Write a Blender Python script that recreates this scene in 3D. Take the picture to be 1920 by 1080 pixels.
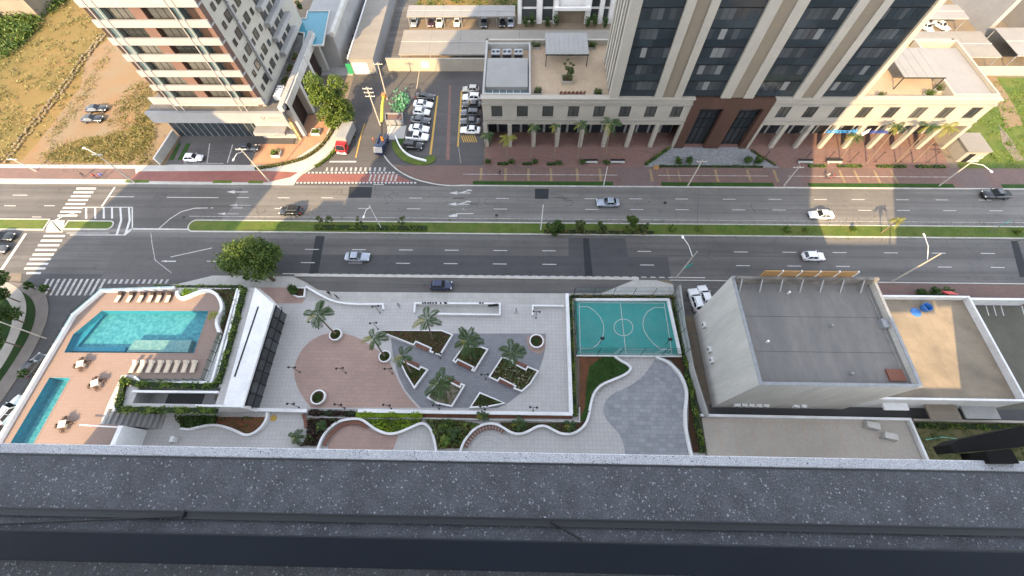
import bpy, math, random
import numpy as np
from mathutils import Vector, Matrix
from mathutils.geometry import tessellate_polygon

for o in list(bpy.data.objects): bpy.data.objects.remove(o)
scene = bpy.context.scene
COL = scene.collection
R = math.radians
random.seed(7)

# ------------------------------------------------------------------ camera
FPX, PIT, ROL, YAW, HCAM = 767.6, R(62.63), R(-1.33), R(2.194), 65.0
def _axes():
    cp, sp = math.cos(PIT), math.sin(PIT)
    f, u, x = Vector((0, cp, -sp)), Vector((0, sp, cp)), Vector((1, 0, 0))
    rz = Matrix.Rotation(YAW, 3, 'Z')
    f, u, x = rz @ f, rz @ u, rz @ x
    return math.cos(ROL)*x + math.sin(ROL)*u, -math.sin(ROL)*x + math.cos(ROL)*u, f
AX, AU, AF = _axes()
cd = bpy.data.cameras.new('camera'); cam = bpy.data.objects.new('camera', cd); COL.objects.link(cam)
m3 = Matrix((AX, AU, -AF)).transposed()
cam.matrix_world = Matrix.Translation((0, 0, HCAM)) @ m3.to_4x4()
cd.sensor_width = 36; cd.lens = 36*FPX/1920; cd.clip_start = .05; cd.clip_end = 3000
scene.camera = cam

# ------------------------------------------------------------------ light
SUN_AZ, SUN_EL = R(20), R(32)          # shadows fall towards +Y, 20 degrees to +X
w = bpy.data.worlds.new('World'); scene.world = w; w.use_nodes = True
nt = w.node_tree; bg = nt.nodes['Background']
sky = nt.nodes.new('ShaderNodeTexSky'); sky.sky_type = 'NISHITA'; sky.sun_disc = False
sky.sun_elevation = SUN_EL; sky.sun_rotation = R(180) + SUN_AZ
sky.air_density = .8; sky.dust_density = 1.0; sky.ozone_density = .5
hs = nt.nodes.new('ShaderNodeHueSaturation'); hs.inputs['Saturation'].default_value = .38      # a whitish, slightly veiled sky
nt.links.new(sky.outputs[0], hs.inputs['Color']); nt.links.new(hs.outputs[0], bg.inputs[0]); bg.inputs[1].default_value = 0.15
sl = bpy.data.lights.new('sun', 'SUN'); sun = bpy.data.objects.new('sun', sl); COL.objects.link(sun)
sl.energy = 2.25; sl.angle = R(0.5); sl.color = (1.0, .71, .38)
sd = Vector((math.sin(SUN_AZ)*math.cos(SUN_EL), math.cos(SUN_AZ)*math.cos(SUN_EL), -math.sin(SUN_EL)))
sun.rotation_euler = sd.to_track_quat('-Z', 'Y').to_euler()
vs = scene.view_settings
vs.view_transform = 'Standard'; vs.look = 'None'; vs.exposure = 2.6; vs.gamma = 1; vs.use_curve_mapping = False

# ------------------------------------------------------------------ helpers
def ray(px, py):
    return AF + AX*((px-960)/FPX) - AU*((py-540)/FPX)
def G(px, py, z=0.0):                  # where a point of the plan at height z lies on the site
    d = ray(px, py); t = (z-HCAM)/d.z
    return (d.x*t, d.y*t)
def Z(px, py, y):                      # height of a point that stands above the line y on the site
    d = ray(px, py); return HCAM + d.z*y/d.y
def W(c, pts, z=0.0):
    return [G(c[0]+a/c[2], c[1]+b/c[2], z) for a, b in pts]
A_ = (0, 520, 3.273); B_ = (440, 520, 3.272); C_ = (700, 520, 3.274); D_ = (1040, 520, 3.273)

def tag(o, label=None, cat=None, group=None, kind=None):
    if label: o['label'] = label
    if cat: o['category'] = cat
    if group: o['group'] = group
    if kind: o['kind'] = kind
    return o
def thing(name, label, cat, loc=(0, 0, 0), rz=0.0, group=None):
    o = bpy.data.objects.new(name, None); COL.objects.link(o)
    o.location = loc; o.rotation_euler = (0, 0, rz); o.empty_display_size = .2
    return tag(o, label, cat, group)
def kids(o):
    return [c for c in KIDS.get(o.name, [])]
KIDS = {}
def own(ch, par):
    ch.parent = par; KIDS.setdefault(par.name, []).append(ch)
def clone(o, loc, rz=0.0, label=None, scale=None, mats=None):
    def cp(s, par):
        c = s.copy(); COL.objects.link(c)
        if par: own(c, par)
        if mats and s.data and s.data.materials and s.data.materials[0].name in mats:
            key = (s.data.name, mats[s.data.materials[0].name].name)
            if key not in CMESH:
                me = s.data.copy(); me.materials[0] = mats[s.data.materials[0].name]; CMESH[key] = me
            c.data = CMESH[key]
        for k in kids(s): cp(k, c)
        return c
    r = cp(o, None); r.location = loc; r.rotation_euler = (0, 0, rz)
    if scale: r.scale = (scale,)*3
    if label: r['label'] = label
    return r
CMESH = {}

def area(p):
    return sum(p[i][0]*p[(i+1) % len(p)][1]-p[(i+1) % len(p)][0]*p[i][1] for i in range(len(p)))/2
def ccw(p):
    return list(p) if area(p) > 0 else list(p)[::-1]
def offset(p, d):                      # inward offset of a closed outline
    p = ccw(p); n = len(p); out = []
    for i in range(n):
        a, b, c = Vector(p[i-1][:2]), Vector(p[i][:2]), Vector(p[(i+1) % n][:2])
        e1, e2 = (b-a).normalized(), (c-b).normalized()
        n1, n2 = Vector((-e1.y, e1.x)), Vector((-e2.y, e2.x))
        k = max(.35, 1+n1.dot(n2))
        out.append(tuple(b+(n1+n2)*(d/k)))
    return out
def smooth(p, it=2, closed=False):     # Chaikin
    for _ in range(it):
        q = []
        n = len(p)
        rng = range(n) if closed else range(n-1)
        if not closed: q.append(p[0])
        for i in rng:
            a, b = p[i], p[(i+1) % n]
            q.append((a[0]*.75+b[0]*.25, a[1]*.75+b[1]*.25)); q.append((a[0]*.25+b[0]*.75, a[1]*.25+b[1]*.75))
        if not closed: q.append(p[-1])
        p = q
    return p
def clip_rect(p, x0, x1, y0, y1):
    def cut(p, ax, v, s):
        out = []
        for i in range(len(p)):
            a, b = p[i-1], p[i]
            ia, ib = (a[ax]-v)*s >= 0, (b[ax]-v)*s >= 0
            if ia != ib:
                t = (v-a[ax])/(b[ax]-a[ax]); out.append((a[0]+(b[0]-a[0])*t, a[1]+(b[1]-a[1])*t))
            if ib: out.append(b)
        return out
    for ax, v, s in ((0, x0, 1), (0, x1, -1), (1, y0, 1), (1, y1, -1)):
        p = cut(p, ax, v, s)
        if len(p) < 3: return []
    return p
def inside(pt, p):
    x, y = pt; r = False
    for i in range(len(p)):
        (x1, y1), (x2, y2) = p[i-1][:2], p[i][:2]
        if (y1 > y) != (y2 > y) and x < (x2-x1)*(y-y1)/(y2-y1)+x1: r = not r
    return r

class MB:
    def __init__(s): s.v = []; s.f = []
    def add(s, vs_, fs):
        k = len(s.v); s.v += [tuple(v) for v in vs_]; s.f += [tuple(i+k for i in f) for f in fs]; return s
    def box(s, x0, x1, y0, y1, z0, z1):
        x0, x1 = min(x0, x1), max(x0, x1); y0, y1 = min(y0, y1), max(y0, y1)
        return s.add([(x0, y0, z0), (x1, y0, z0), (x1, y1, z0), (x0, y1, z0), (x0, y0, z1), (x1, y0, z1), (x1, y1, z1), (x0, y1, z1)],
                     [(0, 3, 2, 1), (4, 5, 6, 7), (0, 1, 5, 4), (1, 2, 6, 5), (2, 3, 7, 6), (3, 0, 4, 7)])
    def obox(s, cx, cy, z0, z1, lx, ly, rz=0.0):
        c, n = math.cos(rz), math.sin(rz)
        p = [(cx+a*lx/2*c-b*ly/2*n, cy+a*lx/2*n+b*ly/2*c) for a, b in ((-1, -1), (1, -1), (1, 1), (-1, 1))]
        return s.prism(p, z0, z1)
    def prism(s, p, z0, z1, bottom=True):
        p = ccw(p); n = len(p)
        f = [tuple(range(n, 2*n))]+[(i, (i+1) % n, n+(i+1) % n, n+i) for i in range(n)]
        if bottom: f.append(tuple(range(n-1, -1, -1)))
        return s.add([(x, y, z0) for x, y in p]+[(x, y, z1) for x, y in p], f)
    def flat(s, p, z, holes=()):
        loops = [[Vector((x, y, 0)) for x, y in ccw(p)]]+[[Vector((x, y, 0)) for x, y in h] for h in holes]
        vv = [(v.x, v.y, z) for l in loops for v in l]
        fs = []
        for t in tessellate_polygon(loops):
            a, b, c = (vv[i] for i in t)
            fs.append(t if (b[0]-a[0])*(c[1]-a[1])-(b[1]-a[1])*(c[0]-a[0]) > 0 else t[::-1])
        return s.add(vv, fs)
    def sides(s, p, z0, z1, inward=False):
        p = ccw(p); n = len(p)
        f = [(i, (i+1) % n, n+(i+1) % n, n+i) for i in range(n)]
        if inward: f = [q[::-1] for q in f]
        return s.add([(x, y, z0) for x, y in p]+[(x, y, z1) for x, y in p], f)
    def ring(s, p, t, z0, z1):         # a closed wall standing inside the outline p
        o = ccw(p); i = offset(p, t); n = len(o)
        vv = [(x, y, z0) for x, y in o]+[(x, y, z1) for x, y in o]+[(x, y, z1) for x, y in i]+[(x, y, z0) for x, y in i]
        f = []
        for k in range(n):
            j = (k+1) % n
            f += [(k, j, n+j, n+k), (n+k, n+j, 2*n+j, 2*n+k), (2*n+k, 2*n+j, 3*n+j, 3*n+k)]
        return s.add(vv, f)
    def wall(s, p, t, z0, z1):         # a wall along an open path
        p = [Vector(q[:2]) for q in p]; n = len(p); L_, R_ = [], []
        for i in range(n):
            a = (p[i]-p[i-1]).normalized() if i else (p[1]-p[0]).normalized()
            b = (p[i+1]-p[i]).normalized() if i < n-1 else a
            n1, n2 = Vector((-a.y, a.x)), Vector((-b.y, b.x)); k = max(.4, 1+n1.dot(n2)); o = (n1+n2)*(t/2/k)
            L_.append(p[i]+o); R_.append(p[i]-o)
        vv = [(q.x, q.y, z) for z, Q in ((z0, L_), (z1, L_), (z1, R_), (z0, R_)) for q in Q]
        f = []
        for i in range(n-1):
            f += [(i, n+i, n+i+1, i+1), (n+i, 2*n+i, 2*n+i+1, n+i+1), (2*n+i, 3*n+i, 3*n+i+1, 2*n+i+1)]
        f += [(0, 3*n, 2*n, n), (n-1, 2*n-1, 3*n-1, 4*n-1)]
        return s.add(vv, f)
    def cyl(s, x, y, z0, z1, r0, r1=None, n=12):
        r1 = r0 if r1 is None else r1
        c = [(math.cos(2*math.pi*i/n), math.sin(2*math.pi*i/n)) for i in range(n)]
        return s.add([(x+r0*a, y+r0*b, z0) for a, b in c]+[(x+r1*a, y+r1*b, z1) for a, b in c],
                     [(i, (i+1) % n, n+(i+1) % n, n+i) for i in range(n)]+[tuple(range(n, 2*n)), tuple(range(n-1, -1, -1))])
    def tube(s, path, r, n=8):
        path = [Vector(p) for p in path]; rs = r if isinstance(r, (list, tuple)) else [r]*len(path)
        vv, f = [], []
        for i, p in enumerate(path):
            d = (path[min(i+1, len(path)-1)]-path[max(i-1, 0)]).normalized()
            a = d.cross(Vector((0, 0, 1)) if abs(d.z) < .95 else Vector((1, 0, 0))).normalized(); b = d.cross(a)
            vv += [tuple(p+(a*math.cos(2*math.pi*k/n)+b*math.sin(2*math.pi*k/n))*rs[i]) for k in range(n)]
        for i in range(len(path)-1):
            for k in range(n):
                f.append((i*n+k, i*n+(k+1) % n, (i+1)*n+(k+1) % n, (i+1)*n+k))
        m = (len(path)-1)*n
        f += [tuple(range(n-1, -1, -1)), tuple(range(m, m+n))]
        k0 = len(s.v); s.add(vv, f); return s
    def lathe(s, prof, x=0, y=0, n=16):
        vv = [(x+r*math.cos(2*math.pi*k/n), y+r*math.sin(2*math.pi*k/n), z) for r, z in prof for k in range(n)]
        f = [(i*n+k, i*n+(k+1) % n, (i+1)*n+(k+1) % n, (i+1)*n+k) for i in range(len(prof)-1) for k in range(n)]
        f += [tuple(range(n-1, -1, -1)), tuple(range((len(prof)-1)*n, len(prof)*n))]
        return s.add(vv, f)
    def blob(s, x, y, z, rx, ry, rz, n=10, m=6):
        prof = [(math.sin(math.pi*i/m), -math.cos(math.pi*i/m)) for i in range(1, m)]
        vv = [(x+rx*r*math.cos(2*math.pi*k/n), y+ry*r*math.sin(2*math.pi*k/n), z+rz*h) for r, h in prof for k in range(n)]
        f = [(i*n+k, i*n+(k+1) % n, (i+1)*n+(k+1) % n, (i+1)*n+k) for i in range(len(prof)-1) for k in range(n)]
        f += [tuple(range(n-1, -1, -1)), tuple(range((len(prof)-1)*n, len(prof)*n))]
        return s.add(vv, f)
    def mesh(s, name, mat):
        me = bpy.data.meshes.new(name); me.from_pydata(s.v, [], s.f); me.materials.append(mat); me.update(); return me
    def build(s, name, mat, parent=None, world=True, bevel=0, shade=False, loc=None):
        return place(s.mesh(name, mat), name, parent, world, bevel, shade, loc)
def place(me, name, parent=None, world=True, bevel=0, shade=False, loc=None):
    o = bpy.data.objects.new(name, me); COL.objects.link(o)
    if shade: me.polygons.foreach_set('use_smooth', [True]*len(me.polygons))
    if parent is not None:
        own(o, parent)
        if world:
            q = parent; off = Vector((0, 0, 0))
            while q is not None: off += Vector(q.location); q = q.parent
            o.location = -off
    if loc is not None: o.location = loc
    if bevel:
        b = o.modifiers.new('bevel', 'BEVEL'); b.width = bevel; b.segments = 2; b.limit_method = 'ANGLE'
    return o
def struct(name, mb, mat, parent=None, **k):
    o = mb.build(name, mat, parent, **k)
    if parent is None: o['kind'] = 'structure'
    return o

# ------------------------------------------------------------------ materials
MAT = {}
def newmat(name):
    m = bpy.data.materials.new(name); m.use_nodes = True; MAT[name] = m
    t = m.node_tree; return m, t, t.nodes['Principled BSDF']
def node(t, k, **kw):
    n = t.nodes.new('ShaderNode'+k)
    for a, b in kw.items():
        if a == 'ins':
            for i, v in b.items(): n.inputs[i].default_value = v
        else: setattr(n, a, b)
    return n
def c4(c): return tuple(c)+(1,) if len(c) == 3 else c
def mixc(t, fac, a, b, mode='MIX'):
    n = node(t, 'Mix', data_type='RGBA', blend_type=mode)
    for k, v in ((0, fac), (6, a), (7, b)):
        if isinstance(v, bpy.types.NodeSocket): t.links.new(v, n.inputs[k])
        else: n.inputs[k].default_value = c4(v) if isinstance(v, (tuple, list)) else v
    return n.outputs[2]
def ramp(t, src, stops):
    n = node(t, 'ValToRGB'); e = n.color_ramp.elements
    while len(e) < len(stops): e.new(.5)
    for i, (p, c) in enumerate(stops):
        e[i].position = p; e[i].color = c4(c) if isinstance(c, (tuple, list)) else (c, c, c, 1)
    t.links.new(src, n.inputs[0]); return n.outputs[0]
def coords(t, kind='pos', scale=(1, 1, 1), rot=0):
    if kind == 'pos': src = node(t, 'NewGeometry').outputs['Position']
    else: src = node(t, 'TexCoord').outputs['Object']
    mp = node(t, 'Mapping'); mp.inputs['Scale'].default_value = scale; mp.inputs['Rotation'].default_value = (0, 0, rot)
    t.links.new(src, mp.inputs[0]); return mp.outputs[0]
def noise(t, vec, scale, detail=5, rough=.6):
    n = node(t, 'TexNoise', ins={'Scale': scale, 'Detail': detail, 'Roughness': rough}); t.links.new(vec, n.inputs['Vector']); return n.outputs['Fac']
def bump(t, b, h, strength, dist=.05):
    n = node(t, 'Bump', ins={'Strength': strength, 'Distance': dist}); t.links.new(h, n.inputs['Height']); t.links.new(n.outputs[0], b.inputs['Normal'])
def pm(name, c1, c2=None, scale=.6, rough=.75, bmp=0.0, bscale=None, spec=.3, metal=0.0, lo=.35, hi=.65, stretch=(1, 1, 1), dirt=.0, dscale=.12, dcol=None, kind='pos', coat=0.0):
    m, t, b = newmat(name)
    c2 = c2 or tuple(min(1, x*.82) for x in c1)
    v = coords(t, kind, stretch)
    col = mixc(t, ramp(t, noise(t, v, scale), [(lo, 0), (hi, 1)]), c1, c2)
    fine = noise(t, v, (bscale or scale*9), 4, .65)
    col = mixc(t, ramp(t, fine, [(.25, .16), (.75, 0)]), col, (.0, .0, .0))
    if dirt:
        col = mixc(t, ramp(t, noise(t, v, dscale, 7, .68), [(.42, 0), (.72, dirt)]), col, dcol or tuple(x*.45 for x in c1))
    t.links.new(col, b.inputs['Base Color'])
    b.inputs['Roughness'].default_value = rough; b.inputs['Specular IOR Level'].default_value = spec; b.inputs['Metallic'].default_value = metal
    b.inputs['Coat Weight'].default_value = coat
    if bmp: bump(t, b, fine, bmp)
    return m
def tiles(name, c1, c2, cm, bw, bh, mort=.02, off=.5, rough=.7, dirt=.25, rot=0.0, var=.5, spec=.3, dcol=None, bmp=.25):
    m, t, b = newmat(name)
    v = coords(t, 'pos', (1, 1, 1), rot)
    br = node(t, 'TexBrick', offset=off, ins={'Color1': c4(c1), 'Color2': c4(c2), 'Mortar': c4(cm), 'Scale': 1.0, 'Mortar Size': mort, 'Mortar Smooth': .1, 'Bias': 0.0, 'Brick Width': bw, 'Row Height': bh})
    t.links.new(v, br.inputs[0])
    col = mixc(t, ramp(t, noise(t, v, .25, 6, .65), [(.4, 0), (.7, dirt)]), br.outputs[0], dcol or tuple(x*.5 for x in c1))
    col = mixc(t, ramp(t, noise(t, v, 5, 4), [(.3, .14), (.7, 0)]), col, (0, 0, 0))
    t.links.new(col, b.inputs['Base Color']); b.inputs['Roughness'].default_value = rough; b.inputs['Specular IOR Level'].default_value = spec
    if bmp: bump(t, b, br.outputs['Fac'], -bmp, .02)
    return m
def leafmat(name, c1, c2, c3=None, tr=.25):
    m, t, b = newmat(name)
    g = node(t, 'NewGeometry'); v = coords(t, 'pos')
    col = mixc(t, g.outputs['Random Per Island'], c1, c2)
    if c3: col = mixc(t, ramp(t, noise(t, v, .7, 3), [(.42, 0), (.62, .8)]), col, c3)
    t.links.new(col, b.inputs['Base Color']); b.inputs['Roughness'].default_value = .55; b.inputs['Specular IOR Level'].default_value = .25
    tl = node(t, 'BsdfTranslucent'); t.links.new(col, tl.inputs[0])
    mx = node(t, 'MixShader'); mx.inputs[0].default_value = tr
    t.links.new(b.outputs[0], mx.inputs[1]); t.links.new(tl.outputs[0], mx.inputs[2]); t.links.new(mx.outputs[0], t.nodes['Material Output'].inputs[0])
    return m
def glass(name, c, rough=.06, spec=.6, c2=None):
    m, t, b = newmat(name)
    if c2:
        g = node(t, 'ObjectInfo'); t.links.new(mixc(t, g.outputs['Random'], c, c2), b.inputs['Base Color'])
    else: b.inputs['Base Color'].default_value = c4(c)
    b.inputs['Roughness'].default_value = rough; b.inputs['Specular IOR Level'].default_value = spec
    return m
def paint(name, c, rough=.3, coat=.6, metal=0.0):
    m, t, b = newmat(name)
    v = coords(t, 'obj'); col = mixc(t, ramp(t, noise(t, v, 2.5, 5), [(.45, 0), (.75, .22)]), c, tuple(x*.6+.02 for x in c))
    t.links.new(col, b.inputs['Base Color']); b.inputs['Roughness'].default_value = rough
    b.inputs['Coat Weight'].default_value = coat; b.inputs['Coat Roughness'].default_value = .08; b.inputs['Metallic'].default_value = metal
    return m
def asphalt(name, c1, c2, streak=.55):
    m, t, b = newmat(name)
    v = coords(t, 'pos'); vs2 = coords(t, 'pos', (.02, 1.1, 1)); vs3 = coords(t, 'pos', (.006, .35, 1))
    col = mixc(t, ramp(t, noise(t, v, .09, 6, .6), [(.35, 0), (.65, 1)]), c1, c2)
    col = mixc(t, ramp(t, noise(t, vs2, 1.0, 5, .6), [(.42, 0), (.66, streak*1.5)]), col, tuple(x*.6 for x in c1))
    col = mixc(t, ramp(t, noise(t, vs3, 1.0, 3, .6), [(.5, 0), (.68, streak)]), col, tuple(min(1, x*1.4) for x in c1))
    col = mixc(t, ramp(t, noise(t, v, .5, 8, .75), [(.56, 0), (.7, .35)]), col, tuple(x*.5 for x in c2))
    vo = node(t, 'TexVoronoi', feature='DISTANCE_TO_EDGE', ins={'Scale': .16, 'Randomness': 1.0})
    wv = node(t, 'VectorMath', operation='ADD'); nz = node(t, 'TexNoise', ins={'Scale': .7, 'Detail': 4}); t.links.new(v, nz.inputs[0])
    t.links.new(v, wv.inputs[0]); t.links.new(nz.outputs[1], wv.inputs[1]); t.links.new(wv.outputs[0], vo.inputs[0])
    col = mixc(t, ramp(t, vo.outputs[0], [(.0, .16), (.012, 0)]), col, (.015, .015, .016))
    vd = node(t, 'TexVoronoi', ins={'Scale': .42, 'Randomness': 1.0}); t.links.new(v, vd.inputs[0]); sd_ = node(t, 'SeparateColor'); t.links.new(vd.outputs['Color'], sd_.inputs[0])
    kd = node(t, 'Math', operation='GREATER_THAN'); kd.inputs[1].default_value = .72; t.links.new(sd_.outputs[0], kd.inputs[0])
    fd = node(t, 'Math', operation='MULTIPLY'); t.links.new(kd.outputs[0], fd.inputs[0]); t.links.new(ramp(t, vd.outputs['Distance'], [(.02, .5), (.13, 0)]), fd.inputs[1])
    col = mixc(t, fd.outputs[0], col, (.018, .018, .019))
    fine = noise(t, v, 14, 4, .7)
    col = mixc(t, ramp(t, fine, [(.3, .25), (.7, 0)]), col, (.01, .01, .01))
    t.links.new(col, b.inputs['Base Color']); b.inputs['Roughness'].default_value = .85; b.inputs['Specular IOR Level'].default_value = .25
    bump(t, b, fine, .3, .02)
    return m

white = pm('white_render', (.76, .76, .76), (.68, .68, .68), .3, .7, dirt=.35, dscale=.35, dcol=(.36, .35, .33))
dimwhite = pm('white_dimmed_for_sun', (.245, .245, .247), (.222, .222, .224), .3, .7, dirt=.3, dcol=(.15, .145, .135))  # white render darkened for sunlit walls; the paler white serves shaded ones
cream = pm('cream_stone', (.335, .308, .26), (.30, .278, .236), .4, .65, dirt=.22, dcol=(.38, .34, .27))
creamd = pm('cream_band', (.295, .275, .24), (.265, .25, .217), .4, .7, dirt=.25)
taupe = tiles('taupe_panels', (.20, .165, .12), (.17, .14, .105), (.10, .085, .065), 3.2, .55, .015, 0, .6, .2)
brownp = tiles('brown_panels', (.085, .045, .032), (.07, .038, .028), (.03, .02, .016), 1.4, 1.1, .012, 0, .5, .2)
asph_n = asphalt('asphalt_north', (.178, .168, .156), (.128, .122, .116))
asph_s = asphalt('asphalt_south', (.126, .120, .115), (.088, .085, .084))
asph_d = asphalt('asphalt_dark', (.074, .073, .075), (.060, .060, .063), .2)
asph_p = asphalt('asphalt_patch', (.030, .032, .036), (.024, .026, .030), .1)
asph_l = asphalt('asphalt_lot', (.095, .090, .088), (.075, .071, .072), .2)
linep = pm('road_paint', (.50, .49, .47), (.36, .35, .34), 1.8, .7, lo=.42, hi=.75)
lineg = pm('road_paint_worn', (.42, .41, .39), (.22, .21, .21), 1.6, .7, lo=.38, hi=.68)
liney = pm('yellow_paint', (.48, .30, .06), (.33, .21, .06), 1.8, .7, lo=.42, hi=.75)
kerbm = pm('kerb_concrete', (.50, .48, .44), (.36, .35, .33), .8, .85, .1, dirt=.3)
kerbw = pm('kerb_white', (.47, .455, .42), (.36, .345, .315), .7, .8, dirt=.3)
conc = tiles('pale_pavers', (.40, .39, .365), (.37, .36, .34), (.29, .28, .27), .9, .9, .012, 0, .8, .3)
brickw = tiles('red_brick_paving', (.20, .110, .088), (.155, .09, .075), (.11, .075, .067), .5, .25, .012, .5, .85, .5, dcol=(.13, .10, .09))
brickd = tiles('brown_brick_paving', (.17, .105, .088), (.14, .09, .078), (.10, .07, .065), .5, .25, .012, .5, .85, .5, dcol=(.085, .07, .066))
redpath = pm('red_cycle_paint', (.205, .078, .065), (.175, .07, .06), .7, .75, dirt=.35, dcol=(.28, .14, .11))
yband = pm('tactile_yellow', (.27, .19, .10), (.20, .145, .09), 1.2, .85, dirt=.4)
grass = pm('mown_grass', (.085, .125, .025), (.055, .092, .018), .5, .9, .6, 6, .15, dirt=.55, dscale=.22, dcol=(.14, .12, .045))
grassd = pm('lush_grass', (.030, .070, .014), (.020, .05, .011), .6, .9, .6, 7, .15, dirt=.3, dcol=(.02, .045, .012))
weeds = pm('dry_weeds', (.155, .118, .045), (.10, .088, .03), .16, .95, .7, 4, .1, dirt=.8, dscale=.08, dcol=(.225, .135, .06))
dirtm = pm('orange_dirt', (.208, .127, .066), (.188, .146, .10), .16, .95, .4, 3, .1, dirt=.85, dscale=.07, dcol=(.165, .135, .09))
gravel = pm('grey_gravel', (.19, .165, .135), (.14, .12, .10), 1.2, .95, .5, 5, .1, dirt=.5, dcol=(.20, .145, .08))
soil = pm('dark_soil', (.045, .032, .022), (.075, .040, .024), .8, .95, .5, 6, .1)
redsoil = pm('red_soil', (.16, .065, .035), (.10, .05, .03), .8, .95, .5, 6, .1)
pave_w = tiles('white_plaza_tiles', (.43, .415, .40), (.405, .39, .38), (.30, .29, .285), .62, .62, .02, 0, .6, .25, dcol=(.30, .29, .28))
pave_r = tiles('rose_plaza_tiles', (.36, .245, .205), (.325, .225, .19), (.27, .19, .16), 1.2, .6, .022, .5, .65, .3)
pave_g = tiles('slate_plaza_tiles', (.215, .215, .23), (.185, .187, .205), (.15, .15, .165), .8, .4, .022, .5, .6, .3)
pinkdeck = tiles('pink_deck_tiles', (.222, .163, .136), (.21, .154, .129), (.18, .133, .112), 1.0, .5, .012, .5, .7, .22, dcol=(.20, .135, .105))
slate1 = pm('slate_slab', (.285, .29, .305), (.255, .262, .28), .35, .6, dirt=.3, dscale=.6)
poolt = pm('pool_mosaic_ripple', (.085, .265, .30), (.030, .165, .21), 2.0, .4, bscale=5, lo=.38, hi=.62)  # cyan mosaic whose mottled tones imitate the ripples of the water
poold = pm('pool_mosaic_deep', (.03, .22, .30), (.02, .16, .24), 2.0, .4, bscale=5)
poolp = pm('pool_mosaic_pale', (.22, .28, .265), (.11, .20, .21), 2.4, .4, bscale=6)
court = pm('court_teal', (.028, .215, .205), (.040, .245, .23), .35, .7, dirt=.45, dscale=.3, dcol=(.085, .20, .175))
roofg = pm('grey_roof_membrane', (.182, .172, .162), (.148, .141, .134), .35, .85, .1, stretch=(1, .3, 1), lo=.4, hi=.6, dirt=.7, dscale=.2, dcol=(.115, .113, .112))
roofw = pm('white_roof_sheet', (.24, .232, .22), (.218, .212, .202), .3, .6, dirt=.2)
roofb = pm('beige_sheet_roof', (.225, .205, .175), (.20, .185, .16), .25, .6, stretch=(.3, 1, 1), dirt=.3)
roofc = tiles('cracked_beige_roof', (.26, .215, .158), (.24, .20, .148), (.20, .167, .123), 2.6, 1.9, .02, .5, .85, .85, dcol=(.15, .125, .095), bmp=.1)
bplast = pm('beige_plaster', (.53, .515, .48), (.46, .45, .42), .45, .8, stretch=(1, 1, .12), dirt=.5, dscale=.5, dcol=(.30, .285, .255))
gplast = pm('grey_plaster', (.36, .355, .345), (.30, .30, .295), .3, .8, dirt=.3)
terra = pm('terracotta_panel', (.125, .072, .056), (.108, .064, .05), .5, .7, dirt=.2)
dbrown = pm('dark_brown_metal', (.035, .022, .018), (.028, .018, .015), .6, .5)
mtower = pm('stucco_grey_beige', (.42, .395, .335), (.38, .36, .31), .3, .8, dirt=.2)
darkm = pm('black_metal', (.012, .012, .013), (.018, .018, .019), 2, .5, spec=.3)
mattb = pm('matt_black_steel', (.006, .006, .006), (.009, .009, .009), 3, .8, spec=.1)
greym = pm('grey_metal', (.25, .26, .27), (.19, .20, .21), 1.5, .45, spec=.5)
polem = pm('concrete_pole', (.46, .42, .36), (.36, .33, .29), 1.2, .85, .2)
whitem = pm('white_metal', (.72, .72, .71), (.62, .62, .61), 1, .4, spec=.5)
wood = pm('red_brown_wood', (.20, .075, .045), (.13, .052, .034), 3, .6, stretch=(1, 6, 1))
wicker = pm('brown_wicker', (.10, .062, .045), (.07, .045, .035), 6, .8)
cushion = pm('beige_cushion', (.56, .47, .36), (.50, .42, .33), 3, .9)
ceram = pm('white_table', (.74, .70, .60), (.66, .62, .54), 2, .4)
bark = pm('bark', (.12, .085, .06), (.075, .055, .04), 3, .95, .5, kind='obj')
palmbark = pm('palm_bark', (.24, .185, .13), (.15, .115, .085), 4, .95, .5, stretch=(1, 1, 4), kind='obj')
g_dark = glass('dark_glass', (.016, .022, .026), .07, .55, (.026, .034, .040))
g_mid = glass('blind_glass', (.022, .026, .029), .10, .55, (.062, .068, .072))
g_blind = glass('pale_blind_glass', (.10, .105, .105), .12, .5, (.19, .19, .18))
g_apt = glass('apartment_glass', (.012, .015, .016), .08, .55, (.10, .10, .095))
g_blue = glass('blue_glass', (.045, .075, .085), .08, .6, (.09, .13, .14))
g_win = glass('window_glass', (.028, .030, .030), .08, .55, (.07, .07, .065))
g_car = glass('car_glass', (.010, .013, .016), .05, .6)
blue_plastic = paint('blue_plastic', (.035, .15, .42), .5, .1)
orange_m = pm('orange_hoarding', (.36, .21, .08), (.29, .17, .07), .8, .7, dirt=.3)
redm = paint('red_paint', (.55, .02, .03), .35, .4)
tealm = paint('teal_sign_paint', (.02, .30, .26), .5, .1)
tyrem = pm('tyre_rubber', (.012, .012, .013), (.02, .02, .02), 4, .85, kind='obj')
rimm = pm('rim_alloy', (.35, .35, .36), (.28, .28, .29), 3, .35, metal=.7, kind='obj')
lampw = pm('lamp_lens', (.75, .75, .72), (.68, .68, .66), 4, .2, kind='obj')
taill = paint('tail_lens', (.35, .01, .01), .25, .5)
skin = pm('skin', (.35, .19, .12), (.30, .16, .10), 6, .6, kind='obj')
lf_tree = leafmat('tree_leaves', (.032, .072, .013), (.075, .115, .022), (.095, .13, .022))
lf_bright = leafmat('bright_tree_leaves', (.048, .095, .016), (.105, .15, .026), (.125, .16, .026))
lf_dark = leafmat('dark_leaves', (.022, .058, .012), (.048, .088, .02), (.07, .115, .022))
lf_shrub = leafmat('shrub_leaves', (.035, .072, .016), (.085, .11, .03), (.10, .115, .04))
lf_lime = leafmat('lime_leaves', (.17, .27, .012), (.24, .34, .02))
lf_red = leafmat('dark_red_leaves', (.022, .012, .012), (.05, .028, .022))
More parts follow.
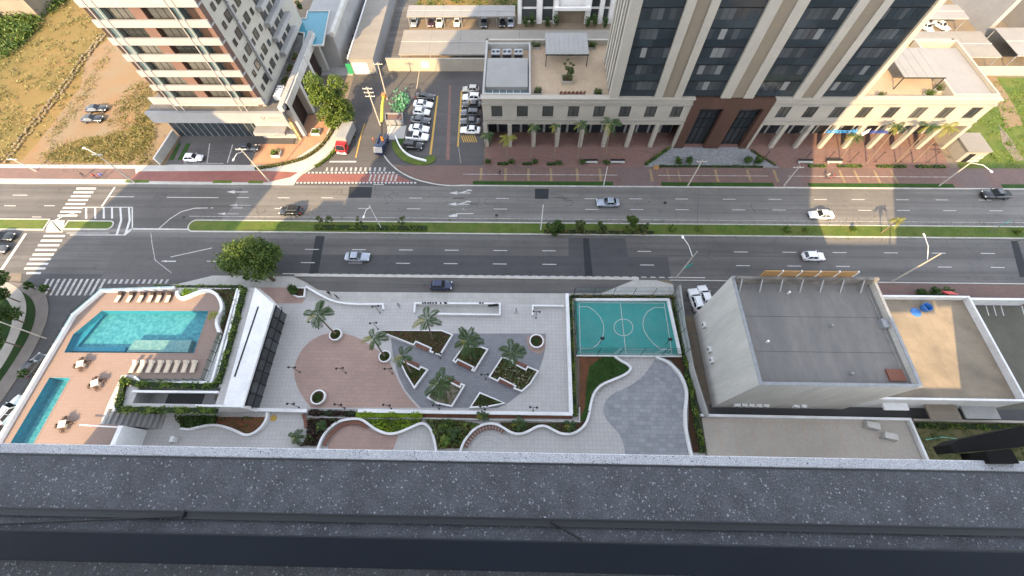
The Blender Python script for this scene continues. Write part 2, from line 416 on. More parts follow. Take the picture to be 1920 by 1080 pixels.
lf_hedge = leafmat('hedge_leaves', (.045, .10, .014), (.10, .16, .025), (.15, .19, .03))
lf_palm = leafmat('palm_leaves', (.022, .050, .014), (.050, .085, .022))
lf_palmy = leafmat('yellow_palm_leaves', (.10, .14, .025), (.26, .22, .04))
lf_dry = leafmat('dry_grass_blades', (.15, .13, .04), (.24, .19, .075), (.115, .125, .035))
lf_succ = leafmat('pale_succulents', (.16, .19, .10), (.30, .30, .20))
def schlick(t, f0, normal=None):     # reflectance by angle, the same from either side of a thin sheet
    lw = node(t, 'LayerWeight', ins={'Blend': .5})
    if normal is not None: t.links.new(normal, lw.inputs['Normal'])
    p = node(t, 'Math', operation='POWER'); p.inputs[1].default_value = 5; t.links.new(lw.outputs['Facing'], p.inputs[0])
    m = node(t, 'Math', operation='MULTIPLY_ADD'); m.inputs[1].default_value = 1-f0; m.inputs[2].default_value = f0; t.links.new(p.outputs[0], m.inputs[0])
    return m.outputs[0]
def watermat():
    m, t, b = newmat('pool_water'); t.nodes.remove(b)
    v = coords(t, 'pos'); nz = noise(t, v, 2.2, 3, .5)
    bp = node(t, 'Bump', ins={'Strength': .22, 'Distance': .06}); t.links.new(nz, bp.inputs['Height'])
    fr = schlick(t, .02, bp.outputs[0])
    tr = node(t, 'BsdfTransparent', ins={'Color': (.82, .98, .985, 1)}); gl = node(t, 'BsdfGlossy', ins={'Roughness': .03}); t.links.new(bp.outputs[0], gl.inputs['Normal'])
    mx = node(t, 'MixShader'); t.links.new(fr, mx.inputs[0]); t.links.new(tr.outputs[0], mx.inputs[1]); t.links.new(gl.outputs[0], mx.inputs[2])
    t.links.new(mx.outputs[0], t.nodes['Material Output'].inputs[0]); return m
water = watermat()
def clearmat(name, tint, frac=.75):
    m, t, b = newmat(name); t.nodes.remove(b)
    fr = schlick(t, .04)
    tr = node(t, 'BsdfTransparent', ins={'Color': c4(tint)}); gl = node(t, 'BsdfGlossy', ins={'Roughness': .05})
    mx = node(t, 'MixShader'); t.links.new(fr, mx.inputs[0]); t.links.new(tr.outputs[0], mx.inputs[1]); t.links.new(gl.outputs[0], mx.inputs[2])
    t.links.new(mx.outputs[0], t.nodes['Material Output'].inputs[0]); return m
railglass = clearmat('railing_glass', (.78, .86, .86))
netmat = clearmat('fence_net', (.93, .95, .95))
def aggregate(name, base, base2, stone1, stone2, scale, thr):
    m, t, b = newmat(name)
    v = coords(t, 'pos'); vo = node(t, 'TexVoronoi', ins={'Scale': scale, 'Randomness': 1.0})
    wv = node(t, 'VectorMath', operation='ADD'); nz = node(t, 'TexNoise', ins={'Scale': scale*1.3, 'Detail': 2})
    sc = node(t, 'VectorMath', operation='SCALE'); sc.inputs['Scale'].default_value = .95/scale
    t.links.new(v, nz.inputs[0]); t.links.new(nz.outputs[1], sc.inputs[0]); t.links.new(v, wv.inputs[0]); t.links.new(sc.outputs[0], wv.inputs[1]); t.links.new(wv.outputs[0], vo.inputs[0])
    sep = node(t, 'SeparateColor'); t.links.new(vo.outputs['Color'], sep.inputs[0])
    # stone size differs from cell to cell; only some cells hold a pale stone
    rad = node(t, 'MapRange', ins={1: 0.0, 2: 1.0, 3: .02, 4: .46}); t.links.new(sep.outputs[0], rad.inputs[0])
    den = noise(t, v, scale*.035, 3, .5)
    sub = node(t, 'Math', operation='SUBTRACT'); t.links.new(rad.outputs[0], sub.inputs[0]); t.links.new(vo.outputs['Distance'], sub.inputs[1])
    keep = node(t, 'Math', operation='GREATER_THAN'); 
    kk = node(t, 'Math', operation='ADD'); t.links.new(sep.outputs[1], kk.inputs[0]); t.links.new(den, kk.inputs[1]); t.links.new(kk.outputs[0], keep.inputs[0]); keep.inputs[1].default_value = thr
    st = ramp(t, sub.outputs[0], [(.0, 0), (.16, 1)])
    fac = node(t, 'Math', operation='MULTIPLY'); t.links.new(st, fac.inputs[0]); t.links.new(keep.outputs[0], fac.inputs[1])
    bc = mixc(t, ramp(t, noise(t, v, scale*.12, 6, .65), [(.35, 0), (.65, 1)]), base, base2)
    bc = mixc(t, ramp(t, noise(t, v, scale*1.6, 5, .75), [(.38, .55), (.6, 0)]), bc, (.012, .012, .014))
    scol = mixc(t, sep.outputs[2], stone1, stone2)
    v2 = coords(t, 'pos', (1, 1.5, 1), .6); vo2 = node(t, 'TexVoronoi', ins={'Scale': scale*2.3, 'Randomness': 1.0}); t.links.new(v2, vo2.inputs[0])
    sp2 = node(t, 'SeparateColor'); t.links.new(vo2.outputs['Color'], sp2.inputs[0])
    k2 = node(t, 'Math', operation='GREATER_THAN'); k2.inputs[1].default_value = .42; t.links.new(sp2.outputs[0], k2.inputs[0])
    f2 = node(t, 'Math', operation='MULTIPLY'); t.links.new(ramp(t, vo2.outputs['Distance'], [(.22, 1), (.42, 0)]), f2.inputs[0]); t.links.new(k2.outputs[0], f2.inputs[1])
    f3 = node(t, 'Math', operation='MULTIPLY'); t.links.new(f2.outputs[0], f3.inputs[0]); t.links.new(sp2.outputs[1], f3.inputs[1])
    bc = mixc(t, f3.outputs[0], bc, stone1)
    col = mixc(t, fac.outputs[0], bc, scol)
    t.links.new(col, b.inputs['Base Color']); b.inputs['Roughness'].default_value = .62; b.inputs['Specular IOR Level'].default_value = .35
    ad = node(t, 'Math', operation='ADD'); t.links.new(fac.outputs[0], ad.inputs[0]); t.links.new(noise(t, v, scale*2.2, 5, .75), ad.inputs[1])
    bump(t, b, ad.outputs[0], .5, .004)
    return m
agg = aggregate('aggregate_ledge', (.098, .105, .120), (.054, .057, .066), (.19, .20, .22), (.32, .335, .365), 118, .84)
lipm = aggregate('granite_lip', (.56, .575, .61), (.47, .485, .52), (.05, .05, .055), (.09, .09, .10), 170, 1.12)
navym = pm('navy_powder_coat', (.0060, .0098, .0165), (.0048, .0078, .0135), 3, .5, spec=.2, bscale=60)
railm = pm('dark_track_metal', (.022, .026, .030), (.014, .016, .019), 5, .4, stretch=(.1, 1, 1), spec=.5)
# ------------------------------------------------------------------ plants
def np_mesh(name, V, mat):             # V: (n,4,3) quads
    n = len(V); me = bpy.data.meshes.new(name)
    me.vertices.add(n*4); me.vertices.foreach_set('co', V.reshape(-1).astype(np.float32))
    me.loops.add(n*4); me.loops.foreach_set('vertex_index', np.arange(n*4, dtype=np.int32))
    me.polygons.add(n); me.polygons.foreach_set('loop_start', np.arange(0, n*4, 4, dtype=np.int32))
    me.materials.append(mat); me.update(calc_edges=True); return me
def leaf_quads(P, size, rng, up=.35, aspect=.6):
    n = len(P)
    nrm = rng.normal(size=(n, 3)); nrm[:, 2] = np.abs(nrm[:, 2])+up; nrm /= np.linalg.norm(nrm, axis=1)[:, None]
    t = rng.normal(size=(n, 3)); t -= (t*nrm).sum(1)[:, None]*nrm; t /= np.linalg.norm(t, axis=1)[:, None]
    b = np.cross(nrm, t); s = size*(.6+.8*rng.random(n))[:, None]
    V = np.stack([P-t*s*.5, P-b*s*aspect*.5+t*s*.05, P+t*s*.5, P+b*s*aspect*.5+t*s*.05], 1)
    return V
def blob_points(blobs, n, rng, inner=.55):
    wts = np.array([b[3]*b[4]*b[5] for b in blobs])**.7; wts /= wts.sum()
    out = []
    for b, k in zip(blobs, (wts*n).astype(int)+1):
        d = rng.normal(size=(k, 3)); d /= np.linalg.norm(d, axis=1)[:, None]
        r = inner+(1-inner)*rng.random(k)**.6
        r *= 1+.12*rng.normal(size=k)
        out.append(np.array(b[:3])+d*r[:, None]*np.array(b[3:6]))
    return np.concatenate(out)
def crown_mesh(name, blobs, n, size, mat, seed, inner=.5):
    rng = np.random.default_rng(seed); P = blob_points(blobs, n, rng, inner)
    return np_mesh(name, leaf_quads(P, size, rng), mat)
def tree(name, label, cat, x, y, z0, h, rad, seed, n=3200, mat=None, leaf=.42, group=None, trunk_r=.18, lean=(0, 0), tall=.55, crown_off=(0, 0), nb=13, ysq=1.0):
    rng = random.Random(seed); t = thing(name, label, cat, (x, y, z0), 0, group)
    ch = h*tall; zc = h-ch*.5; tx, ty = lean
    blobs = []
    for i in range(nb):
        a, r, zz = rng.uniform(0, 6.28), rad*.82*math.sqrt(rng.random()), rng.uniform(-.42, .46)
        k = math.sqrt(max(.15, 1-(zz*1.7)**2))
        q = rng.uniform(.20, .42)*rad
        blobs.append((tx+crown_off[0]+r*k*math.cos(a), ty+crown_off[1]+r*k*math.sin(a)*ysq, zc+zz*ch, q, q*(.5+.5*ysq), q*.8))
    me = crown_mesh('crown', blobs, n, leaf, mat or lf_tree, seed)
    place(me, 'crown', t, world=False)
    mb = MB(); mb.tube([(0, 0, -.1), (tx*.3, ty*.3, h*.25), (tx*.7, ty*.7, h*.5), (tx, ty, zc)], [trunk_r*1.2, trunk_r, trunk_r*.75, trunk_r*.4])
    mb.build('trunk', bark, t, world=False)
    for i in range(5):
        b = blobs[i]; mb = MB(); k = rng.uniform(.28, .5)
        mb.tube([(tx*k, ty*k, h*k), ((tx*k+b[0])*.5, (ty*k+b[1])*.5, h*k*.5+b[2]*.5-.1), (b[0], b[1], b[2])], [trunk_r*.55, trunk_r*.38, trunk_r*.15], 6)
        mb.build('limb', bark, t, world=False)
    return t
def shrub(name, label, cat, x, y, z0, h, rad, seed, n=500, mat=None, leaf=.22, group=None, parent=None):
    rng = random.Random(seed)
    blobs = []
    for i in range(6):
        a, r = rng.uniform(0, 6.28), rad*.5*math.sqrt(rng.random())
        q = rad*rng.uniform(.4, .62); blobs.append((r*math.cos(a), r*math.sin(a), h*rng.uniform(.3, .75), q, q, h*.38))
    me = crown_mesh('foliage', blobs, n, leaf, mat or lf_shrub, seed, .35)
    if parent: return place(me, name, parent, world=True)
    t = thing(name, label, cat, (x, y, z0), 0, group)
    place(me, 'foliage', t, world=False)
    mb = MB()
    for i in range(3): mb.tube([(0, 0, 0), (blobs[i][0]*.6, blobs[i][1]*.6, h*.3), (blobs[i][0], blobs[i][1], h*.6)], [.05, .035, .015], 5)
    mb.build('stem', bark, t, world=False)
    return t
def cover(name, poly, z, h, dens, size, mat, parent, seed, up=.5, kind='stuff'):
    """low planting over an outline: one mass of leaves"""
    rng = np.random.default_rng(seed); p = ccw(poly)
    xs, ys = [q[0] for q in p], [q[1] for q in p]; n = int(abs(area(p))*dens*2.2)+8
    px, py = rng.uniform(min(xs), max(xs), n*2), rng.uniform(min(ys), max(ys), n*2)
    ok = [i for i in range(len(px)) if inside((px[i], py[i]), p)][:n]
    if not ok: return None
    hh = h*(.55+.45*np.sin(px*1.7+seed)*np.cos(py*2.1+seed*.7))
    P = np.stack([px[ok], py[ok], z+np.abs(hh[ok])*rng.random(len(ok))**.6], 1)
    o = place(np_mesh(name, leaf_quads(P, size, rng, up), mat), name, parent, world=True); o['kind'] = 'stuff'
    return o
def frond_mesh(L, mat, droop, seed, nl=24, wid=.62):
    rng = random.Random(seed); V = []
    def pt(s): return Vector((L*s*(1-.12*s), 0, L*(.40*s-droop*s*s)))
    for i in range(nl):
        s = .10+.90*i/(nl-1); a, b = pt(s), pt(min(1, s+.03)); d = (b-a).normalized() if i < nl-1 else Vector((1, 0, -.6)).normalized()
        w_ = wid*(L/2.0)*math.sin(math.pi*min(1, .18+.74*s))**.7*rng.uniform(.85, 1.12); ww = L/nl*.95
        for sg in (-1, 1):
            tip = a+d*w_*.8+Vector((0, sg*w_*.8, -w_*.38)); m = a*.5+tip*.5+Vector((0, 0, .04))
            q = [tuple(a), tuple(m+d*ww*.5), tuple(tip), tuple(m-d*ww*.5)]
            V.append(q if sg < 0 else q[::-1])
    for i in range(6):
        a, b = pt(i/6), pt((i+1)/6); r = Vector((0, .04, 0)); V.append([tuple(a-r), tuple(b-r), tuple(b+r), tuple(a+r)])
    return np_mesh('frond', np.array(V), mat)
FROND = {}
def palm(label, x, y, z0, h, L=2.0, nf=13, seed=0, lean=(.4, .2), mat=None, group=None, tr=.12, name='palm_tree'):
    mat = mat or lf_palm; rng = random.Random(seed); t = thing(name, label, 'palm', (x, y, z0), 0, group)
    mb = MB(); mb.tube([(0, 0, -.1), (lean[0]*.25, lean[1]*.25, h*.35), (lean[0]*.6, lean[1]*.6, h*.7), (lean[0], lean[1], h)], [tr*1.35, tr, tr*.9, tr*.8], 8)
    mb.build('trunk', palmbark, t, world=False)
    mb = MB(); mb.tube([(lean[0], lean[1], h-.1), (lean[0], lean[1], h+.35)], [tr*.95, tr*.5], 8); mb.build('crown_shaft', lf_hedge, t, world=False)
    for k in range(nf):
        up = k % 3; mt = lf_palmy if (k == 4 or (k == 7 and seed % 2)) else mat; key = (round(L, 1), mt.name, up, k % 2)
        if key not in FROND: FROND[key] = frond_mesh(round(L, 1), mt, (.55, 1.0, .25)[up], k+3)
        o = place(FROND[key], 'frond', t, world=False); o.location = (lean[0], lean[1], h+.2)
        o.rotation_euler = (rng.uniform(-.15, .15), rng.uniform(-.18, .12), 2.4*k+rng.uniform(-.25, .25)); o.scale = (rng.uniform(.7, 1.15),)*3
    return t
def hedge(name, label, path, wid, z0, h, mat, seed, dens=26, size=.26, group=None, cat='hedge'):
    L = MB(); t = thing(name, label, cat, (path[0][0], path[0][1], z0), 0, group)
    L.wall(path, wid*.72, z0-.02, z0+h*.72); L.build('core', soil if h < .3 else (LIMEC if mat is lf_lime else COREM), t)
    rng = np.random.default_rng(seed); P = []
    for (a, b) in zip(path[:-1], path[1:]):
        a, b = np.array(a), np.array(b); d = b-a; ln = np.hypot(*d); n = int(ln*wid*dens*3)+3; nn = np.array([-d[1], d[0]])/ln
        s = rng.random(n); q = rng.uniform(-.5, .5, n)*wid*(1+.25*np.sin(s*ln*2.3+seed))
        zz = z0+h*(1-.55*rng.random(n)**2)*(.85+.25*np.sin(s*ln*1.7+seed))
        edge = np.abs(q) > wid*.38; zz[edge] = z0+h*rng.random(edge.sum())
        P.append(np.stack([a[0]+d[0]*s+nn[0]*q, a[1]+d[1]*s+nn[1]*q, zz], 1))
    o = place(np_mesh('foliage', leaf_quads(np.concatenate(P), size, rng, .4), mat), 'foliage', t); o['kind'] = 'stuff'
    return t
LIMEC = pm('lime_hedge_core', (.15, .23, .012), (.11, .18, .012), 4, .9, .6)
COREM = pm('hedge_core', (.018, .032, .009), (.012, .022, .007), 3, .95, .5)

# ------------------------------------------------------------------ cars
def loft(mb, secs):
    n = len(secs[0]); vv = [p for s in secs for p in s]
    f = [(i*n+k, i*n+(k+1) % n, (i+1)*n+(k+1) % n, (i+1)*n+k) for i in range(len(secs)-1) for k in range(n)]
    f += [tuple(range(n-1, -1, -1)), tuple(range((len(secs)-1)*n, len(secs)*n))]
    mb.add(vv, f)
CARKIND = {
    # length, width, height, belt, hood z, tail z, base of windscreen, top of windscreen, top of rear glass, base of rear glass
    'sedan': (4.55, 1.78, 1.46, .92, .90, .98, .78, .12, -1.02, -1.62),
    'hatch': (3.95, 1.70, 1.50, .94, .93, .98, .72, .16, -1.35, -1.78),
    'suv': (4.45, 1.86, 1.66, 1.05, 1.05, 1.08, .86, .30, -1.65, -2.02),
    'pickup': (5.15, 1.88, 1.74, 1.08, 1.06, 1.06, 1.05, .55, -.62, -.80)}
def make_car(kind, pm_, label):
    L, Wd, H, zb, zh, zt, ws0, ws1, rs1, rs0 = CARKIND[kind]
    t = thing({'sedan': 'sedan_car', 'hatch': 'hatchback_car', 'suv': 'sport_utility_car', 'pickup': 'pickup_truck'}[kind], label, 'pickup' if kind == 'pickup' else 'car')
    h = L/2; hw = Wd/2
    def sec(x, w_, z0, z1, cr=.93):
        return [(x, -w_*.86, z0), (x, -w_, z0+.16), (x, -w_, (z0+z1)*.55), (x, -w_*cr, z1-.04), (x, -w_*.72, z1+.02), (x, 0, z1+.045), (x, w_*.72, z1+.02), (x, w_*cr, z1-.04), (x, w_, (z0+z1)*.55), (x, w_, z0+.16), (x, w_*.86, z0)][::-1]
    S = [(-h, hw*.78, .42, zt-.20), (-h+.10, hw*.90, .30, zt-.05), (-h+.35, hw*.97, .24, zt), (rs0, hw, .22, max(zb, zt)), (-h*.25, hw, .20, zb), (ws0*.6, hw, .20, zb), (ws0, hw*.99, .20, zb-.01), (h-.55, hw*.95, .24, zh-.08), (h-.2, hw*.86, .28, zh-.2), (h-.03, hw*.66, .38, zh-.34)]
    mb = MB(); loft(mb, [sec(*s) for s in S]); mb.build('body', pm_, t, world=False, shade=True)
    # greenhouse: panes as parts, roof and pillars in body colour
    zr = H; wb, wr = hw*.90, hw*.70
    x0, x1, x2, x3 = ws0, ws1, rs1, rs0
    e = .012
    def pane(nm, q): MB().add(q, [(0, 1, 2, 3)]).build(nm, g_car, t, world=False)
    mb = MB(); loft(mb, [[(x0, -wb, zb-.02), (x0, wb, zb-.02), (x3, wb, zb-.02), (x3, -wb, zb-.02)], [(x1-.03, -wr, zr-.06), (x1-.03, wr, zr-.06), (x2+.03, wr, zr-.06), (x2+.03, -wr, zr-.06)]])
    mb.build('cabin_shell', pm_, t, world=False)
    def lerp(a, b, s): return tuple(a[i]+(b[i]-a[i])*s for i in range(3))
    def quad(A, B, C, D, l, r, bt, tp, out):
        p = [lerp(lerp(A, B, l), lerp(D, C, l), bt), lerp(lerp(A, B, r), lerp(D, C, r), bt), lerp(lerp(A, B, r), lerp(D, C, r), tp), lerp(lerp(A, B, l), lerp(D, C, l), tp)]
        return [tuple(q[i]+out[i] for i in range(3)) for q in p]
    b = [(x0, -wb, zb), (x0, wb, zb), (x3, wb, zb), (x3, -wb, zb)]; u = [(x1-.03, -wr, zr-.06), (x1-.03, wr, zr-.06), (x2+.03, wr, zr-.06), (x2+.03, -wr, zr-.06)]
    pane('windscreen', quad(b[0], b[1], u[1], u[0], .05, .95, .04, .96, (.015, 0, .015)))
    pane('rear_window', quad(b[2], b[3], u[3], u[2], .07, .93, .12, .93, (-.015, 0, .012)))
    for s_, i, j in ((-1, 3, 0), (1, 1, 2)):
        pane('side_window', quad(b[i], b[j], u[j], u[i], .08, .47, .08, .90, (0, s_*.012, .004)))
        pane('side_window', quad(b[i], b[j], u[j], u[i], .51, .90, .08, .90, (0, s_*.012, .004)))
    mb = MB(); loft(mb, [[(x1+.02, -wr-.02, zr-.07), (x1+.02, wr+.02, zr-.07), (x2-.02, wr+.02, zr-.07), (x2-.02, -wr-.02, zr-.07)], [(x1-.12, -wr*.88, zr), (x1-.12, wr*.88, zr), (x2+.14, wr*.88, zr), (x2+.14, -wr*.88, zr)]])
    mb.build('roof', pm_, t, world=False)
    if kind == 'pickup':
        mb = MB().box(-h+.16, rs0-.12, -hw*.78, hw*.78, zt+.03, zt+.075); mb.build('cargo_bed_cover', darkm, t, world=False)
    if kind == 'suv':
        for s_ in (-1, 1): MB().box(x2+.25, x1-.25, s_*wr*.86-.02, s_*wr*.86+.02, zr, zr+.06).build('roof_rail', darkm, t, world=False)
    for sx in (-1, 1):
        for sy in (-1, 1):
            wh = MB(); r = .34 if kind in ('suv', 'pickup') else .31; x = sx*(h-.82); y = sy*(hw-.10)
            wh.tube([(x, y-.11, r), (x, y+.11, r)], r, 14); tw = wh.build('wheel', tyrem, t, world=False)
            MB().tube([(x, y+sy*.10, r), (x, y+sy*.125, r)], r*.62, 10).build('rim', rimm, tw, world=False)
    for sy in (-1, 1):
        MB().obox(h-.20, sy*hw*.66, zh-.36, zh-.22, .26, .36, -sy*.35).build('headlight', lampw, t, world=False)
        MB().obox(-h+.08, sy*hw*.72, zt-.32, zt-.14, .14, .34, sy*.2).build('taillight', taill, t, world=False)
        MB().obox(ws0-.18, sy*(hw+.08), zb-.02, zb+.13, .10, .20).build('mirror', pm_, t, world=False)
    MB().box(-h-.012, -h+.05, -.22, .22, .55, .66).build('licence_plate', whitem, t, world=False)
    MB().box(h-.06, h+.0, -.45, .45, .42, .54).build('grille', darkm, t, world=False)
    return t
CP = {'black': paint('car_black', (.010, .011, .013)), 'white': paint('car_white', (.68, .69, .70)), 'silver': paint('car_silver', (.30, .34, .40), .35, .7, .3),
      'grey': paint('car_grey', (.055, .060, .068)), 'navy': paint('car_navy', (.012, .022, .062)), 'beige': paint('car_beige', (.38, .36, .32)), 'plum': paint('car_plum', (.045, .022, .045))}
CARS = {}
def car(kind, colr, px, py, deg, label, group='cars on the avenue', z=0.02):
    x, y = G(px, py, .75)
    if (kind, colr) not in CARS:
        o = make_car(kind, CP[colr], label); CARS[(kind, colr)] = o; o.location = (x, y, z); o.rotation_euler = (0, 0, R(deg))
    else: o = clone(CARS[(kind, colr)], (x, y, z), R(deg), label)
    o['group'] = group
    return o

# ------------------------------------------------------------------ people
def body_mesh(pose, mat):
    v = [(0, 0, .95), (0, .0, 1.2), (0, 0, 1.42), (0, 0, 1.53), (0, .01, 1.66)]
    r = [.15, .155, .14, .055, .095]; e = [(0, 1), (1, 2), (2, 3), (3, 4)]
    for s in (-1, 1):
        sw = pose*s; k = len(v)
        v += [(s*.09, 0, .88), (s*.10, sw*.18+.02, .48), (s*.10, sw*.30, .08), (s*.10, sw*.30+.14, .04)]; r += [.10, .07, .05, .04]
        e += [(0, k), (k, k+1), (k+1, k+2), (k+2, k+3)]
        k = len(v)
        v += [(s*.20, 0, 1.38), (s*.25, -sw*.12-.03, 1.12), (s*.24, -sw*.22+.06, .88), (s*.235, -sw*.22+.09, .79)]; r += [.06, .05, .036, .04]
        e += [(2, k), (k, k+1), (k+1, k+2), (k+2, k+3)]
    me = bpy.data.meshes.new('body'); me.from_pydata(v, e, []); o = bpy.data.objects.new('tmp', me); COL.objects.link(o)
    m = o.modifiers.new('skin', 'SKIN'); sv = me.skin_vertices[0].data
    for i, q in enumerate(r): sv[i].radius = (q, q*.8)
    sv[0].use_root = True
    o.modifiers.new('sub', 'SUBSURF').levels = 1
    dg = bpy.context.evaluated_depsgraph_get(); out = bpy.data.meshes.new_from_object(o.evaluated_get(dg)); bpy.data.objects.remove(o)
    out.materials.clear(); out.materials.append(mat); return out
def clothmat(name, top, trousers):
    m, t, b = newmat(name); v = node(t, 'TexCoord').outputs['Object']; s = node(t, 'SeparateXYZ'); t.links.new(v, s.inputs[0])
    col = mixc(t, ramp(t, s.outputs[2], [(.0, 0), (.001, 0)]), trousers, trousers)
    def step(z):
        n = node(t, 'Math', operation='GREATER_THAN'); n.inputs[1].default_value = z; t.links.new(s.outputs[2], n.inputs[0]); return n.outputs[0]
    col = mixc(t, step(.93), trousers, top); col = mixc(t, step(1.47), col, (.33, .18, .115)); t.links.new(col, b.inputs['Base Color']); b.inputs['Roughness'].default_value = .8
    return m
def person(label, px, py, rz, top, trousers, pose=.6, z=.15, group='people about the place'):
    x, y = G(px, py, z+.8); t = thing('person', label, 'person', (x, y, z), rz, group)
    me = body_mesh(pose, clothmat('clothes', top, trousers)); o = place(me, 'body', t, world=False, shade=True)
    MB().blob(0, -.012, 1.685, .088, .10, .10).build('hair', darkm, t, world=False, shade=True)
    return t
# ================================================================== setting
mb = MB(); mb.flat([(-900, -900), (900, -900), (900, 1500), (-900, 1500)], -.03); ground = struct('ground', mb, gravel)
# vacant lot, north-west
lot = struct('vacant_lot', MB().flat([(-190, 62.2), (-76.5, 62.2), (-75.5, 72), (-74, 118), (-66, 165), (-190, 165)], .0), dirtm)
struct('weed_bank', MB().flat([(-190, 62.2)]+[G(*p) for p in ((40, 302), (75, 262), (150, 165), (165, 100))]+[(-108, 110), (-112, 150), (-190, 150)], .006), weeds)
struct('weed_strip', MB().flat(smooth([G(*p) for p in ((62, 305), (110, 275), (160, 256), (205, 254), (245, 240), (275, 218), (290, 225), (278, 305))], 2, True), .008), weeds)
# the avenue
mb = MB(); mb.flat([(-320, 45), (320, 45), (320, 57), (-320, 57)], .02)
avenue = struct('avenue_road', mb, asph_n)
struct('dimmed_asphalt', MB().flat(smooth([(-320, 45.1), (-62, 45.1), (-58.5, 48.5), (-57.6, 53), (-57.0, 56.95), (-320, 56.95)], 1), .0212), asphalt('asphalt_dimmed', (.122, .115, .107), (.092, .087, .082)))  # darker overlay stands in for weaker sky light at the west end
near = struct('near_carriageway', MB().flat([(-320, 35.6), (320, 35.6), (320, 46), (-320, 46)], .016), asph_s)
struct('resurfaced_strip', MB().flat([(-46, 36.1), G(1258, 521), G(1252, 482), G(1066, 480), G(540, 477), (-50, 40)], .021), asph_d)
for i, q in enumerate((((655, 350), (698, 351), (696, 371), (653, 371)), ((1003, 354), (1029, 354), (1028, 373), (1003, 373)), ((592, 443), (609, 443), (596, 516), (579, 516)), ((1093, 447), (1104, 447), (1112, 521), (1097, 521)), ((1895, 452), (1908, 452), (1930, 520), (1912, 520)))):
    struct('asphalt_patch', MB().flat([G(*p) for p in q], .0235), asph_p)
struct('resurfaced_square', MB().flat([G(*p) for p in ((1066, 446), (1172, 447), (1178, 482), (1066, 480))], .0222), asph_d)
struct('junction_asphalt', MB().flat([G(*p) for p in ((330, 444), (215, 470), (185, 530), (330, 540), (420, 520), (545, 480))], .0205), asphalt('asphalt_junction', (.105, .10, .098), (.088, .085, .084), .2))
# kerbs: long stone strips, each in 2 m blocks near the camera
def kerb(name, path, wdt=.28, z0=0.0, z1=.16, mat=kerbw):
    return struct(name, MB().wall(path, wdt, z0, z1), mat)
# north kerb with the mouth of the side street
MW = [(-46.9, 57.15)]+[G(*p) for p in ((560, 331), (590, 313), (618, 290), (636, 268))]
ME = [G(*p) for p in ((716, 285), (728, 304), (748, 322), (775, 336), (810, 345), (840, 349))]
kerb('north_kerb', [(-320, 57.15), (-46.9, 57.15)])
kerb('north_kerb_corner', smooth(MW+[(-40.6, 78)], 2))
kerb('north_kerb_corner', smooth([(-29.4, 76)]+ME+[(-12, 57.15)], 2))
kerb('north_kerb', [(-12, 57.15), (320, 57.15)])
# side street
side = struct('side_street', MB().flat(smooth(MW, 2)+[(-41, 78), (-41.2, 93.4), (-33, 93.4), (-29.6, 80)]+smooth(ME, 2)+[(-12, 57.0), (-46.9, 57.0)], .024), asph_l)
# pavements north
struct('north_pavement', MB().prism([(-320, 57.3), (-47.2, 57.3)]+smooth([(a-.2, b+.2) for a, b in MW], 2)+[(-41, 78), (-43, 78), (-47, 66), (-76.4, 62.2), (-320, 62.2)], 0, .13), conc)
cyc = struct('cycle_path', MB().flat([G(240, 340), G(262, 322), G(500, 321), G(560, 324), G(545, 333), G(500, 343)], .136), redpath)
struct('brick_footway', MB().flat([(-320, 58.2), (-80.5, 58.2), (-82, 61.2), (-320, 61.2)], .135), brickd)
struct('brick_pavement', MB().prism([(-12, 57.3), (320, 57.3), (320, 62.6), (-22, 62.6)]+[(a+.2, b+.3) for a, b in smooth(ME, 2)][8:], 0, .13), brickd)
struct('brick_forecourt', MB().flat([(-7.6, 62.4), (27, 62.4), (32.5, 68.2), (-7.6, 68.2)], .137), brickw)
struct('brick_forecourt', MB().flat([(-7.6, 68.2), (90, 68.2), (90, 75), (-7.6, 75)], .137), brickw)
struct('brick_forecourt', MB().flat([(52.5, 62.4), (89, 62.4), (89.5, 68.2), (48.5, 68.2)], .137), brickw)
struct('cobbled_driveway', MB().flat([(25.8, 62.5), (54, 62.5), (48.5, 68.2), (32.6, 68.2)], .139), tiles('grey_cobbles', (.27, .275, .28), (.18, .185, .19), (.10, .10, .105), .45, .35, .03, .5, .8, .3))
for x0, x1 in ((20.3, 27.5), (52, 57.5), (88.5, 95)):
    struct('driveway_apron', MB().flat([(x0+1.2, 57.05), (x1, 57.05), (x1+.4, 62.4), (x0-.8, 62.4)], .142), tiles('apron_pavers', (.155, .115, .105), (.135, .10, .095), (.09, .07, .068), .4, .2, .012, .5, .85, .3))
for x0, x1 in ((-9.8, 19.0), (28.8, 51.5), (58.5, 87.5), (97, 320)):
    struct('verge_grass', MB().flat([(x0, 57.35), (x1, 57.35), (x1, 58.35), (x0, 58.35)], .144), grassd)
for x0, x1 in ((-82.5, -77.5), (-64, -60), (-56.5, -53.4)):
    struct('verge_grass', MB().flat([(x0, 57.35), (x1, 57.35), (x1, 58.1), (x0, 58.1)], .144), grass)
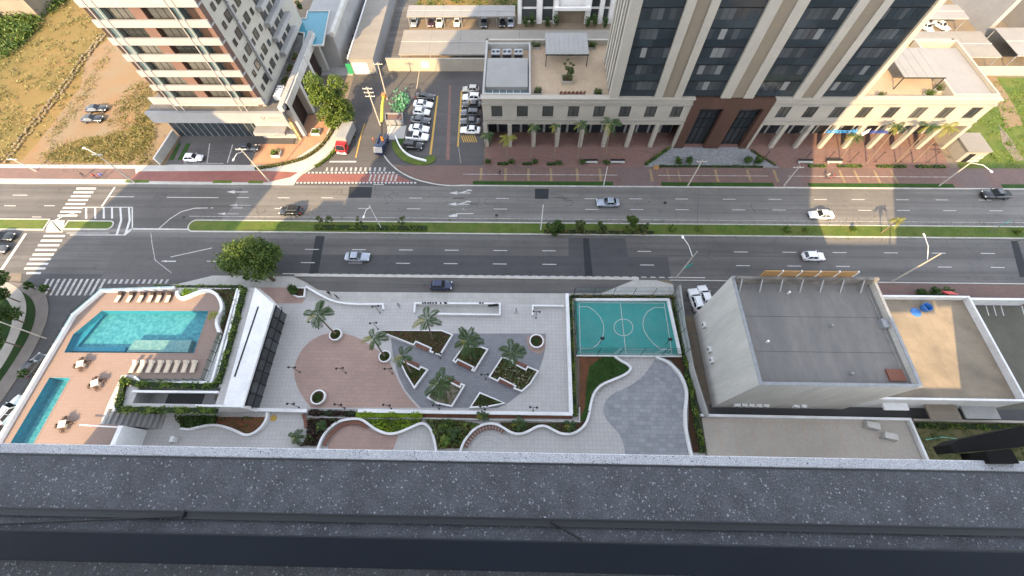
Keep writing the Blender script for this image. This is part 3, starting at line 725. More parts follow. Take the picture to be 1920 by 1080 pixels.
# yellow tactile bands and white line on the brick pavement (painted markings are pieces of it)
pav = bpy.data.objects['brick_pavement']
for px in (905, 951, 994, 1036, 1085, 1128, 1223, 1255, 1275, 1345, 1405, 1455):
    a, b = G(px-3, 337), G(px+3, 337); c, d = G(px+3, 314), G(px-3, 314)
    x0 = (a[0]+d[0])/2; w_ = .26 if px not in (1255, 1275) else .12
    MB().flat([(x0-w_, 58.5), (x0+w_, 58.5), (x0+w_, 61.9), (x0-w_, 61.9)], .146).build('yellow_band', yband, pav)
for x0, x1 in ((-12, 20), (28.5, 51), (55, 88)):
    MB().flat([(x0, 60.1), (x1, 60.1), (x1, 60.24), (x0, 60.24)], .147).build('white_line', lineg, pav)
for px in (1575, 1603, 1640, 1672): 
    x0 = G(px, 325)[0]; MB().flat([(x0-.22, 58.5), (x0+.22, 58.5), (x0+.22, 61.9), (x0-.22, 61.9)], .146).build('yellow_band', yband, pav)
# median
def median(path):
    k = struct('median_kerb', MB().ring(path, .25, 0, .16), kerbw)
    g = struct('median_grass', MB().prism(offset(path, .25), 0, .15), grass)
    return g
def rounded(x0, x1, y0, y1, r=1.4, left=True, right=True):
    p = []
    def arc(cx, cy, a0, a1): 
        for k in range(9):
            a = R(a0+(a1-a0)*k/8); p.append((cx+r*math.cos(a), cy+r*math.sin(a)))
    if right: arc(x1-r, y0+r, -90, 0); arc(x1-r, y1-r, 0, 90)
    else: p += [(x1, y0), (x1, y1)]
    if left: arc(x0+r, y1-r, 90, 180); arc(x0+r, y0+r, 180, 270)
    else: p += [(x0, y1), (x0, y0)]
    return p
xm = G(352, 427)[0]
median(rounded(xm, 320, 45.1, 48.0, 1.35, True, False))
median(rounded(G(122, 424)[0], G(213, 424)[0], 45.4, 47.6, 1.05, False, True))
median(rounded(-320, G(88, 424)[0], 45.2, 47.9, 1, False, False))
struct('median_crossing', MB().prism([G(90, 413), G(122, 413), G(118, 436), G(86, 436)], 0, .05), conc)
# south side: service bay, pavements
kerb('bay_island', [(-41, 35.75), (21.5, 35.75)], .55, 0, .16, kerbw)
struct('service_bay', MB().flat(smooth([(-40.6, 35.4), (-38.5, 34.4), (-36, 32.9), (-33, 32.55)], 2)+[(14, 32.75), (20.2, 35.3)], .018), asph_s)
spave = struct('south_pavement', MB().prism([(-75, 31.5), (-70.3, 30.4), (-58, 31.0), (-46, 31.4), (-43.6, 31.1), (-40.6, 30.4), (27.4, 30.4), (27.4, 34.6), (24.5, 35.45), (20.6, 35.45), (14.4, 32.6), (-33, 32.4)]+[(-36, 32.75), (-38.6, 34.25), (-41.2, 35.45), (-56, 35.45), (-62, 33.6), (-68, 32.4)], 0, .15), conc)
struct('east_frontage', MB().flat([(27.4, 28.6), (320, 28.6), (320, 35.6), (27.4, 35.6)], .012), asph_s)
kerb('south_kerb', [(27, 35.5), (320, 35.5)], .2, 0, .14)
struct('east_footway', MB().prism([(51.5, 31.2), (320, 31.2), (320, 35.3), (51.5, 35.3)], 0, .13), brickd)
# west side street with curved pavement
struct('west_street', MB().flat([(-76.2, 0), (-74.5, 31.5), (-62, 35.6), (-92, 35.6), (-88.5, 28), (-86.5, 18), (-92, 0)], .0185), asph_d)
ctr = [G(*p) for p in ((-30, 800), (30, 716), (72, 645), (94, 590), (88, 550), (66, 535), (40, 530), (-60, 525))]
pts = smooth(ctr, 3)
struct('corner_pavement', MB().prism(pts+[(-200, 38), (-200, -5)], 0, .12), pm('dim_pavement', (.16, .14, .125), (.13, .115, .105), .5, .85, .1, dirt=.4))  # pavement colour lowered to carry the shadow over this corner
struct('corner_lawn', MB().prism(smooth([G(*p) for p in ((-30, 760), (20, 690), (60, 625), (70, 585), (62, 560), (40, 545), (-40, 540))], 3)+[(-200, 37), (-200, 0)], 0, .14), pm('shaded_lawn', (.018, .040, .010), (.012, .028, .008), .6, .95, .5, 7, .1))  # grass colour darkened too, shade of the corner included
struct('curved_walk', MB().prism(smooth([G(*p) for p in ((-40, 745), (10, 685), (42, 620), (53, 580), (46, 550), (25, 533), (-5, 524), (-60, 520))], 3)+smooth([G(*p) for p in ((-60, 545), (-5, 550), (18, 562), (27, 590), (20, 628), (-5, 672), (-60, 720))], 3), 0, .16), pm('walk_concrete', (.30, .28, .25), (.26, .245, .22), .4, .85, dirt=.35))
# ------------------------------------------------------------------ painted markings, children of the road they lie on
def mark(poly, parent, z=.031, mat=linep, name='lane_dash'):
    return MB().flat(poly, z).build(name, mat, parent)
def hline(px0, px1, py, wd=.14, **k):
    a, b = G(px0, py), G(px1, py); y = (a[1]+b[1])/2
    return mark([(a[0], y-wd/2), (b[0], y-wd/2), (b[0], y+wd/2), (a[0], y+wd/2)], **k)
for px in (767, 847, 930, 1096, 1180, 1266, 1355, 1441, 1526, 1597, 1680, 1754, 1835): hline(px, px+24, 372+(px-900)*.0035, parent=avenue)
for px in (763, 845, 926, 1097, 1181, 1266, 1372, 1448, 1609, 1681, 1768, 1855): hline(px, px+25, 392+(px-900)*.0035, parent=avenue)
for px in (521, 602): hline(px, px+22, 371, parent=avenue)
for px in (515, 672): hline(px, px+22, 391, parent=avenue)
for a, b, y in ((24, 52, 366), (8, 30, 386), (83, 103, 386), (60, 78, 407), (313, 410, 370.5), (444, 467, 370.5), (206, 252, 369), (437, 455, 390), (700, 720, 346.5)): hline(a, b, y, parent=avenue)
for px in (572, 660, 748, 834, 925, 1016, 1195, 1376, 1467, 1561, 1657, 1747, 1839): hline(px, px+26, 468.5+(px-700)*.006, .15, parent=near)
for px in (564, 653, 743, 832, 924, 1017, 1200, 1380, 1476, 1567, 1758, 1857): hline(px, px+26, 493.5+(px-700)*.007, .15, parent=near)
for px in (303, 388): hline(px, px+24, 490, .14, parent=near)
for px in range(590, 1268, 17): hline(px, px+10, 514+(px-600)*.0095, .16, parent=near)
hline(530, 580, 513.5, .18, parent=near)
hline(1264, 1322, 520.5, .18, parent=near)
# median edge lines
hline(352, 1920, 411.5, .12, parent=avenue, name='edge_line', mat=lineg)
# crosswalks, west end
for k in range(8):
    y = 353.5+k*7.25; xl = 144-k*5.0; c = [G(xl, y-1.6), G(xl+37, y-1.6), G(xl+35.5, y+1.8), G(xl-1.5, y+1.8)]; mark(c, avenue, name='crosswalk_stripe')
for k in range(9):
    y = 442.5+k*8.7; xl = 83-k*5.2; xl = xl if k < 8 else 51; wd_ = 40 if k < 8 else 27
    mark([G(xl, y-1.8), G(xl+wd_, y-1.8), G(xl+wd_-2, y+2), G(xl-2, y+2)], near, name='crosswalk_stripe')
for k in range(22):
    xt = 88+k*10.7; ln = 13 if k == 0 else (31 if k < 11 else 8); top = 523+(0 if k < 11 else 1)
    sh = ln*.55
    mark([G(xt, top), G(xt+4.6, top), G(xt+4.6-sh, top+ln), G(xt-sh, top+ln)], near, .032, lineg, 'crosswalk_stripe')
# stop bars and hatched island
mark([G(214, 351), G(217, 351), G(193, 387), G(189.5, 387)], avenue, name='stop_bar')
mark([G(46, 438), G(51, 438), G(6, 506), G(0, 506)], near, name='stop_bar')
for x0 in (160, 177, 193, 208.5): mark([G(x0, 389), G(x0+3.4, 389), G(x0+3.8, 410), G(x0, 410)], avenue, name='hatch_bar')
for x0 in (224, 240): mark([G(x0, 389), G(x0+3.6, 389), G(x0+5.5, 413), G(x0-2.5, 440), G(x0-7, 440), G(x0+1.5, 413)], avenue, .0312, name='hatch_bar')
for q in (((155, 388), (249, 388), (249, 389.4), (155, 389.4)), ((247, 389), (249.4, 389), (249.6, 430), (247.2, 430)), ((247, 428), (355, 429), (355, 431), (247, 430.6)), ((232, 438), (247, 428), (249, 430), (236, 441)), ((131, 440), (236, 440), (236, 441.5), (131, 441.3)), ((125, 436.6), (205, 436.6), (205, 437.6), (125, 437.6))):
    mark([G(*p) for p in q], avenue, .0305, name='edge_line')
def ribbon(pts, wd, parent, mat=linep, name='guide_line', z=.0315):
    return MB().wall([G(*p) for p in pts], wd, z-.004, z).build(name, mat, parent)
ribbon([(299, 428), (318, 411), (340, 397), (365, 390.5), (395, 390)], .16, avenue)
ribbon([(390, 390), (400, 390)], .16, avenue)
ribbon([(283, 437), (285, 455), (291, 488), (322, 512)], .13, near, lineg)
ribbon([(320, 482), (398, 465)], .14, near)
mark([G(305, 489.5), G(312, 488), G(312, 489), G(330, 489), G(330, 491), G(312, 491), G(312, 492)], near, .032, name='lane_arrow')
# arrows on the far carriageway
def arrow(px, py, wv=1.0, bent=False, mat=linep):
    s = 1.0
    P = lambda a, b: G(px+a*s, py+b*s*wv)
    mark([P(0, 0), P(16, -3.2), P(14, -.6), P(40, -.6), P(40, .7), P(14, .7), P(16, 3.0)], avenue, .032, mat, 'lane_arrow')
    if bent: mark([P(20, -.6), P(27, -.6), P(38, -4.5), P(40, -3), P(44, -5.5), P(34, -6.5), P(35, -5)], avenue, .0328, mat, 'lane_arrow')
arrow(425, 360); arrow(408, 401, .9, False, lineg); arrow(430, 385, .8, False, lineg)
arrow(842, 362, 1, True); arrow(840, 383, 1, True)
mark([G(840, 405), G(852, 401), G(852, 402.5), G(857, 400), G(888, 400), G(888, 401.4), G(858, 401.5), G(857, 406.5), G(845, 407)], avenue, .032, linep, 'lane_arrow')
hline(846, 871, 371.8, parent=avenue); hline(845, 867, 392, parent=avenue)
# red and white crossing over the side street mouth
mark([G(556, 326), G(740, 326.5), G(775, 342), G(548, 341)], side, .0285, redpath, 'red_crossing_field')
for k in range(26):
    x0 = 563+k*7.2
    if x0 < 742: mark([G(x0, 322.5), G(x0+3.8, 322.5), G(x0+3.6, 325.3), G(x0-.2, 325.3)], side, .031, linep, 'crossing_square')
for k in range(34):
    x0 = 549+k*6.9
    if x0 < 778: mark([G(x0, 341.5), G(x0+3.8, 341.5), G(x0+3.6, 344.2), G(x0-.2, 344.2)], side, .031, linep, 'crossing_square')
for k in range(13):
    x0 = 612+k*9.0
    mark([G(x0, 314), G(x0+3.6, 314), G(x0+2.4, 321), G(x0-1.4, 321)], side, .031, lineg, 'crossing_square')
for k in range(7): 
    x0 = 695+k*8; mark([G(x0, 327), G(x0+3, 327), G(x0-1, 340), G(x0-4, 340)], side, .0318, lineg, 'crossing_square')
mark([G(619, 302), G(668, 302), G(668, 304.5), G(617, 304.5)], side, .031, linep, 'stop_bar')
ribbon([(667, 296), (677, 252), (684, 232)], .25, side, liney, 'centre_line', .030)

rng = random.Random(21)
def tar(px, py, n, ln):
    x, y = G(px, py); a = rng.uniform(0, 6.28); p = [(x, y)]
    for k in range(n):
        a += rng.uniform(-1.3, 1.3); x += math.cos(a)*ln; y += math.sin(a)*ln*.7; p.append((x, y))
    MB().wall(smooth(p, 1), .055, .024, .0272).build('tar_seal', asph_p, avenue)
for px, py in ((712, 362), (725, 370), (740, 360), (822, 365), (900, 384), (915, 380), (893, 388), (1052, 368), (1045, 372), (1068, 376), (640, 358), (1420, 400), (480, 398), (300, 372)):
    for _ in range(2): tar(px+rng.uniform(-8, 8), py+rng.uniform(-3, 3), 6, .55)
MB().cyl(*G(1247, 380.5), .024, .03, .32, None, 12).build('manhole_cover', darkm, avenue); MB().cyl(*G(931, 404), .024, .03, .34, None, 12).build('manhole_cover', darkm, avenue); MB().cyl(*G(345, 407.5), .024, .03, .3, None, 12).build('manhole_cover', darkm, avenue)
# ================================================================== north side
def XY(px, py, y):                     # x of a point on the facade line y
    d = ray(px, py); return d.x*y/d.y
lotg = struct('car_park', MB().flat([(-29.5, 64), (-27.5, 63), (-20, 61.8), (-7.9, 62.3), (-7.9, 93.5), (-33, 93.5), (-29.8, 80)], .03), asph_l)
struct('rear_yard', MB().flat([(-34.5, 93.5), (120, 93.5), (120, 130), (-34.5, 130)], .004), pm('rear_yard_concrete', (.20, .155, .105), (.17, .135, .10), .3, .9, dirt=.4))
struct('west_yard', MB().flat([(-50, 92), (-41.5, 92), (-41.5, 130), (-50, 130)], .005), gplast)
struct('rear_lane', MB().flat([(-35.2, 93.6), (-31.2, 93.6), (-29, 130), (-35, 130)], .012), asph_s)
struct('rear_garden', MB().flat([(-34, 118), (60, 118), (60, 170), (-34, 170)], .010), weeds)
struct('east_lawn', MB().flat([(91, 62.6), (220, 62.6), (220, 90), (99, 92), (95, 80)], .008), grass)
struct('east_dirt_track', MB().flat([G(*p) for p in ((1840, 140), (1865, 140), (1905, 205), (1918, 235), (1885, 240), (1868, 190))], .012), dirtm)
struct('rubble_path', MB().flat([G(*p) for p in ((1872, 232), (1895, 260), (1920, 300), (1905, 302), (1880, 270))], .013), gravel)
struct('car_park_red_line', MB().flat([G(*p) for p in ((836, 300), (843, 300), (846, 160), (842, 160))], .034), brickw)
for q in (((805, 290), (809, 290), (822, 180), (819, 180)), ((857, 275), (860, 275), (867, 170), (864, 170))):
    MB().flat([G(*p) for p in q], .035).build('bay_line', liney, lotg)
for k in range(7):
    a = (864+k*4, 262); MB().flat([G(a[0], 254), G(a[0]+2, 254), G(a[0]+7, 267), G(a[0]+5, 267)], .0355).build('hatch_bar', liney, lotg)

# ---------------- office tower on its podium
B = thing('office_tower', 'cream office tower with dark glass bays rising from a colonnaded podium', 'building', (41, 78, 0))
yf, x0, x1 = 68.1, -7.6, 90.0
zt, zw1, zw0, zb1, zc = 12.1, Z(1000, 199, yf), Z(1000, 219, yf), Z(1000, 224, yf), Z(1000, 233, yf)
bays_l = [-7.35+5.03*k for k in range(9)]; bays_r = [48.5+5.17*k for k in range(9)]
def facade(bays, xa, xb, wpx):
    mb = MB()
    holes = []
    for a, b in zip(bays[:-1], bays[1:]):
        c = (a+b)/2+.05; holes.append((c-1.08, c+1.08))
    xs = [xa]+[v for h in holes for v in h]+[xb]
    mb.box(xa, xb, yf, yf+.5, zc, zw0-.002); mb.box(xa, xb, yf, yf+.5, zw1+.002, zt)
    for a, b in zip(xs[0::2], xs[1::2]): mb.box(a, b, yf, yf+.5, zw0, zw1)
    mb.build('podium_wall', cream, B)
    MB().box(xa-.12, xb+.12, yf-.22, yf-.003, zw1+.35, zw1+.75).build('cornice', creamd, B)
    MB().box(xa-.05, xb+.05, yf-.16, yf-.003, zb1-.25, zb1+.05).build('string_course', creamd, B)
    MB().box(xa-.1, xb+.1, yf-.3, yf+.9, zt+.003, zt+.22).build('coping', cream, B)
    for a, b in holes:
        wn = MB().box(a+.003, b-.003, yf+.22, yf+.28, zw0+.003, zw1-.003).build('window', g_win, B)
        m = MB(); m.box(a, a+.07, yf+.15, yf+.22, zw0, zw1); m.box(b-.07, b, yf+.15, yf+.22, zw0, zw1); m.box((a+b)/2-.04, (a+b)/2+.04, yf+.15, yf+.22, zw0, zw1); m.box(a, b, yf+.14, yf+.215, zw0, zw0+.07); m.box(a, b, yf+.14, yf+.215, zw1-.07, zw1)
        m.build('window_frame', darkm, wn)
        MB().box(a-.1, b+.1, yf-.10, yf+.10, zw0-.12, zw0-.005).build('sill', creamd, wn)
    for a in bays:
        MB().box(a-.42, a+.42, yf-.1, yf+.72, .13, zc-.003).build('column', cream, B, bevel=.03)
    MB().box(xa, xb, yf+.5, yf+6, zc, zc+.1).build('arcade_soffit', gplast, B)
facade(bays_l, x0, 32.95, 0); facade(bays_r, 48.25, x1, 0)
# recessed shop fronts
for xa, xb in ((x0, 32.95), (48.25, x1)):
    MB().box(xa, xb, yf+4.5, yf+4.8, .13, zc).build('recessed_wall', gplast, B)
    n = int((xb-xa)/2.52)
    for k in range(n):
        a = xa+(k+.1)*(xb-xa)/n; b = xa+(k+.9)*(xb-xa)/n
        MB().box(a, b, yf+4.40, yf+4.47, .2, zc-.9).build('shop_window', g_dark, B)
# brown entrance block with two tall glazed openings
op = ((34.8, 39.3), (42.4, 46.9)); zo = Z(1320, 204, 67.9)
m = MB(); yb = 67.85
m.box(32.97, 34.8, yb, yb+.9, .13, zt+.1); m.box(39.3, 42.4, yb, yb+.9, .13, zt+.1); m.box(46.9, 48.23, yb, yb+.9, .13, zt+.1)
for a, b in op: m.box(a, b, yb, yb+.9, zo, zt+.1)
m.build('entrance_block', brownp, B)
for a, b in op:
    g_ = MB().box(a, b, yb+1.4, yb+1.46, 4.6, zo).build('entrance_glazing', g_dark, B)
    nx = 4
    for k in range(nx+1):
        x = a+(b-a)*k/nx; MB().box(x-.04, x+.04, yb+1.28, yb+1.395, .13, zo).build('mullion', darkm, g_)
    for zz in (4.6, 6.8, 8.6): MB().box(a, b, yb+1.27, yb+1.39, zz-.05, zz+.05).build('transom', darkm, g_)
    for k in range(nx):
        xa_, xb_ = a+(b-a)*k/nx+.06, a+(b-a)*(k+1)/nx-.06
        MB().box(xa_, xb_, yb+1.30, yb+1.36, 8.75, zo-.05).build('pane', g_mid, g_)
    MB().box(a, b, yb+1.42, yb+1.50, .14, 4.55).build('door_glazing', g_mid, B)
# podium body and terrace
MB().box(x0, x0+.5, yf+.5, 87, .13, zt).build('side_wall', cream, B)
MB().box(x1-.5, x1, yf+.5, 87, .13, zt).build('side_wall', cream, B)
MB().box(x0, x1, 86.5, 87, .13, zt).build('rear_wall', cream, B)
deckm = tiles('terrace_tiles', (.40, .30, .20), (.36, .275, .19), (.28, .22, .16), .8, .8, .015, 0, .8, .35)
MB().box(x0+.5, x1-.5, yf+.5, 86.5, 10.9, 11.0).build('terrace_floor', deckm, B)
# tower shaft
ty = 68.45; zb_ = zt+.0
stripes = [('cream', 1142, 1159), ('glass', 1159, 1226), ('cream', 1226, 1240.4), ('taupe', 1240.4, 1262.6), ('cream', 1262.6, 1276.5), ('glass', 1276.5, 1350), ('cream', 1350, 1369), ('taupe', 1369, 1392), ('cream', 1392, 1410.5), ('glass', 1410.5, 1484.7), ('cream', 1484.7, 1499.7), ('taupe', 1499.7, 1522), ('cream', 1522, 1536.3), ('glass', 1536.3, 1603.8), ('cream', 1603.8, 1614)]
TH = 46.0; fl = 3.15
def tx(px): return XY(px, 183.5, ty)
PANE = {}
def pane(nm, wd, ht, mat, par, x, y, z, rng):
    key = (round(wd, 2), round(ht, 2), mat.name)
    if key not in PANE: PANE[key] = MB().box(-wd/2, wd/2, 0, .04, -ht/2, ht/2).mesh(nm, mat)
    o = place(PANE[key], nm, par, world=False); off = Vector((0, 0, 0)); q = par
    while q is not None: off += Vector(q.location); q = q.parent
    o.location = Vector((x, y, z))-off; o.rotation_euler = (rng.uniform(-.006, .006), 0, rng.uniform(-.008, .008)); return o
rng = random.Random(3)
for nm, a, b in stripes:
    xa, xb = tx(a), tx(b)
    if nm == 'cream': MB().box(xa, xb, ty-.35, ty+1, zb_+.2, TH).build('pilaster', cream, B)
    elif nm == 'taupe': MB().box(xa, xb, ty-.12, ty+1, zb_+.2, TH).build('stone_panel', taupe, B)
    else:
        bay = MB().box(xa, xb, ty+.25, ty+1, zb_+.2, TH).build('curtain_wall_bay', darkm, B)
        k = 0; z = zb_+.35
        while z < 33:
            n = 7; wd = (xb-xa)/n
            for j in range(2): pane('spandrel_pane', (xb-xa)/2-.05, 1.25, g_dark, bay, xa+(xb-xa)*(j+.5)/2, ty+.10, z+.65, rng)
            lit = rng.randrange(0, 3)
            for j in range(n):
                mt = (g_blind if rng.random() < .13 else g_mid) if (lit <= j < lit+5 and rng.random() < .85) else g_dark
                pane('window_pane', wd-.06, 1.70, mt, bay, xa+(j+.5)*wd, ty+.10, z+2.16, rng)
            MB().box(xa, xb, ty+.05, ty+.2, z+fl-.10, z+fl-.04).build('transom', darkm, bay)
            z += fl; k += 1
xl, xr = tx(1142), tx(1614)
MB().box(xl+.6, xr-.02, ty+1, 82, zb_-.9, TH-.2).build('shaft', mtower, B)
# left flank of the tower: strips of glass and stone
for k in range(6):
    ya = ty+1+k*2.1
    MB().box(xl+.25, xl+.6, ya, ya+1.0, zb_-.9, TH).build('flank_pilaster', cream if k % 2 else mtower, B)
    for j in range(7): MB().box(xl+.45, xl+.58, ya+1.02, ya+2.08, zb_+j*fl+.1, zb_+(j+1)*fl-.1).build('flank_window', g_mid if (j+k) % 3 else g_dark, B)
# parapet walls and roofs on the west terrace
def roofbox(nm, pts, z0, z1, mat, par): return MB().prism(pts, z0, z1).build(nm, mat, par)
west = [G(905, 178, 11.3), G(994, 178, 11.3), G(995, 83, 11.3), G(908, 83, 11.3)]
MB().ring([(x0+.1, yf+.95), (G(995, 150, 12)[0], yf+.95), (G(995, 150, 12)[0], 85.2), (x0+.1, 85.2)], .35, 11.0, 12.4).build('parapet', gplast, B)
xw = G(995, 150, 12)[0]
MB().box(x0+.6, xw-.6, 71.3, 80.2, 11.0, 12.3).build('roof_sheet', roofw, B)
MB().box(x0+.6, xw-.6, 69.4, 71.2, 11.01, 11.6).build('skylight', g_blue, B)
for k in range(6): MB().box(x0+.6+k*1.35, x0+.66+k*1.35, 69.35, 71.25, 11.6, 11.68).build('skylight_bar', whitem, B)
for k in range(3):
    xa = x0+1.3+k*2.35
    u = thing('air_conditioner', 'grey rooftop condenser, %s of three behind the white roof sheet' % ('leftmost', 'middle', 'rightmost')[k], 'air conditioner', (xa+.9, 82.6, 11.0), 0, 'rooftop condensers')
    MB().box(-.9, .9, -1.0, .8, 0, 1.2).build('casing', greym, u, world=False, bevel=.04)
    for s_ in (-.45, .45): MB().cyl(s_, -.1, 1.2, 1.26, .36, None, 14).build('fan_grille', darkm, u, world=False)
    MB().box(-.85, .85, -1.04, -1.0, .1, 1.0).build('coil_face', darkm, u, world=False)
def pergola(label, pts, zr, posts, mat=roofw):
    c = (sum(p[0] for p in pts)/4, sum(p[1] for p in pts)/4)
    t = thing('pergola', label, 'pergola', (c[0], c[1], 11.0), 0, 'roof terrace pergolas')
    p = ccw(pts)
    xs = sorted(q[0] for q in p); ys = sorted(q[1] for q in p); xa, xb, ya, yb_ = xs[0], xs[-1], ys[0], ys[-1]
    n = 9
    for k in range(n): MB().box(xa+(xb-xa)*k/n+.01, xa+(xb-xa)*(k+1)/n-.01, ya, yb_, zr, zr+.06+.02*(k % 2)).build('roof_sheet', mat, t)
    m = MB(); m.box(xa, xb, ya-.06, ya+.06, zr-.22, zr-.003); m.box(xa, xb, yb_-.06, yb_+.06, zr-.22, zr-.003); m.build('beam', darkm, t)
    for x in (xa+.15, xb-.15):
        for y in (ya+.1, yb_-.1): MB().box(x-.07, x+.07, y-.07, y+.07, 11.0, zr-.22).build('post', darkm, t)
    return t
z_p = 13.6
pergola('white sheet pergola on black posts over the terrace beside the tower', [G(1024, 102, z_p), G(1102, 102, z_p), G(1100, 62, z_p), G(1022, 62, z_p)], z_p, 4)
pergola('white sheet pergola on the sunlit terrace right of the tower', [G(1695, 145, z_p), G(1765, 145, z_p), G(1735, 90, z_p), G(1685, 90, z_p)], z_p, 4)
ey = [G(1798, 187, 11.3), G(1858, 187, 11.3)]
MB().box(G(1790, 187, 12)[0], x1-.7, 69.6, 84, 11.0, 12.0).build('roof_sheet', roofw, B)
MB().ring([(G(1788, 187, 12)[0], yf+.95), (x1-.05, yf+.95), (x1-.05, 86), (G(1788, 187, 12)[0], 86)], .4, 11.0, 12.5).build('parapet', cream, B)
# planters and small trees on the terraces
def boxplanter(label, x, y, z, sx, sy, h=.5, mat=gplast, plant=None, seed=1, ph=.8, group=None, cat='planter', leaf=.22, n=350):
    t = thing('planter_box', label, cat, (x, y, z), 0, group)
    MB().ring([(-sx/2, -sy/2), (sx/2, -sy/2), (sx/2, sy/2), (-sx/2, sy/2)], .12, 0, h).build('box_wall', mat, t, world=False)
    MB().box(-sx/2+.12, sx/2-.12, -sy/2+.12, sy/2-.12, 0, h-.1).build('soil', soil, t, world=False)
    r_ = random.Random(seed)
    bl = [(r_.uniform(-.35, .35)*sx, r_.uniform(-.35, .35)*sy, h+ph*.3, sx*.28, sy*.28, ph*.45) for _ in range(6)]
    place(crown_mesh('planting', bl, n, leaf, plant or lf_shrub, seed, .3), 'planting', t, world=False)
    return t
c = G(1063, 152, 11); boxplanter('square concrete planter with a leafy shrub in front of the pergola', c[0], c[1], 11, 2.2, 2.2, .7, cream, lf_shrub, 5, 1.0)
tree('terrace_tree', 'slim green tree in the square terrace planter', 'tree', c[0], c[1]+.1, 11.5, 4.2, 1.25, 12, 900, lf_shrub, .28, trunk_r=.06, tall=.8, nb=9)
for i, (px, py, lb) in enumerate(((1008, 170, 'rounded reddish shrub at the corner of the white roof'), (1122, 172, 'pale bushy shrub at the foot of the tower'), (1005, 84, 'green shrub in a low box left of the pergola'), (1110, 84, 'green shrub in a low box right of the pergola'), (1655, 180, 'small shrub on the sunlit terrace next to the last pilaster'), (1745, 175, 'dark shrub under the right terrace pergola'), (1765, 165, 'loose shrub by the long white roof'))):
    c = G(px, py, 11.6); boxplanter(lb, c[0], c[1], 11, 1.7, 1.2, .35, gplast, (lf_shrub, lf_tree)[i % 2], 20+i, 1.3, 'terrace shrubs', 'shrub')
for k in range(7):
    a = G(1052+k*7, 178, 11.2); t = thing('terrace_chair', 'slatted wooden chair, %s along the terrace edge' % ('first from the left', 'second from the left', 'third from the left', 'fourth from the left', 'fifth from the left', 'sixth from the left', 'seventh from the left')[k], 'chair', (a[0], a[1]+.3, 11.0), R(180+8*k), 'terrace chairs')
    MB().box(-.25, .25, -.25, .25, .40, .46).build('seat', wood, t, world=False); MB().box(-.25, .25, .22, .28, .46, .95).build('backrest', wood, t, world=False)
    for s_ in (-.21, .21):
        for q in (-.21, .21): MB().box(s_-.03, s_+.03, q-.03, q+.03, 0, .4).build('leg', wood, t, world=False)
# blue fascia sign, its letters too blurred to read: pale and dark blue letter shapes round a white swoosh
S = thing('fascia_sign', 'long blue letter sign with a white swoosh over the sunlit arcade', 'sign', (XY(1600, 245, 67.9), 67.9, zb1-1.2))
zs0, zs1 = Z(1600, 249.5, 67.9), Z(1600, 242, 67.9)
rng = random.Random(5)
lightb = paint('sign_light_blue', (.06, .30, .62), .4, .2); darkb = paint('sign_dark_blue', (.03, .06, .28), .4, .2)
def letterblocks(pxa, pxb, n, mat):
    xa, xb = XY(pxa, 246, 67.9), XY(pxb, 246, 67.9)
    for k in range(n):
        a = xa+(xb-xa)*(k+.08)/n; b = xa+(xb-xa)*(k+.86)/n; h_ = zs1-zs0; hh = h_*rng.choice((.62, .62, 1.0))
        m = MB(); m.box(a, a+.12, 67.86, 67.94, zs0, zs0+hh); m.box(a+.121, b, 67.86, 67.94, zs0, zs0+.13)
        m.box(a+.121, b, 67.86, 67.94, zs0+h_*.62-.13, zs0+h_*.62); 
        if rng.random() < .6: m.box(b-.12, b-.001, 67.855, 67.945, zs0+.131, zs0+h_*.62-.131)
        m.build('letter', mat, S)
letterblocks(1549, 1608, 11, lightb); letterblocks(1633, 1668, 6, darkb)
m = MB(); xs_ = XY(1616, 248, 67.8); m.tube([(xs_, 67.75, zs0-.35), (xs_+.5, 67.75, zs0+.1), (xs_+.9, 67.75, zs0+.7), (xs_+1.1, 67.75, zs1+.3)], [.05, .22, .28, .05], 8); m.tube([(xs_-.2, 67.74, zs0-.3), (xs_+.6, 67.74, zs0-.35), (xs_+1.3, 67.74, zs0+.35)], [.05, .16, .04], 8); m.build('swoosh', whitem, S)
# little kiosk at the podium's east end
K = thing('gatehouse', 'small grey flat-roofed gatehouse beyond the podium corner', 'gatehouse', (92.5, 67.5, 0))
p = [G(1768, 296), G(1830, 296), G(1822, 250), G(1790, 258)]
MB().box(91.0, 95.5, 64.5, 69.5, .0, 2.8).build('wall', creamd, K); MB().box(90.8, 95.7, 64.3, 69.7, 2.8, 3.05).build('roof', roofb, K); MB().box(92, 93.2, 64.42, 64.49, .05, 2.2).build('door', darkm, K)

# ---------------- carports, wall, far buildings
def carport(label, xa, xb, ya, yb_, z, n, mat=roofb, cols=True):
    t = thing('carport', label, 'carport', ((xa+xb)/2, ya, 0), 0, 'carports behind the offices')
    for k in range(n): MB().box(xa+(xb-xa)*k/n, xa+(xb-xa)*(k+1)/n-.04, ya, yb_, z+(.0 if k % 2 else .02), z+.10).build('roof_panel', mat, t)
    MB().box(xa, xb, ya+.1, ya+.22, z-.22, z-.003).build('fascia', gplast, t)
    MB().box(xa, xb, (ya+yb_)/2-.1, (ya+yb_)/2+.1, z+.11, z+.2).build('ridge', gplast, t)
    for k in range(n+1):
        x = xa+.3+(xb-xa-.6)*k/n
        for y in (ya+.5, yb_-.5): MB().box(x-.08, x+.08, y-.08, y+.08, 0, z-.003).build('post', greym, t)
    return t
carport('wide beige sheet carport behind the cream boundary wall', -29.9, 36, 95.4, 105.3, 3.1, 9)
carport('narrow pale carport with a row of parked cars beneath', -30.2, -1.8, 111.4, 116.4, 3.0, 6, roofw)
carport('sunlit beige carport behind the right end of the podium', 62, 113, 94.5, 104.5, 3.2, 8)
carport('small pale carport at the upper right with two white cars', 80, 113, 110, 116, 3.2, 5, roofw)
carport('pale carport at the right edge beside the lane', 117, 150, 95, 106, 3.2, 5, roofw)
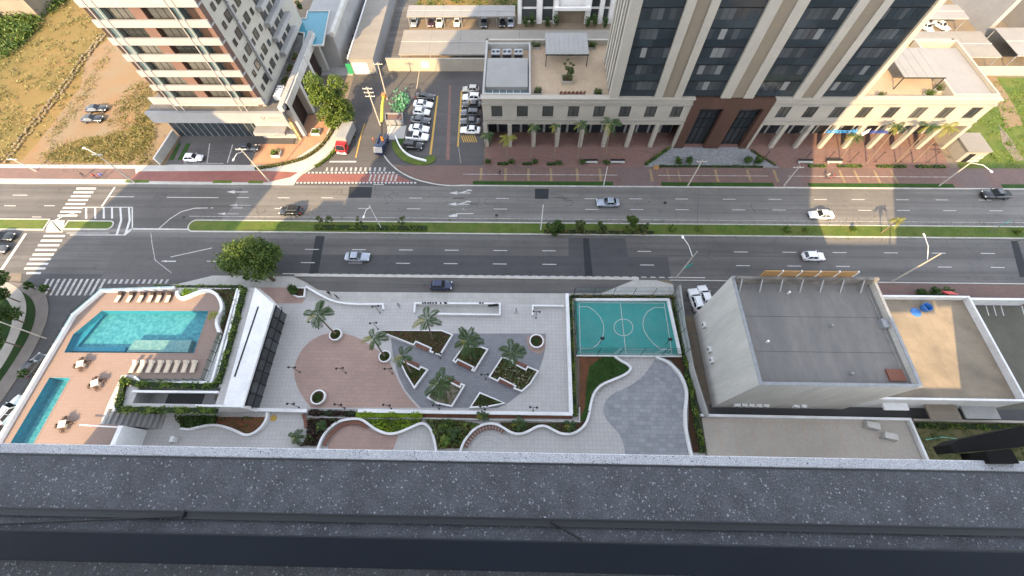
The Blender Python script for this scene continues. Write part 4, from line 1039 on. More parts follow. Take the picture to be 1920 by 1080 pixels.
Wl = thing('boundary_wall', 'cream plastered boundary wall along the back of the car park', 'wall', (-20, 93.8, 0))
MB().box(-32.8, -7.7, 93.7, 94.0, 0, 3.1).build('wall', cream, Wl); MB().box(-32.85, -7.7, 93.62, 94.08, 3.1, 3.2).build('coping', creamd, Wl)
MB().box(-24.4, -22.6, 93.62, 93.69, .9, 2.5).build('notice_board', whitem, Wl)
Wl = thing('boundary_wall', 'cream boundary wall behind the lawn at the right edge', 'wall', (110, 92.6, 0))
MB().box(92, 160, 92.4, 92.7, 0, 2.2).build('wall', cream, Wl)
H_ = thing('warehouse', 'long low warehouse with a beige sheet roof beside the lane', 'warehouse', (-38.3, 108, 0))
MB().box(-41.2, -35.5, 92.6, 126, 0, 3.9).build('wall', dimwhite, H_)
for k in range(11): MB().box(-41.35, -35.35, 92.4+k*3.06, 92.4+(k+1)*3.06-.05, 3.9, 4.05).build('roof_panel', roofb, H_)
MB().box(-41.5, -41.25, 92.35, 126, 3.9, 4.25).build('gutter', whitem, H_)
MB().box(-40.9, -37.2, 92.50, 92.57, 0, 2.9).build('shutter', whitem, H_)
MB().box(-42.6, -41.3, 92.6, 92.75, 0, 2.6).build('green_gate', paint('green_gate_paint', (.02, .22, .10), .5, .1), H_)
F_ = thing('white_office_block', 'white framed office block with a garage opening at the top edge', 'building', (11, 118, 0))
MB().box(-1.2, 23.5, 114.2, 130, 0, 14).build('wall', white, F_)
for xa, xb in ((-1.2, -.2), (3.9, 5.2), (8.2, 9.4), (16.6, 17.8), (20.2, 21.2), (22.8, 23.8)): MB().box(xa, xb, 113.4, 114.19, 0, 12).build('pier', white, F_)
for xa, xb in ((-.1, 3.8), (5.3, 8.1), (17.9, 20.1), (21.3, 22.7)):
    for k in range(3): MB().box(xa+.1, xb-.1, 114.05, 114.15, .6+k*3.4, 3.4+k*3.4).build('window', g_mid, F_)
MB().box(9.5, 16.5, 114.0, 114.15, 0, 3.6).build('garage_door', taupe, F_); MB().box(8.2, 17.8, 112.6, 113.39, 3.7, 4.4).build('canopy', white, F_)
for i, x in enumerate((1.0, 2.8, 6.6, 8.8, 17.2, 19.2, 21.8)):
    shrub('garden_shrub', 'dark green shrub at the foot of the white office block, %s from the left' % ('first', 'second', 'third', 'fourth', 'fifth', 'sixth', 'seventh')[i], 'shrub', x, 111.9, 0, (2.6, 3.6)[i % 2], 1.0, 60+i, 420, lf_dark, .3, 'shrubs by the white office block')
F2 = thing('white_frame_building', 'white concrete frame building at the upper right corner', 'building', (135, 125, 0))
for k in range(4): MB().box(118+k*9, 119.2+k*9, 108, 140, 0, 9).build('frame_rib', dimwhite, F2)
for k in range(3): MB().box(117, 150, 112+k*9, 113.2+k*9, 8.0, 9.2).build('beam', dimwhite, F2)
MB().box(119, 150, 126, 140, 0, 7.9).build('wall', creamd, F2)
F3 = thing('beige_shed', 'beige flat-roofed shed at the upper left corner', 'shed', (-140, 121, 0))
MB().box(-150, -133, 116, 128, 0, 5).build('wall', taupe, F3); MB().box(-150.3, -132.7, 115.7, 128.3, 5, 5.3).build('roof', pm('shaded_shed_roof', (.15, .138, .115), (.12, .11, .095), .4, .85, dirt=.4), F3); MB().box(-147, -143, 115.9, 115.99, 0, 4).build('door', darkm, F3)  # shed colours kept dark to stand for shade on it
F3 = thing('grey_shed', 'dark grey shed cut by the left edge of the picture', 'shed', (-162, 104, 0))
MB().box(-185, -156, 100, 112, 0, 5).build('wall', taupe, F3); MB().box(-185.3, -155.7, 99.7, 112.3, 5, 5.3).build('roof', asph_l, F3)
# ruined stone wall across the vacant lot
SW = thing('stone_wall', 'crumbling rubble stone wall running up the vacant lot', 'wall', (*G(110, 190), 0))
rng = random.Random(11); pa = [Vector(G(*p)) for p in ((8, 305), (60, 240), (110, 178), (160, 108), (198, 62))]
stones = []
for k in range(5):
    m = MB(); 
    m.blob(0, 0, 0, .42, .32, .24, 7, 4); me = m.mesh('stone', pm('rubble_stone_%d' % k, (.165+.018*k, .13+.014*k, .088), (.12, .095, .068), 3, .9, .3, kind='obj')); stones.append(me)
segs = list(zip(pa[:-1], pa[1:])); tot = sum((b-a).length for a, b in segs)
for row in range(2):
    s_ = 0
    while s_ < tot-.4:
        d = s_
        for a, b in segs:
            L = (b-a).length
            if d <= L: break
            d -= L
        dr = (b-a).normalized(); q = a+dr*d+Vector((-dr.y, dr.x))*((row-.5)*1.1+rng.uniform(-.25, .25))
        o = place(rng.choice(stones), 'stone', SW, world=False); o.location = Vector((q.x, q.y, rng.uniform(.1, .28)))-Vector(SW.location)
        o.rotation_euler = (0, 0, rng.uniform(0, 6)); k = rng.uniform(.75, 1.25); o.scale = (k, k, k*rng.uniform(.7, 1.2)); s_ += rng.uniform(.75, 1.05)
# weeds as masses of blades
def tuft_field(name, label, poly, n, size, mat, seed, h=.5):
    rng = np.random.default_rng(seed); xs = [p[0] for p in poly]; ys = [p[1] for p in poly]; P = []
    cl = rng.uniform(size=(n//18, 2))*np.array([max(xs)-min(xs), max(ys)-min(ys)])+np.array([min(xs), min(ys)])
    for c_ in cl:
        if inside(tuple(c_), poly):
            k = rng.integers(8, 28); P.append(np.concatenate([c_+rng.normal(size=(k, 2))*rng.uniform(.3, 1.1), np.abs(rng.normal(size=(k, 1)))*h*.5], 1))
    o = place(np_mesh(name, leaf_quads(np.concatenate(P), size, rng, .2, .3), mat), name); tag(o, label, 'weeds', None, 'stuff'); return o
tuft_field('weeds', 'dry yellow-green weeds on the bank left of the stone wall', [(-190, 62.5)]+[G(*p) for p in ((35, 302), (70, 262), (145, 165), (160, 95))]+[(-110, 125), (-190, 125)], 15000, .7, lf_dry, 3, .6)
tuft_field('weeds', 'green and yellow weeds between the parked black cars and the footway', [G(*p) for p in ((62, 305), (120, 272), (205, 254), (245, 240), (275, 215), (300, 225), (278, 306))], 9000, .55, lf_dry, 4, .5)
tuft_field('weeds', 'green scrub along the upper left edge of the lot', [G(*p) for p in ((0, 120), (40, 90), (85, 35), (130, 0), (60, -20), (-40, 60), (-60, 130))], 9000, 1.1, lf_tree, 5, 1.6)
tuft_field('weeds', 'scrub and weeds behind the carports', [(-30, 118), (60, 118), (60, 140), (-30, 140)], 9000, .9, lf_tree, 6, 1.2)
tuft_field('weeds', 'rough grass on the lawn right of the podium', [(92, 63), (150, 63), (150, 90), (100, 90)], 9000, .5, lf_hedge, 7, .3)
# ---------------- apartment tower, north-west
T = thing('apartment_tower', 'white and terracotta apartment tower with banded balconies at the upper left', 'building', (-62, 75, 0))
yt = 69.5
MB().box(-71.3, -52.2, yt+1.31, 100, 8.1, 44).build('shaft', mtower, T)
bands = [(9.7, 11.1), (12.8, 13.9), (15.7, 16.9), (18.7, 20.0), (21.7, 22.9), (24.7, 25.9), (27.9, 29.2), (31.0, 32.2), (34, 35.2), (37, 38.2), (40, 41.2)]
for i, (a, b) in enumerate(bands):
    xa = -73.9 if i == 0 else -71.35; xb = -51.2 if i == 0 else -51.9
    MB().box(xa, xb, yt-.25, yt+.10, a, b).build('balcony_parapet', dimwhite, T)
    MB().box(xa+.02, xb-.02, yt+.102, yt+1.2, a, a+.18).build('balcony_floor', gplast, T)
    if i < 7:
        z0_, z1_ = a+.2, bands[i+1][0]
        for (xs, xe, nm, mt, dy) in ((-71.3, -70.05, 'brown_pier', dbrown, .2), (-69.95, -68.6, 'glazed_strip', g_blue, .15), (-67.7, -64.05, 'window', g_apt, .75), (-63.9, -61.9, 'terracotta_pier', terra, .15), (-61.3, -57.5, 'window', g_apt, .75), (-56.75, -55.65, 'glazed_strip', g_blue, .15), (-55.1, -52.3, 'balcony_recess', dbrown, 1.0)):
            w_ = MB().box(xs, xe, yt+dy, yt+1.3, z0_-.02, z1_+.02).build(nm, mt, T)
            if nm == 'window':
                m = MB(); n = 3
                for k in range(n+1): m.box(xs+(xe-xs)*k/n-.04, xs+(xe-xs)*k/n+.04, yt+dy-.06, yt+dy-.002, z0_, z1_)
                m.build('window_frame', darkm, w_); MB().box(xs, xe, yt+.0, yt+.05, b+.12, b+.17).build('rail', darkm, w_)
for xs in (-70.0, -68.55, -56.8, -55.6): MB().box(xs-.09, xs+.09, yt-.35, yt-.26, 8.2, 42).build('white_mullion', dimwhite, T)
MB().box(-53.0, -52.15, yt+.2, yt+1.6, 9, 44).build('terracotta_corner', terra, T)
# right flank: windows and balcony slabs
rng = random.Random(2)
for k in range(8):
    z_ = 10.3+k*3.05
    for j, (ya, wd, hh) in enumerate(((72.6, .8, 1.0), (74.6, 1.5, 1.5), (77.6, .8, 1.0), (79.5, 1.5, 1.5), (82.4, .8, 1.0), (85.2, 1.9, 1.9), (88.4, 1.9, 1.9), (91.5, 1.9, 1.9))):
        wn = MB().box(-52.16, -52.10, ya, ya+wd, z_, z_+hh).build('window', g_win, T)
        m = MB(); m.box(-52.10, -52.04, ya-.06, ya+.02, z_-.06, z_+hh+.06); m.box(-52.10, -52.04, ya+wd-.02, ya+wd+.06, z_-.06, z_+hh+.06); m.box(-52.10, -52.045, ya+.02, ya+wd-.02, z_+hh-.02, z_+hh+.06); m.box(-52.10, -52.045, ya+.02, ya+wd-.02, z_-.06, z_+.02); m.build('window_frame', dbrown, wn)
    MB().box(-52.15, -51.0, 84.6, 94.5, z_-.6, z_+.3).build('side_balcony', gplast, T)
    MB().box(-52.15, -51.75, 76.6, 77.1, z_-.7, z_+2.2).build('downpipe_box', gplast, T)
# podium of the apartment tower
MB().box(-76.7, -48.3, 68.6, 69.3, 5.7, 8.15).build('fascia', dimwhite, T)
MB().box(-76.6, -48.4, 69.3, 101, 7.3, 8.0).build('podium_roof', pm('podium_roof_grey', (.13, .125, .12), (.095, .092, .09), .6, .9, dirt=.4), T)
MB().box(-49.1, -48.1, 69.31, 95, 8.0, 9.1).build('podium_parapet', gplast, T)
MB().box(-76.2, -57, 71.0, 71.2, .12, 5.7).build('lobby_glazing', g_dark, T)
for k in range(14): MB().box(-76.2+k*1.5, -76.08+k*1.5, 70.88, 70.995, .12, 5.7).build('lobby_mullion', greym, T)
MB().box(-57.0, -49.5, 70.4, 71.3, .12, 5.7).build('lobby_wall', gplast, T)
MB().box(-56.9, -50.2, 68.2, 71, 2.7, 3.5).build('entrance_canopy', dimwhite, T)
MB().box(-49.05, -48.55, 70.0, 70.6, .12, 5.7).build('corner_column', pm('ochre_column', (.52, .34, .17), (.46, .30, .16), 1, .7), T)
# east side portals
for k, ya in enumerate((70.8, 78.2, 85.6, 93.4)):
    MB().box(-49.2, -47.7, ya, ya+1.1, .12, 8.9).build('portal_pier', bplast, T)
    if k < 3: MB().box(-49.6, -49.3, ya+1.2, ya+7.3, .12, 7.2).build('portal_recess', g_dark if k % 2 else dbrown, T)
MB().box(-49.2, -47.75, 70.8, 94.5, 7.2, 8.8).build('portal_beam', bplast, T)
# brand mark on the fascia, blurred to a tick and two short lines
lg = MB(); zf = 7.0
lg.tube([(XY(484, 213, 68.55), 68.56, zf+.35), (XY(490, 217, 68.55), 68.56, zf-.25), (XY(492, 213, 68.55), 68.56, zf+.3)], .06, 6); lg.build('logo', taupe, T)
MB().box(XY(499, 214, 68.55), XY(521, 214, 68.55), 68.55, 68.597, zf+.02, zf+.16).build('sign_line', taupe, T); MB().box(XY(503, 218, 68.55), XY(526, 218, 68.55), 68.55, 68.597, zf-.42, zf-.34).build('sign_line', creamd, T)
# terrace things
zz = 8.2
for k in range(5): MB().box(-50.9, -49.5, 72.5+k*.75, 72.9+k*.75, zz, zz+.9).build('plant_unit', whitem, T)
P2 = thing('roof_pool', 'small blue pool on the podium roof of the apartment tower', 'pool', (*G(600, 60, 8), 8.0))
pp = [G(*p, 8.1) for p in ((578, 22), (617, 22), (605, 85), (570, 85), (572, 62), (556, 60), (562, 36), (575, 36))]
MB().flat(pp, 8.06).build('pool_floor', poold, P2); MB().ring(offset(pp, -.25), .25, 8.0, 8.28).build('pool_edge', bplast, P2)
MB().flat(offset(pp, .02), 8.22).build('water', water, P2)
dk = struct('podium_terrace', MB().prism([(-52, 95.3), (-44.2, 95.3), (-43.2, 125), (-52, 125)], 0, 8.0), gplast)
MB().box(-44.2, -43.3, 94.5, 118, 8.0, 9.0).build('terrace_parapet', bplast, T)
for k, (px, py) in enumerate(((560, 8), (552, 22), (548, 45))):
    c = G(px, py, 9); shrub('terrace_shrub', 'dark shrub beside the roof pool, %s' % ('at the top edge', 'left of its upper corner', 'nearest the tower flank')[k], 'shrub', c[0], c[1], 8.0, 1.8, 1.1, 90+k, 420, lf_dark, .3, 'shrubs by the roof pool')
Y = thing('yard_canopy', 'dark steel canopy frames in the grey yard behind the tree', 'canopy', (-45.6, 99, 0))
for k in range(5):
    y = 97+k*3.4
    MB().box(-43.1, -41.9, y, y+.12, 2.6, 2.75).build('beam', darkm, Y); MB().box(-43.1, -42.98, y, y+.12, 0, 2.6).build('post', darkm, Y); MB().box(-42.02, -41.9, y, y+.12, 0, 2.6).build('post', darkm, Y)
# forecourt of the apartment tower
fc = struct('forecourt', MB().flat([(-76, 62.4), (-57.6, 62.4), (-57.6, 68.6), (-50, 68.6), (-50, 71), (-76, 71)], .137), asph_l)
struct('forecourt_brick', MB().flat([(-57.6, 62.4), (-50, 62.4), (-43.5, 70), (-43, 78), (-49, 78), (-49, 68.6), (-57.6, 68.6)], .1385), pm('orange_brick_paving', (.40, .21, .12), (.33, .18, .11), .6, .85, dirt=.35))
for q in (((318, 301), (326, 301), (340, 270), (335, 270)), ((334, 301), (343, 301), (358, 270), (350, 270))): struct('planted_strip', MB().prism([G(*p) for p in q], .13, .2), grassd)
for q in (((345, 306), (420, 307), (420, 308), (345, 307)), ((393, 270), (395, 270), (390, 306), (388, 306)), ((436, 272), (438, 272), (428, 306), (426, 306))):
    MB().flat([G(*p) for p in q], .142).build('bay_line', lineg, fc)
SWl = thing('side_wall', 'pale garden wall sloping along the left side of the forecourt', 'wall', (-76, 66, 0))
MB().wall([(-77.2, 62.4), (-76.6, 70.8)], .35, 0, 1.9).build('wall', bplast, SWl)
ring = smooth([G(*p) for p in ((480, 318), (530, 310), (575, 298), (605, 275), (622, 250), (630, 235))], 2)
hedge('low_hedge', 'dry clipped hedge curving round the tower forecourt corner', ring, .8, .13, .5, lf_dry, 31)
hedge('low_hedge', 'green kerbside hedge by the red truck', smooth([G(*p) for p in ((592, 314), (615, 300), (632, 280))], 2), .7, .13, .35, lf_hedge, 32)
for k, (px, py) in enumerate(((592, 247), (518, 288))):
    c = G(px, py, .5); boxplanter('square planter of bright green shrubs %s' % ('near the street tree', 'by the forecourt parking')[k], c[0], c[1], .14, 1.9, 1.6, .6, bplast, lf_hedge, 70+k, .5, 'forecourt planters')
c = G(642, 238); tree('street_tree', 'tall dense green tree at the corner beside the red truck', 'tree', c[0], c[1], .1, 12.5, 4.2, 41, 12500, lf_bright, .42, tall=.85, nb=40, trunk_r=.22)
# kerb garden and wall at the car park corner
gp = smooth([G(*p) for p in ((732, 262), (740, 290), (765, 308), (800, 312), (820, 300), (812, 290), (790, 300), (765, 292), (752, 270))], 2, True)
struct('corner_lawn_bed', MB().prism(gp, .1, .19), grass)
RW = thing('retaining_wall', 'white curved retaining wall at the corner of the car park', 'wall', (*G(780, 295), 0))
MB().wall(smooth([G(*p) for p in ((742, 258), (752, 282), (772, 297), (800, 304))], 2), .3, 0, .6).build('wall', white, RW)
struct('corner_bed', MB().prism([G(*p) for p in ((742, 262), (762, 262), (764, 285), (754, 282))], .03, .35), grassd)
DU = thing('dumpster', 'grey steel skip beside the green netting heap', 'skip', (*G(741, 228), .03))
MB().ring([G(725, 234, .03), G(758, 234, .03), G(757, 220, .03), G(725, 220, .03)], .12, .03, 1.3).build('skip_wall', greym, DU); MB().flat(offset([G(725, 234, .03), G(758, 234, .03), G(757, 220, .03), G(725, 220, .03)], .12), .9).build('rubble_load', brickd, DU)
struct('pale_paved_pad', MB().flat([G(726, 236), G(762, 236), G(757, 262), G(728, 262)], .036), conc)
rngs = np.random.default_rng(9); c = G(752, 195); NP = thing('netting_heap', 'heap of bright green shade netting on a frame', 'netting', (*c, .03))
P = np.stack([rngs.normal(size=420)*.8, rngs.normal(size=420)*1.6, np.abs(rngs.normal(size=420))*.9], 1)
place(np_mesh('netting', leaf_quads(P*np.array([1, 1, .7]), .6, rngs, .3, .8), leafmat('green_net', (.07, .24, .12), (.15, .36, .21))), 'netting', NP, world=False)['kind'] = 'stuff'
for a in (-1.2, 1.2): MB().tube([(a, -2.2, 0), (a*.4, 0, 2.2), (a, 2.4, 0)], .05, 6).build('frame_pole', greym, NP, world=False)
# green leaf street palms and shrubs in front of the arcade
for i, (bx, by, tx_, ty_, L, mt) in enumerate(((908, 308, 912, 255, 1.4, lf_palm), (950, 306, 951, 262, 1.9, lf_palmy), (994, 300, 1001, 240, 1.5, lf_palm), (1039, 303, 1043, 217, 1.2, lf_palm), (1083, 300, 1093, 225, 1.6, lf_palm), (1133, 298, 1149, 218, 2.1, lf_palm), (1575, 300, 1588, 258, 1.8, lf_palm), (1625, 305, 1684, 230, 1.7, lf_palm), (1680, 305, 1718, 235, 1.7, lf_palm), (1712, 305, 1765, 240, 1.9, lf_palmy))):
    b = G(bx, by, .15); d = ray(tx_, ty_); h = HCAM+d.z*b[1]/d.y-.15; lx = d.x*b[1]/d.y-b[0]
    palm('slender palm planted before the arcade, %s from the left' % ('first', 'second, with yellow fronds', 'third', 'fourth and thinnest', 'fifth', 'sixth and tallest of the shaded ones', 'seventh, at the sunlit brick court', 'eighth, leaning', 'ninth', 'tenth, nearest the podium corner')[i], b[0], b[1], .14, max(2.5, min(h, 9)), L, 11, 100+i, (max(-1.2, min(1.2, lx)), .1), mt, 'palms in front of the arcade', .10)
for k in range(6):
    x = -6.9+k*5.0
    boxplanter('low brick planter bed with dark shrubs, %s along the shaded forecourt edge' % ('first', 'second', 'third', 'fourth', 'fifth', 'sixth')[k], x, 63.3, .14, 1.2, 1.3, .35, brickw, lf_dark, 120+k, .6, 'forecourt planting beds')
for k, (a, b) in enumerate(((-4.9, -1.6), (.4, 2.8), (5.5, 7.8))): hedge('low_hedge', 'short clipped hedge strip before the shaded arcade, %s from the left' % ('first', 'second', 'third')[k], [(a, 63.0), (b, 63.0)], .7, .14, .45, lf_dark, 130+k)
hedge('low_hedge', 'slanting hedge between brick court and cobbled driveway, shaded side', [(26.2, 63.0), (32.0, 67.8)], .7, .14, .5, lf_hedge, 133)
hedge('low_hedge', 'slanting hedge between brick court and cobbled driveway, sunlit side', [(53.3, 63.0), (49.2, 67.4)], .5, .14, .4, lf_dry, 134)
for k, (a, b) in enumerate(((60, 63.5), (66, 71), (74, 80), (82, 88))): hedge('low_hedge', 'grassy planted strip at the sunlit brick court, %s from the left' % ('first', 'second', 'third', 'fourth')[k], [(a, 62.9), (b, 62.9)], .8, .14, .3, lf_hedge, 140+k)
hedge('low_hedge', 'dark planting strip along the front of the cobbled driveway', [(28.8, 62.6), (50.5, 62.6)], .5, .14, .35, lf_dark, 144)
for k, px in enumerate((1272, 1292, 1400, 1420)):
    c = G(px, 298, .8); shrub('driveway_shrub', 'spiky green shrub beside the cobbled driveway, %s from the left' % ('first', 'second', 'third', 'fourth')[k], 'shrub', c[0], c[1]-.5, .14, 1.5, .9, 150+k, 260, lf_dark, .4, 'shrubs at the cobbled driveway')
for k, px in enumerate((1107, 1158, 1510, 1565)):
    c = G(px, 303.5, .5); t = thing('bench', 'pale stone bench with dark slats, %s along the forecourt' % ('first', 'second', 'third', 'fourth')[k], 'bench', (c[0], c[1], .14), 0, 'forecourt benches')
    MB().box(-1.5, 1.5, -.28, .28, .30, .42).build('seat', conc, t, world=False); MB().box(-1.5, 1.5, .20, .34, .42, .85).build('backrest', darkm, t, world=False)
    for s_ in (-1.2, 1.2): MB().box(s_-.1, s_+.1, -.24, .24, 0, .3).build('leg', gplast, t, world=False)
for k, x in enumerate((50.9, 59.4, 64.0, 69, 74.2, 79.5, 85)):
    t = thing('bollard_lamp', 'slim dark lamp post on the sunlit brick court, %s from the left' % ('first', 'second', 'third', 'fourth', 'fifth', 'sixth', 'seventh')[k], 'lamp post', (x, 64.2, .14), 0, 'court lamp posts')
    MB().tube([(0, 0, 0), (0, 0, 2.6)], .05, 6).build('pole', darkm, t, world=False); MB().box(-.5, .5, -.04, .04, .0, .05).build('base', darkm, t, world=False); MB().blob(0, 0, 2.7, .13, .13, .13).build('lamp_head', darkm, t, world=False)

tuft_field('weeds', 'sparse yellowed weeds scattered over the dirt lot near the parked cars', [G(*p) for p in ((205, 235), (220, 190), (250, 160), (285, 150), (290, 215), (250, 240))], 3600, .5, lf_dry, 14, .3)
tuft_field('weeds', 'thin straw and stones along the right side of the stone wall', [G(*p) for p in ((75, 290), (120, 215), (170, 140), (205, 80), (212, 95), (180, 160), (130, 235), (95, 292))], 3000, .45, lf_dry, 15, .25)

for k, (y_, lb) in enumerate(((78.5, 'nearest the street'), (82.5, 'second from the street'), (86.5, 'third from the street'))):
    boxplanter('low planter of dry shrubs on the apartment podium roof, '+lb, -50.4, y_, 8.0, 1.2, 2.6, .4, taupe, lf_shrub, 800+k, .5, 'podium roof planters')
# ================================================================== south side: pool podium
ZD = 4.0
pod = [(-73.9, 2.0), (-73.0, 25.7), (-70.3, 30.3), (-58, 30.95), (-43.9, 31.0), (-40.45, 27.9), (-40.35, 11.35), (-60.2, 10.9), (-60.2, 8.6), (-57.2, 8.5), (-56.9, 2.0)]
hole = [(-57.0, 11.7), (-44.6, 11.7), (-44.6, 14.2), (-57.0, 14.2)]
pool_p = W(A_, [(625, 205), (1282, 207), (1190, 466), (395, 462), (450, 350)], ZD)
lap_p = W(A_, [(305, 615), (432, 618), (235, 1010)], ZD); lap_b = W(A_, [(95, 1010)], ZD)
lap_p = lap_p[:2]+[(lap_p[2][0]-.7, 2.6), (lap_b[0][0]-.8, 2.6)]
PD = thing('pool_podium', 'white raised podium with a glazed side carrying the swimming pool deck', 'podium', (-57, 17, 0))
MB().sides(pod, 0, ZD).build('podium_wall', white, PD)
MB().flat(pod, ZD, [pool_p, lap_p, hole]).build('deck_slab', pave_w, PD)
MB().sides(hole, 1.2, ZD, True).flat(hole, 1.2).build('light_well', gplast, PD)
MB().box(-54.5, -48.8, 12.2, 13.9, 1.2, 1.26).build('well_grate', asph_d, PD); MB().box(-46.6, -45.4, 12.8, 13.5, 1.2, 1.9).build('well_vent', taupe, PD)
pink = W(A_, [(20, 1010), (420, 300), (480, 190), (640, 75), (1100, 75), (1105, 130), (1150, 130), (1220, 100), (1290, 90), (1340, 115), (1370, 165), (1375, 210), (1345, 240), (1335, 290), (1355, 345), (1250, 635), (880, 635), (835, 595), (745, 600), (655, 790)], ZD)
pink = [(pink[0][0], 2.2)]+pink+[(-60.4, 8.7), (-57.4, 8.6), (-57.1, 2.2)]
struct('pool_deck', MB().flat(pink, ZD+.006, [pool_p, lap_p]), pinkdeck)
# pools
def pool(label, poly, depth, floor, wl, extra=None):
    c = (sum(p[0] for p in poly)/len(poly), sum(p[1] for p in poly)/len(poly))
    t = thing('swimming_pool', label, 'pool', (c[0], c[1], ZD-depth), 0, 'pools on the deck')
    MB().flat(poly, ZD-depth).build('pool_floor', floor, t)
    MB().sides(poly, ZD-depth, ZD+.004, True).build('pool_wall', poold, t)
    MB().flat(poly, ZD-wl).build('water', water, t)
    MB().ring(offset(poly, -.22), .22, ZD+.001, ZD+.03).build('coping', pinkdeck, t)
    return t
p1 = pool('large angular turquoise swimming pool on the pink deck', pool_p, 1.25, poolt, .10)
sh = W(A_, [(825, 385), (1175, 385), (1150, 460), (775, 457)], ZD-.4)
MB().prism(sh, ZD-1.24, ZD-.42).build('shallow_shelf', poolp, p1)
st = W(A_, [(625, 212), (660, 212), (480, 428), (780, 430), (770, 458), (408, 456), (460, 350)], ZD-1)
MB().prism(st, ZD-1.24, ZD-.8).build('pool_step', poold, p1)
p2 = pool('long narrow lap pool at the left end of the deck', lap_p, 1.5, poolt, .10)
# deck walls and railings
WW = thing('deck_parapet', 'white stone parapet along the left and street side of the pool deck', 'wall', (-73, 20, ZD))
path = [(-73.6, 2.0), (-72.75, 25.6), (-70.2, 30.05), (-58, 30.7)]
MB().wall(path, .5, ZD+.01, ZD+.55).build('wall', white, WW)
for a, b in zip(path[:-1], path[1:]):
    n = max(1, int((Vector(b)-Vector(a)).length/2.4))
    for k in range(n):
        p_, q_ = Vector(a).lerp(Vector(b), k/n+.01), Vector(a).lerp(Vector(b), (k+1)/n-.01)
        MB().wall([p_, q_], .03, ZD+.56, ZD+1.2).build('glass_pane', railglass, WW)
hedge('deck_hedge', 'leafy climber hanging over the street edge of the pool deck', [(-62, 31.15), (-47, 31.35)], .5, ZD-.9, 1.3, lf_hedge, 201, 14, .34)
wv = smooth(W(A_, [(1100, 92), (1100, 120), (1125, 140), (1170, 122), (1220, 100), (1280, 84), (1335, 105), (1368, 155), (1374, 205), (1350, 240), (1338, 290), (1358, 345)], ZD), 2)
cw = thing('curved_seat_wall', 'white wavy seat wall round the planting at the right end of the pool', 'wall', (*wv[10], ZD))
MB().wall(wv, .45, ZD+.01, ZD+.6).build('wall', white, cw)
bed = W(A_, [(1120, 75), (1225, 75), (1215, 95), (1120, 125)], ZD)
cover('planting_mass', bed, ZD+.1, .6, 18, .4, lf_lime, cw, 5)
bed2 = W(A_, [(1240, 75), (1480, 70), (1260, 640), (1270, 620), (1365, 345), (1350, 290), (1385, 215), (1378, 150), (1340, 95)], ZD)
MB().flat(bed2, ZD+.02).build('planting_soil', soil, cw)
cover('planting_mass', bed2, ZD+.1, .9, 16, .42, lf_dark, cw, 6)
palm('short palm by the wavy wall at the right of the pool', *W(A_, [(1335, 250)], ZD)[0], ZD, 1.3, 1.1, 9, 210, (0, 0), lf_palmy)
# long white upstand with hedge, east of the pool
for nm, lab, pts in (('climbing_hedge', 'long ragged hedge strip between the pool deck and the white roof', [(1500, 65), (1430, 340), (1340, 650)]), ('climbing_hedge', 'ragged hedge strip below the row of loungers', [(745, 625), (840, 655), (1250, 668), (1335, 660)]), ('climbing_hedge', 'ragged hedge at the left end of the light well', [(760, 640), (725, 800)]), ('climbing_hedge', 'low hedge strip along the front of the light well', [(725, 810), (1050, 815), (1330, 820)])):
    hedge(nm, lab, W(A_, pts, ZD+.3), .95, ZD, .7, lf_hedge, len(lab), 20, .34, 'hedges of the pool podium')
UP = thing('upstand_wall', 'white upstand walls edging the hedges above the glazed block', 'wall', (-47, 20, ZD))
for pts in ([(1460, 70), (1300, 645), (880, 650), (830, 610)], [(1475, 72), (1330, 648)], [(700, 820), (770, 640)], [(815, 700), (1340, 705)]): MB().wall(W(A_, pts, ZD+.3), .32, ZD+.01, ZD+.45).build('wall', white, UP)
GR = thing('glass_railing', 'glass railing with steel posts along the loungers', 'railing', (-50, 16, ZD))
gp_ = W(A_, [(1355, 350), (1250, 630), (880, 632), (835, 598)], ZD+.3)
for a, b in zip(gp_[:-1], gp_[1:]):
    n = max(1, int((Vector(b)-Vector(a)).length/1.3))
    for k in range(n):
        p_, q_ = Vector(a).lerp(Vector(b), k/n), Vector(a).lerp(Vector(b), (k+1)/n)
        MB().wall([p_, q_], .03, ZD+.1, ZD+1.1).build('glass_pane', railglass, GR); MB().box(p_.x-.04, p_.x+.04, p_.y-.04, p_.y+.04, ZD, ZD+1.15).build('post', darkm, GR)
# glazed block facing the plaza
MB().box(-47.2, -40.2, 11.3, 11.6, 3.3, ZD+.35).build('roof_edge', white, PD)
rl = W(B_, [(125, 62), (240, 162), (48, 800), (-70, 780)], ZD+.3)
MB().prism(rl, ZD+.012, ZD+.3).build('flat_roof', white, PD)
MB().wall(W(B_, [(145, 180), (0, 610)], ZD+.3), .25, ZD+.301, ZD+.34).build('roof_slot', darkm, PD)
gx = -40.28
for k in range(9):
    ya = 11.9+k*1.78
    pn = MB().box(gx-.05, gx+.02, ya+.05, ya+1.73, .25, ZD-.35).build('glass_panel', g_mid, PD)
    MB().box(gx-.08, gx+.12, ya-.05, ya+.05, .2, ZD-.3).build('mullion', darkm, PD)
MB().box(gx-.08, gx+.14, 11.6, 28.0, ZD-.35, ZD-.2).build('head_rail', darkm, PD); MB().box(gx-.06, gx+.10, 11.6, 28.0, 1.9, 1.98).build('transom', darkm, PD)
aw = MB(); aw.add([(gx, 11.7, ZD-.1), (gx, 28.0, ZD-.1), (gx+1.0, 27.6, ZD-.3), (gx+1.0, 11.7, ZD-.3)], [(0, 1, 2, 3)])
for k in range(10): MB().box(gx+.1, gx+.95, 11.7+k*1.76, 11.78+k*1.76, ZD-.45, ZD-.38).build('awning_bar', darkm, PD)
MB().box(gx+.88, gx+.96, 11.7, 27.7, ZD-.52, ZD-.45).build('awning_edge', darkm, PD)
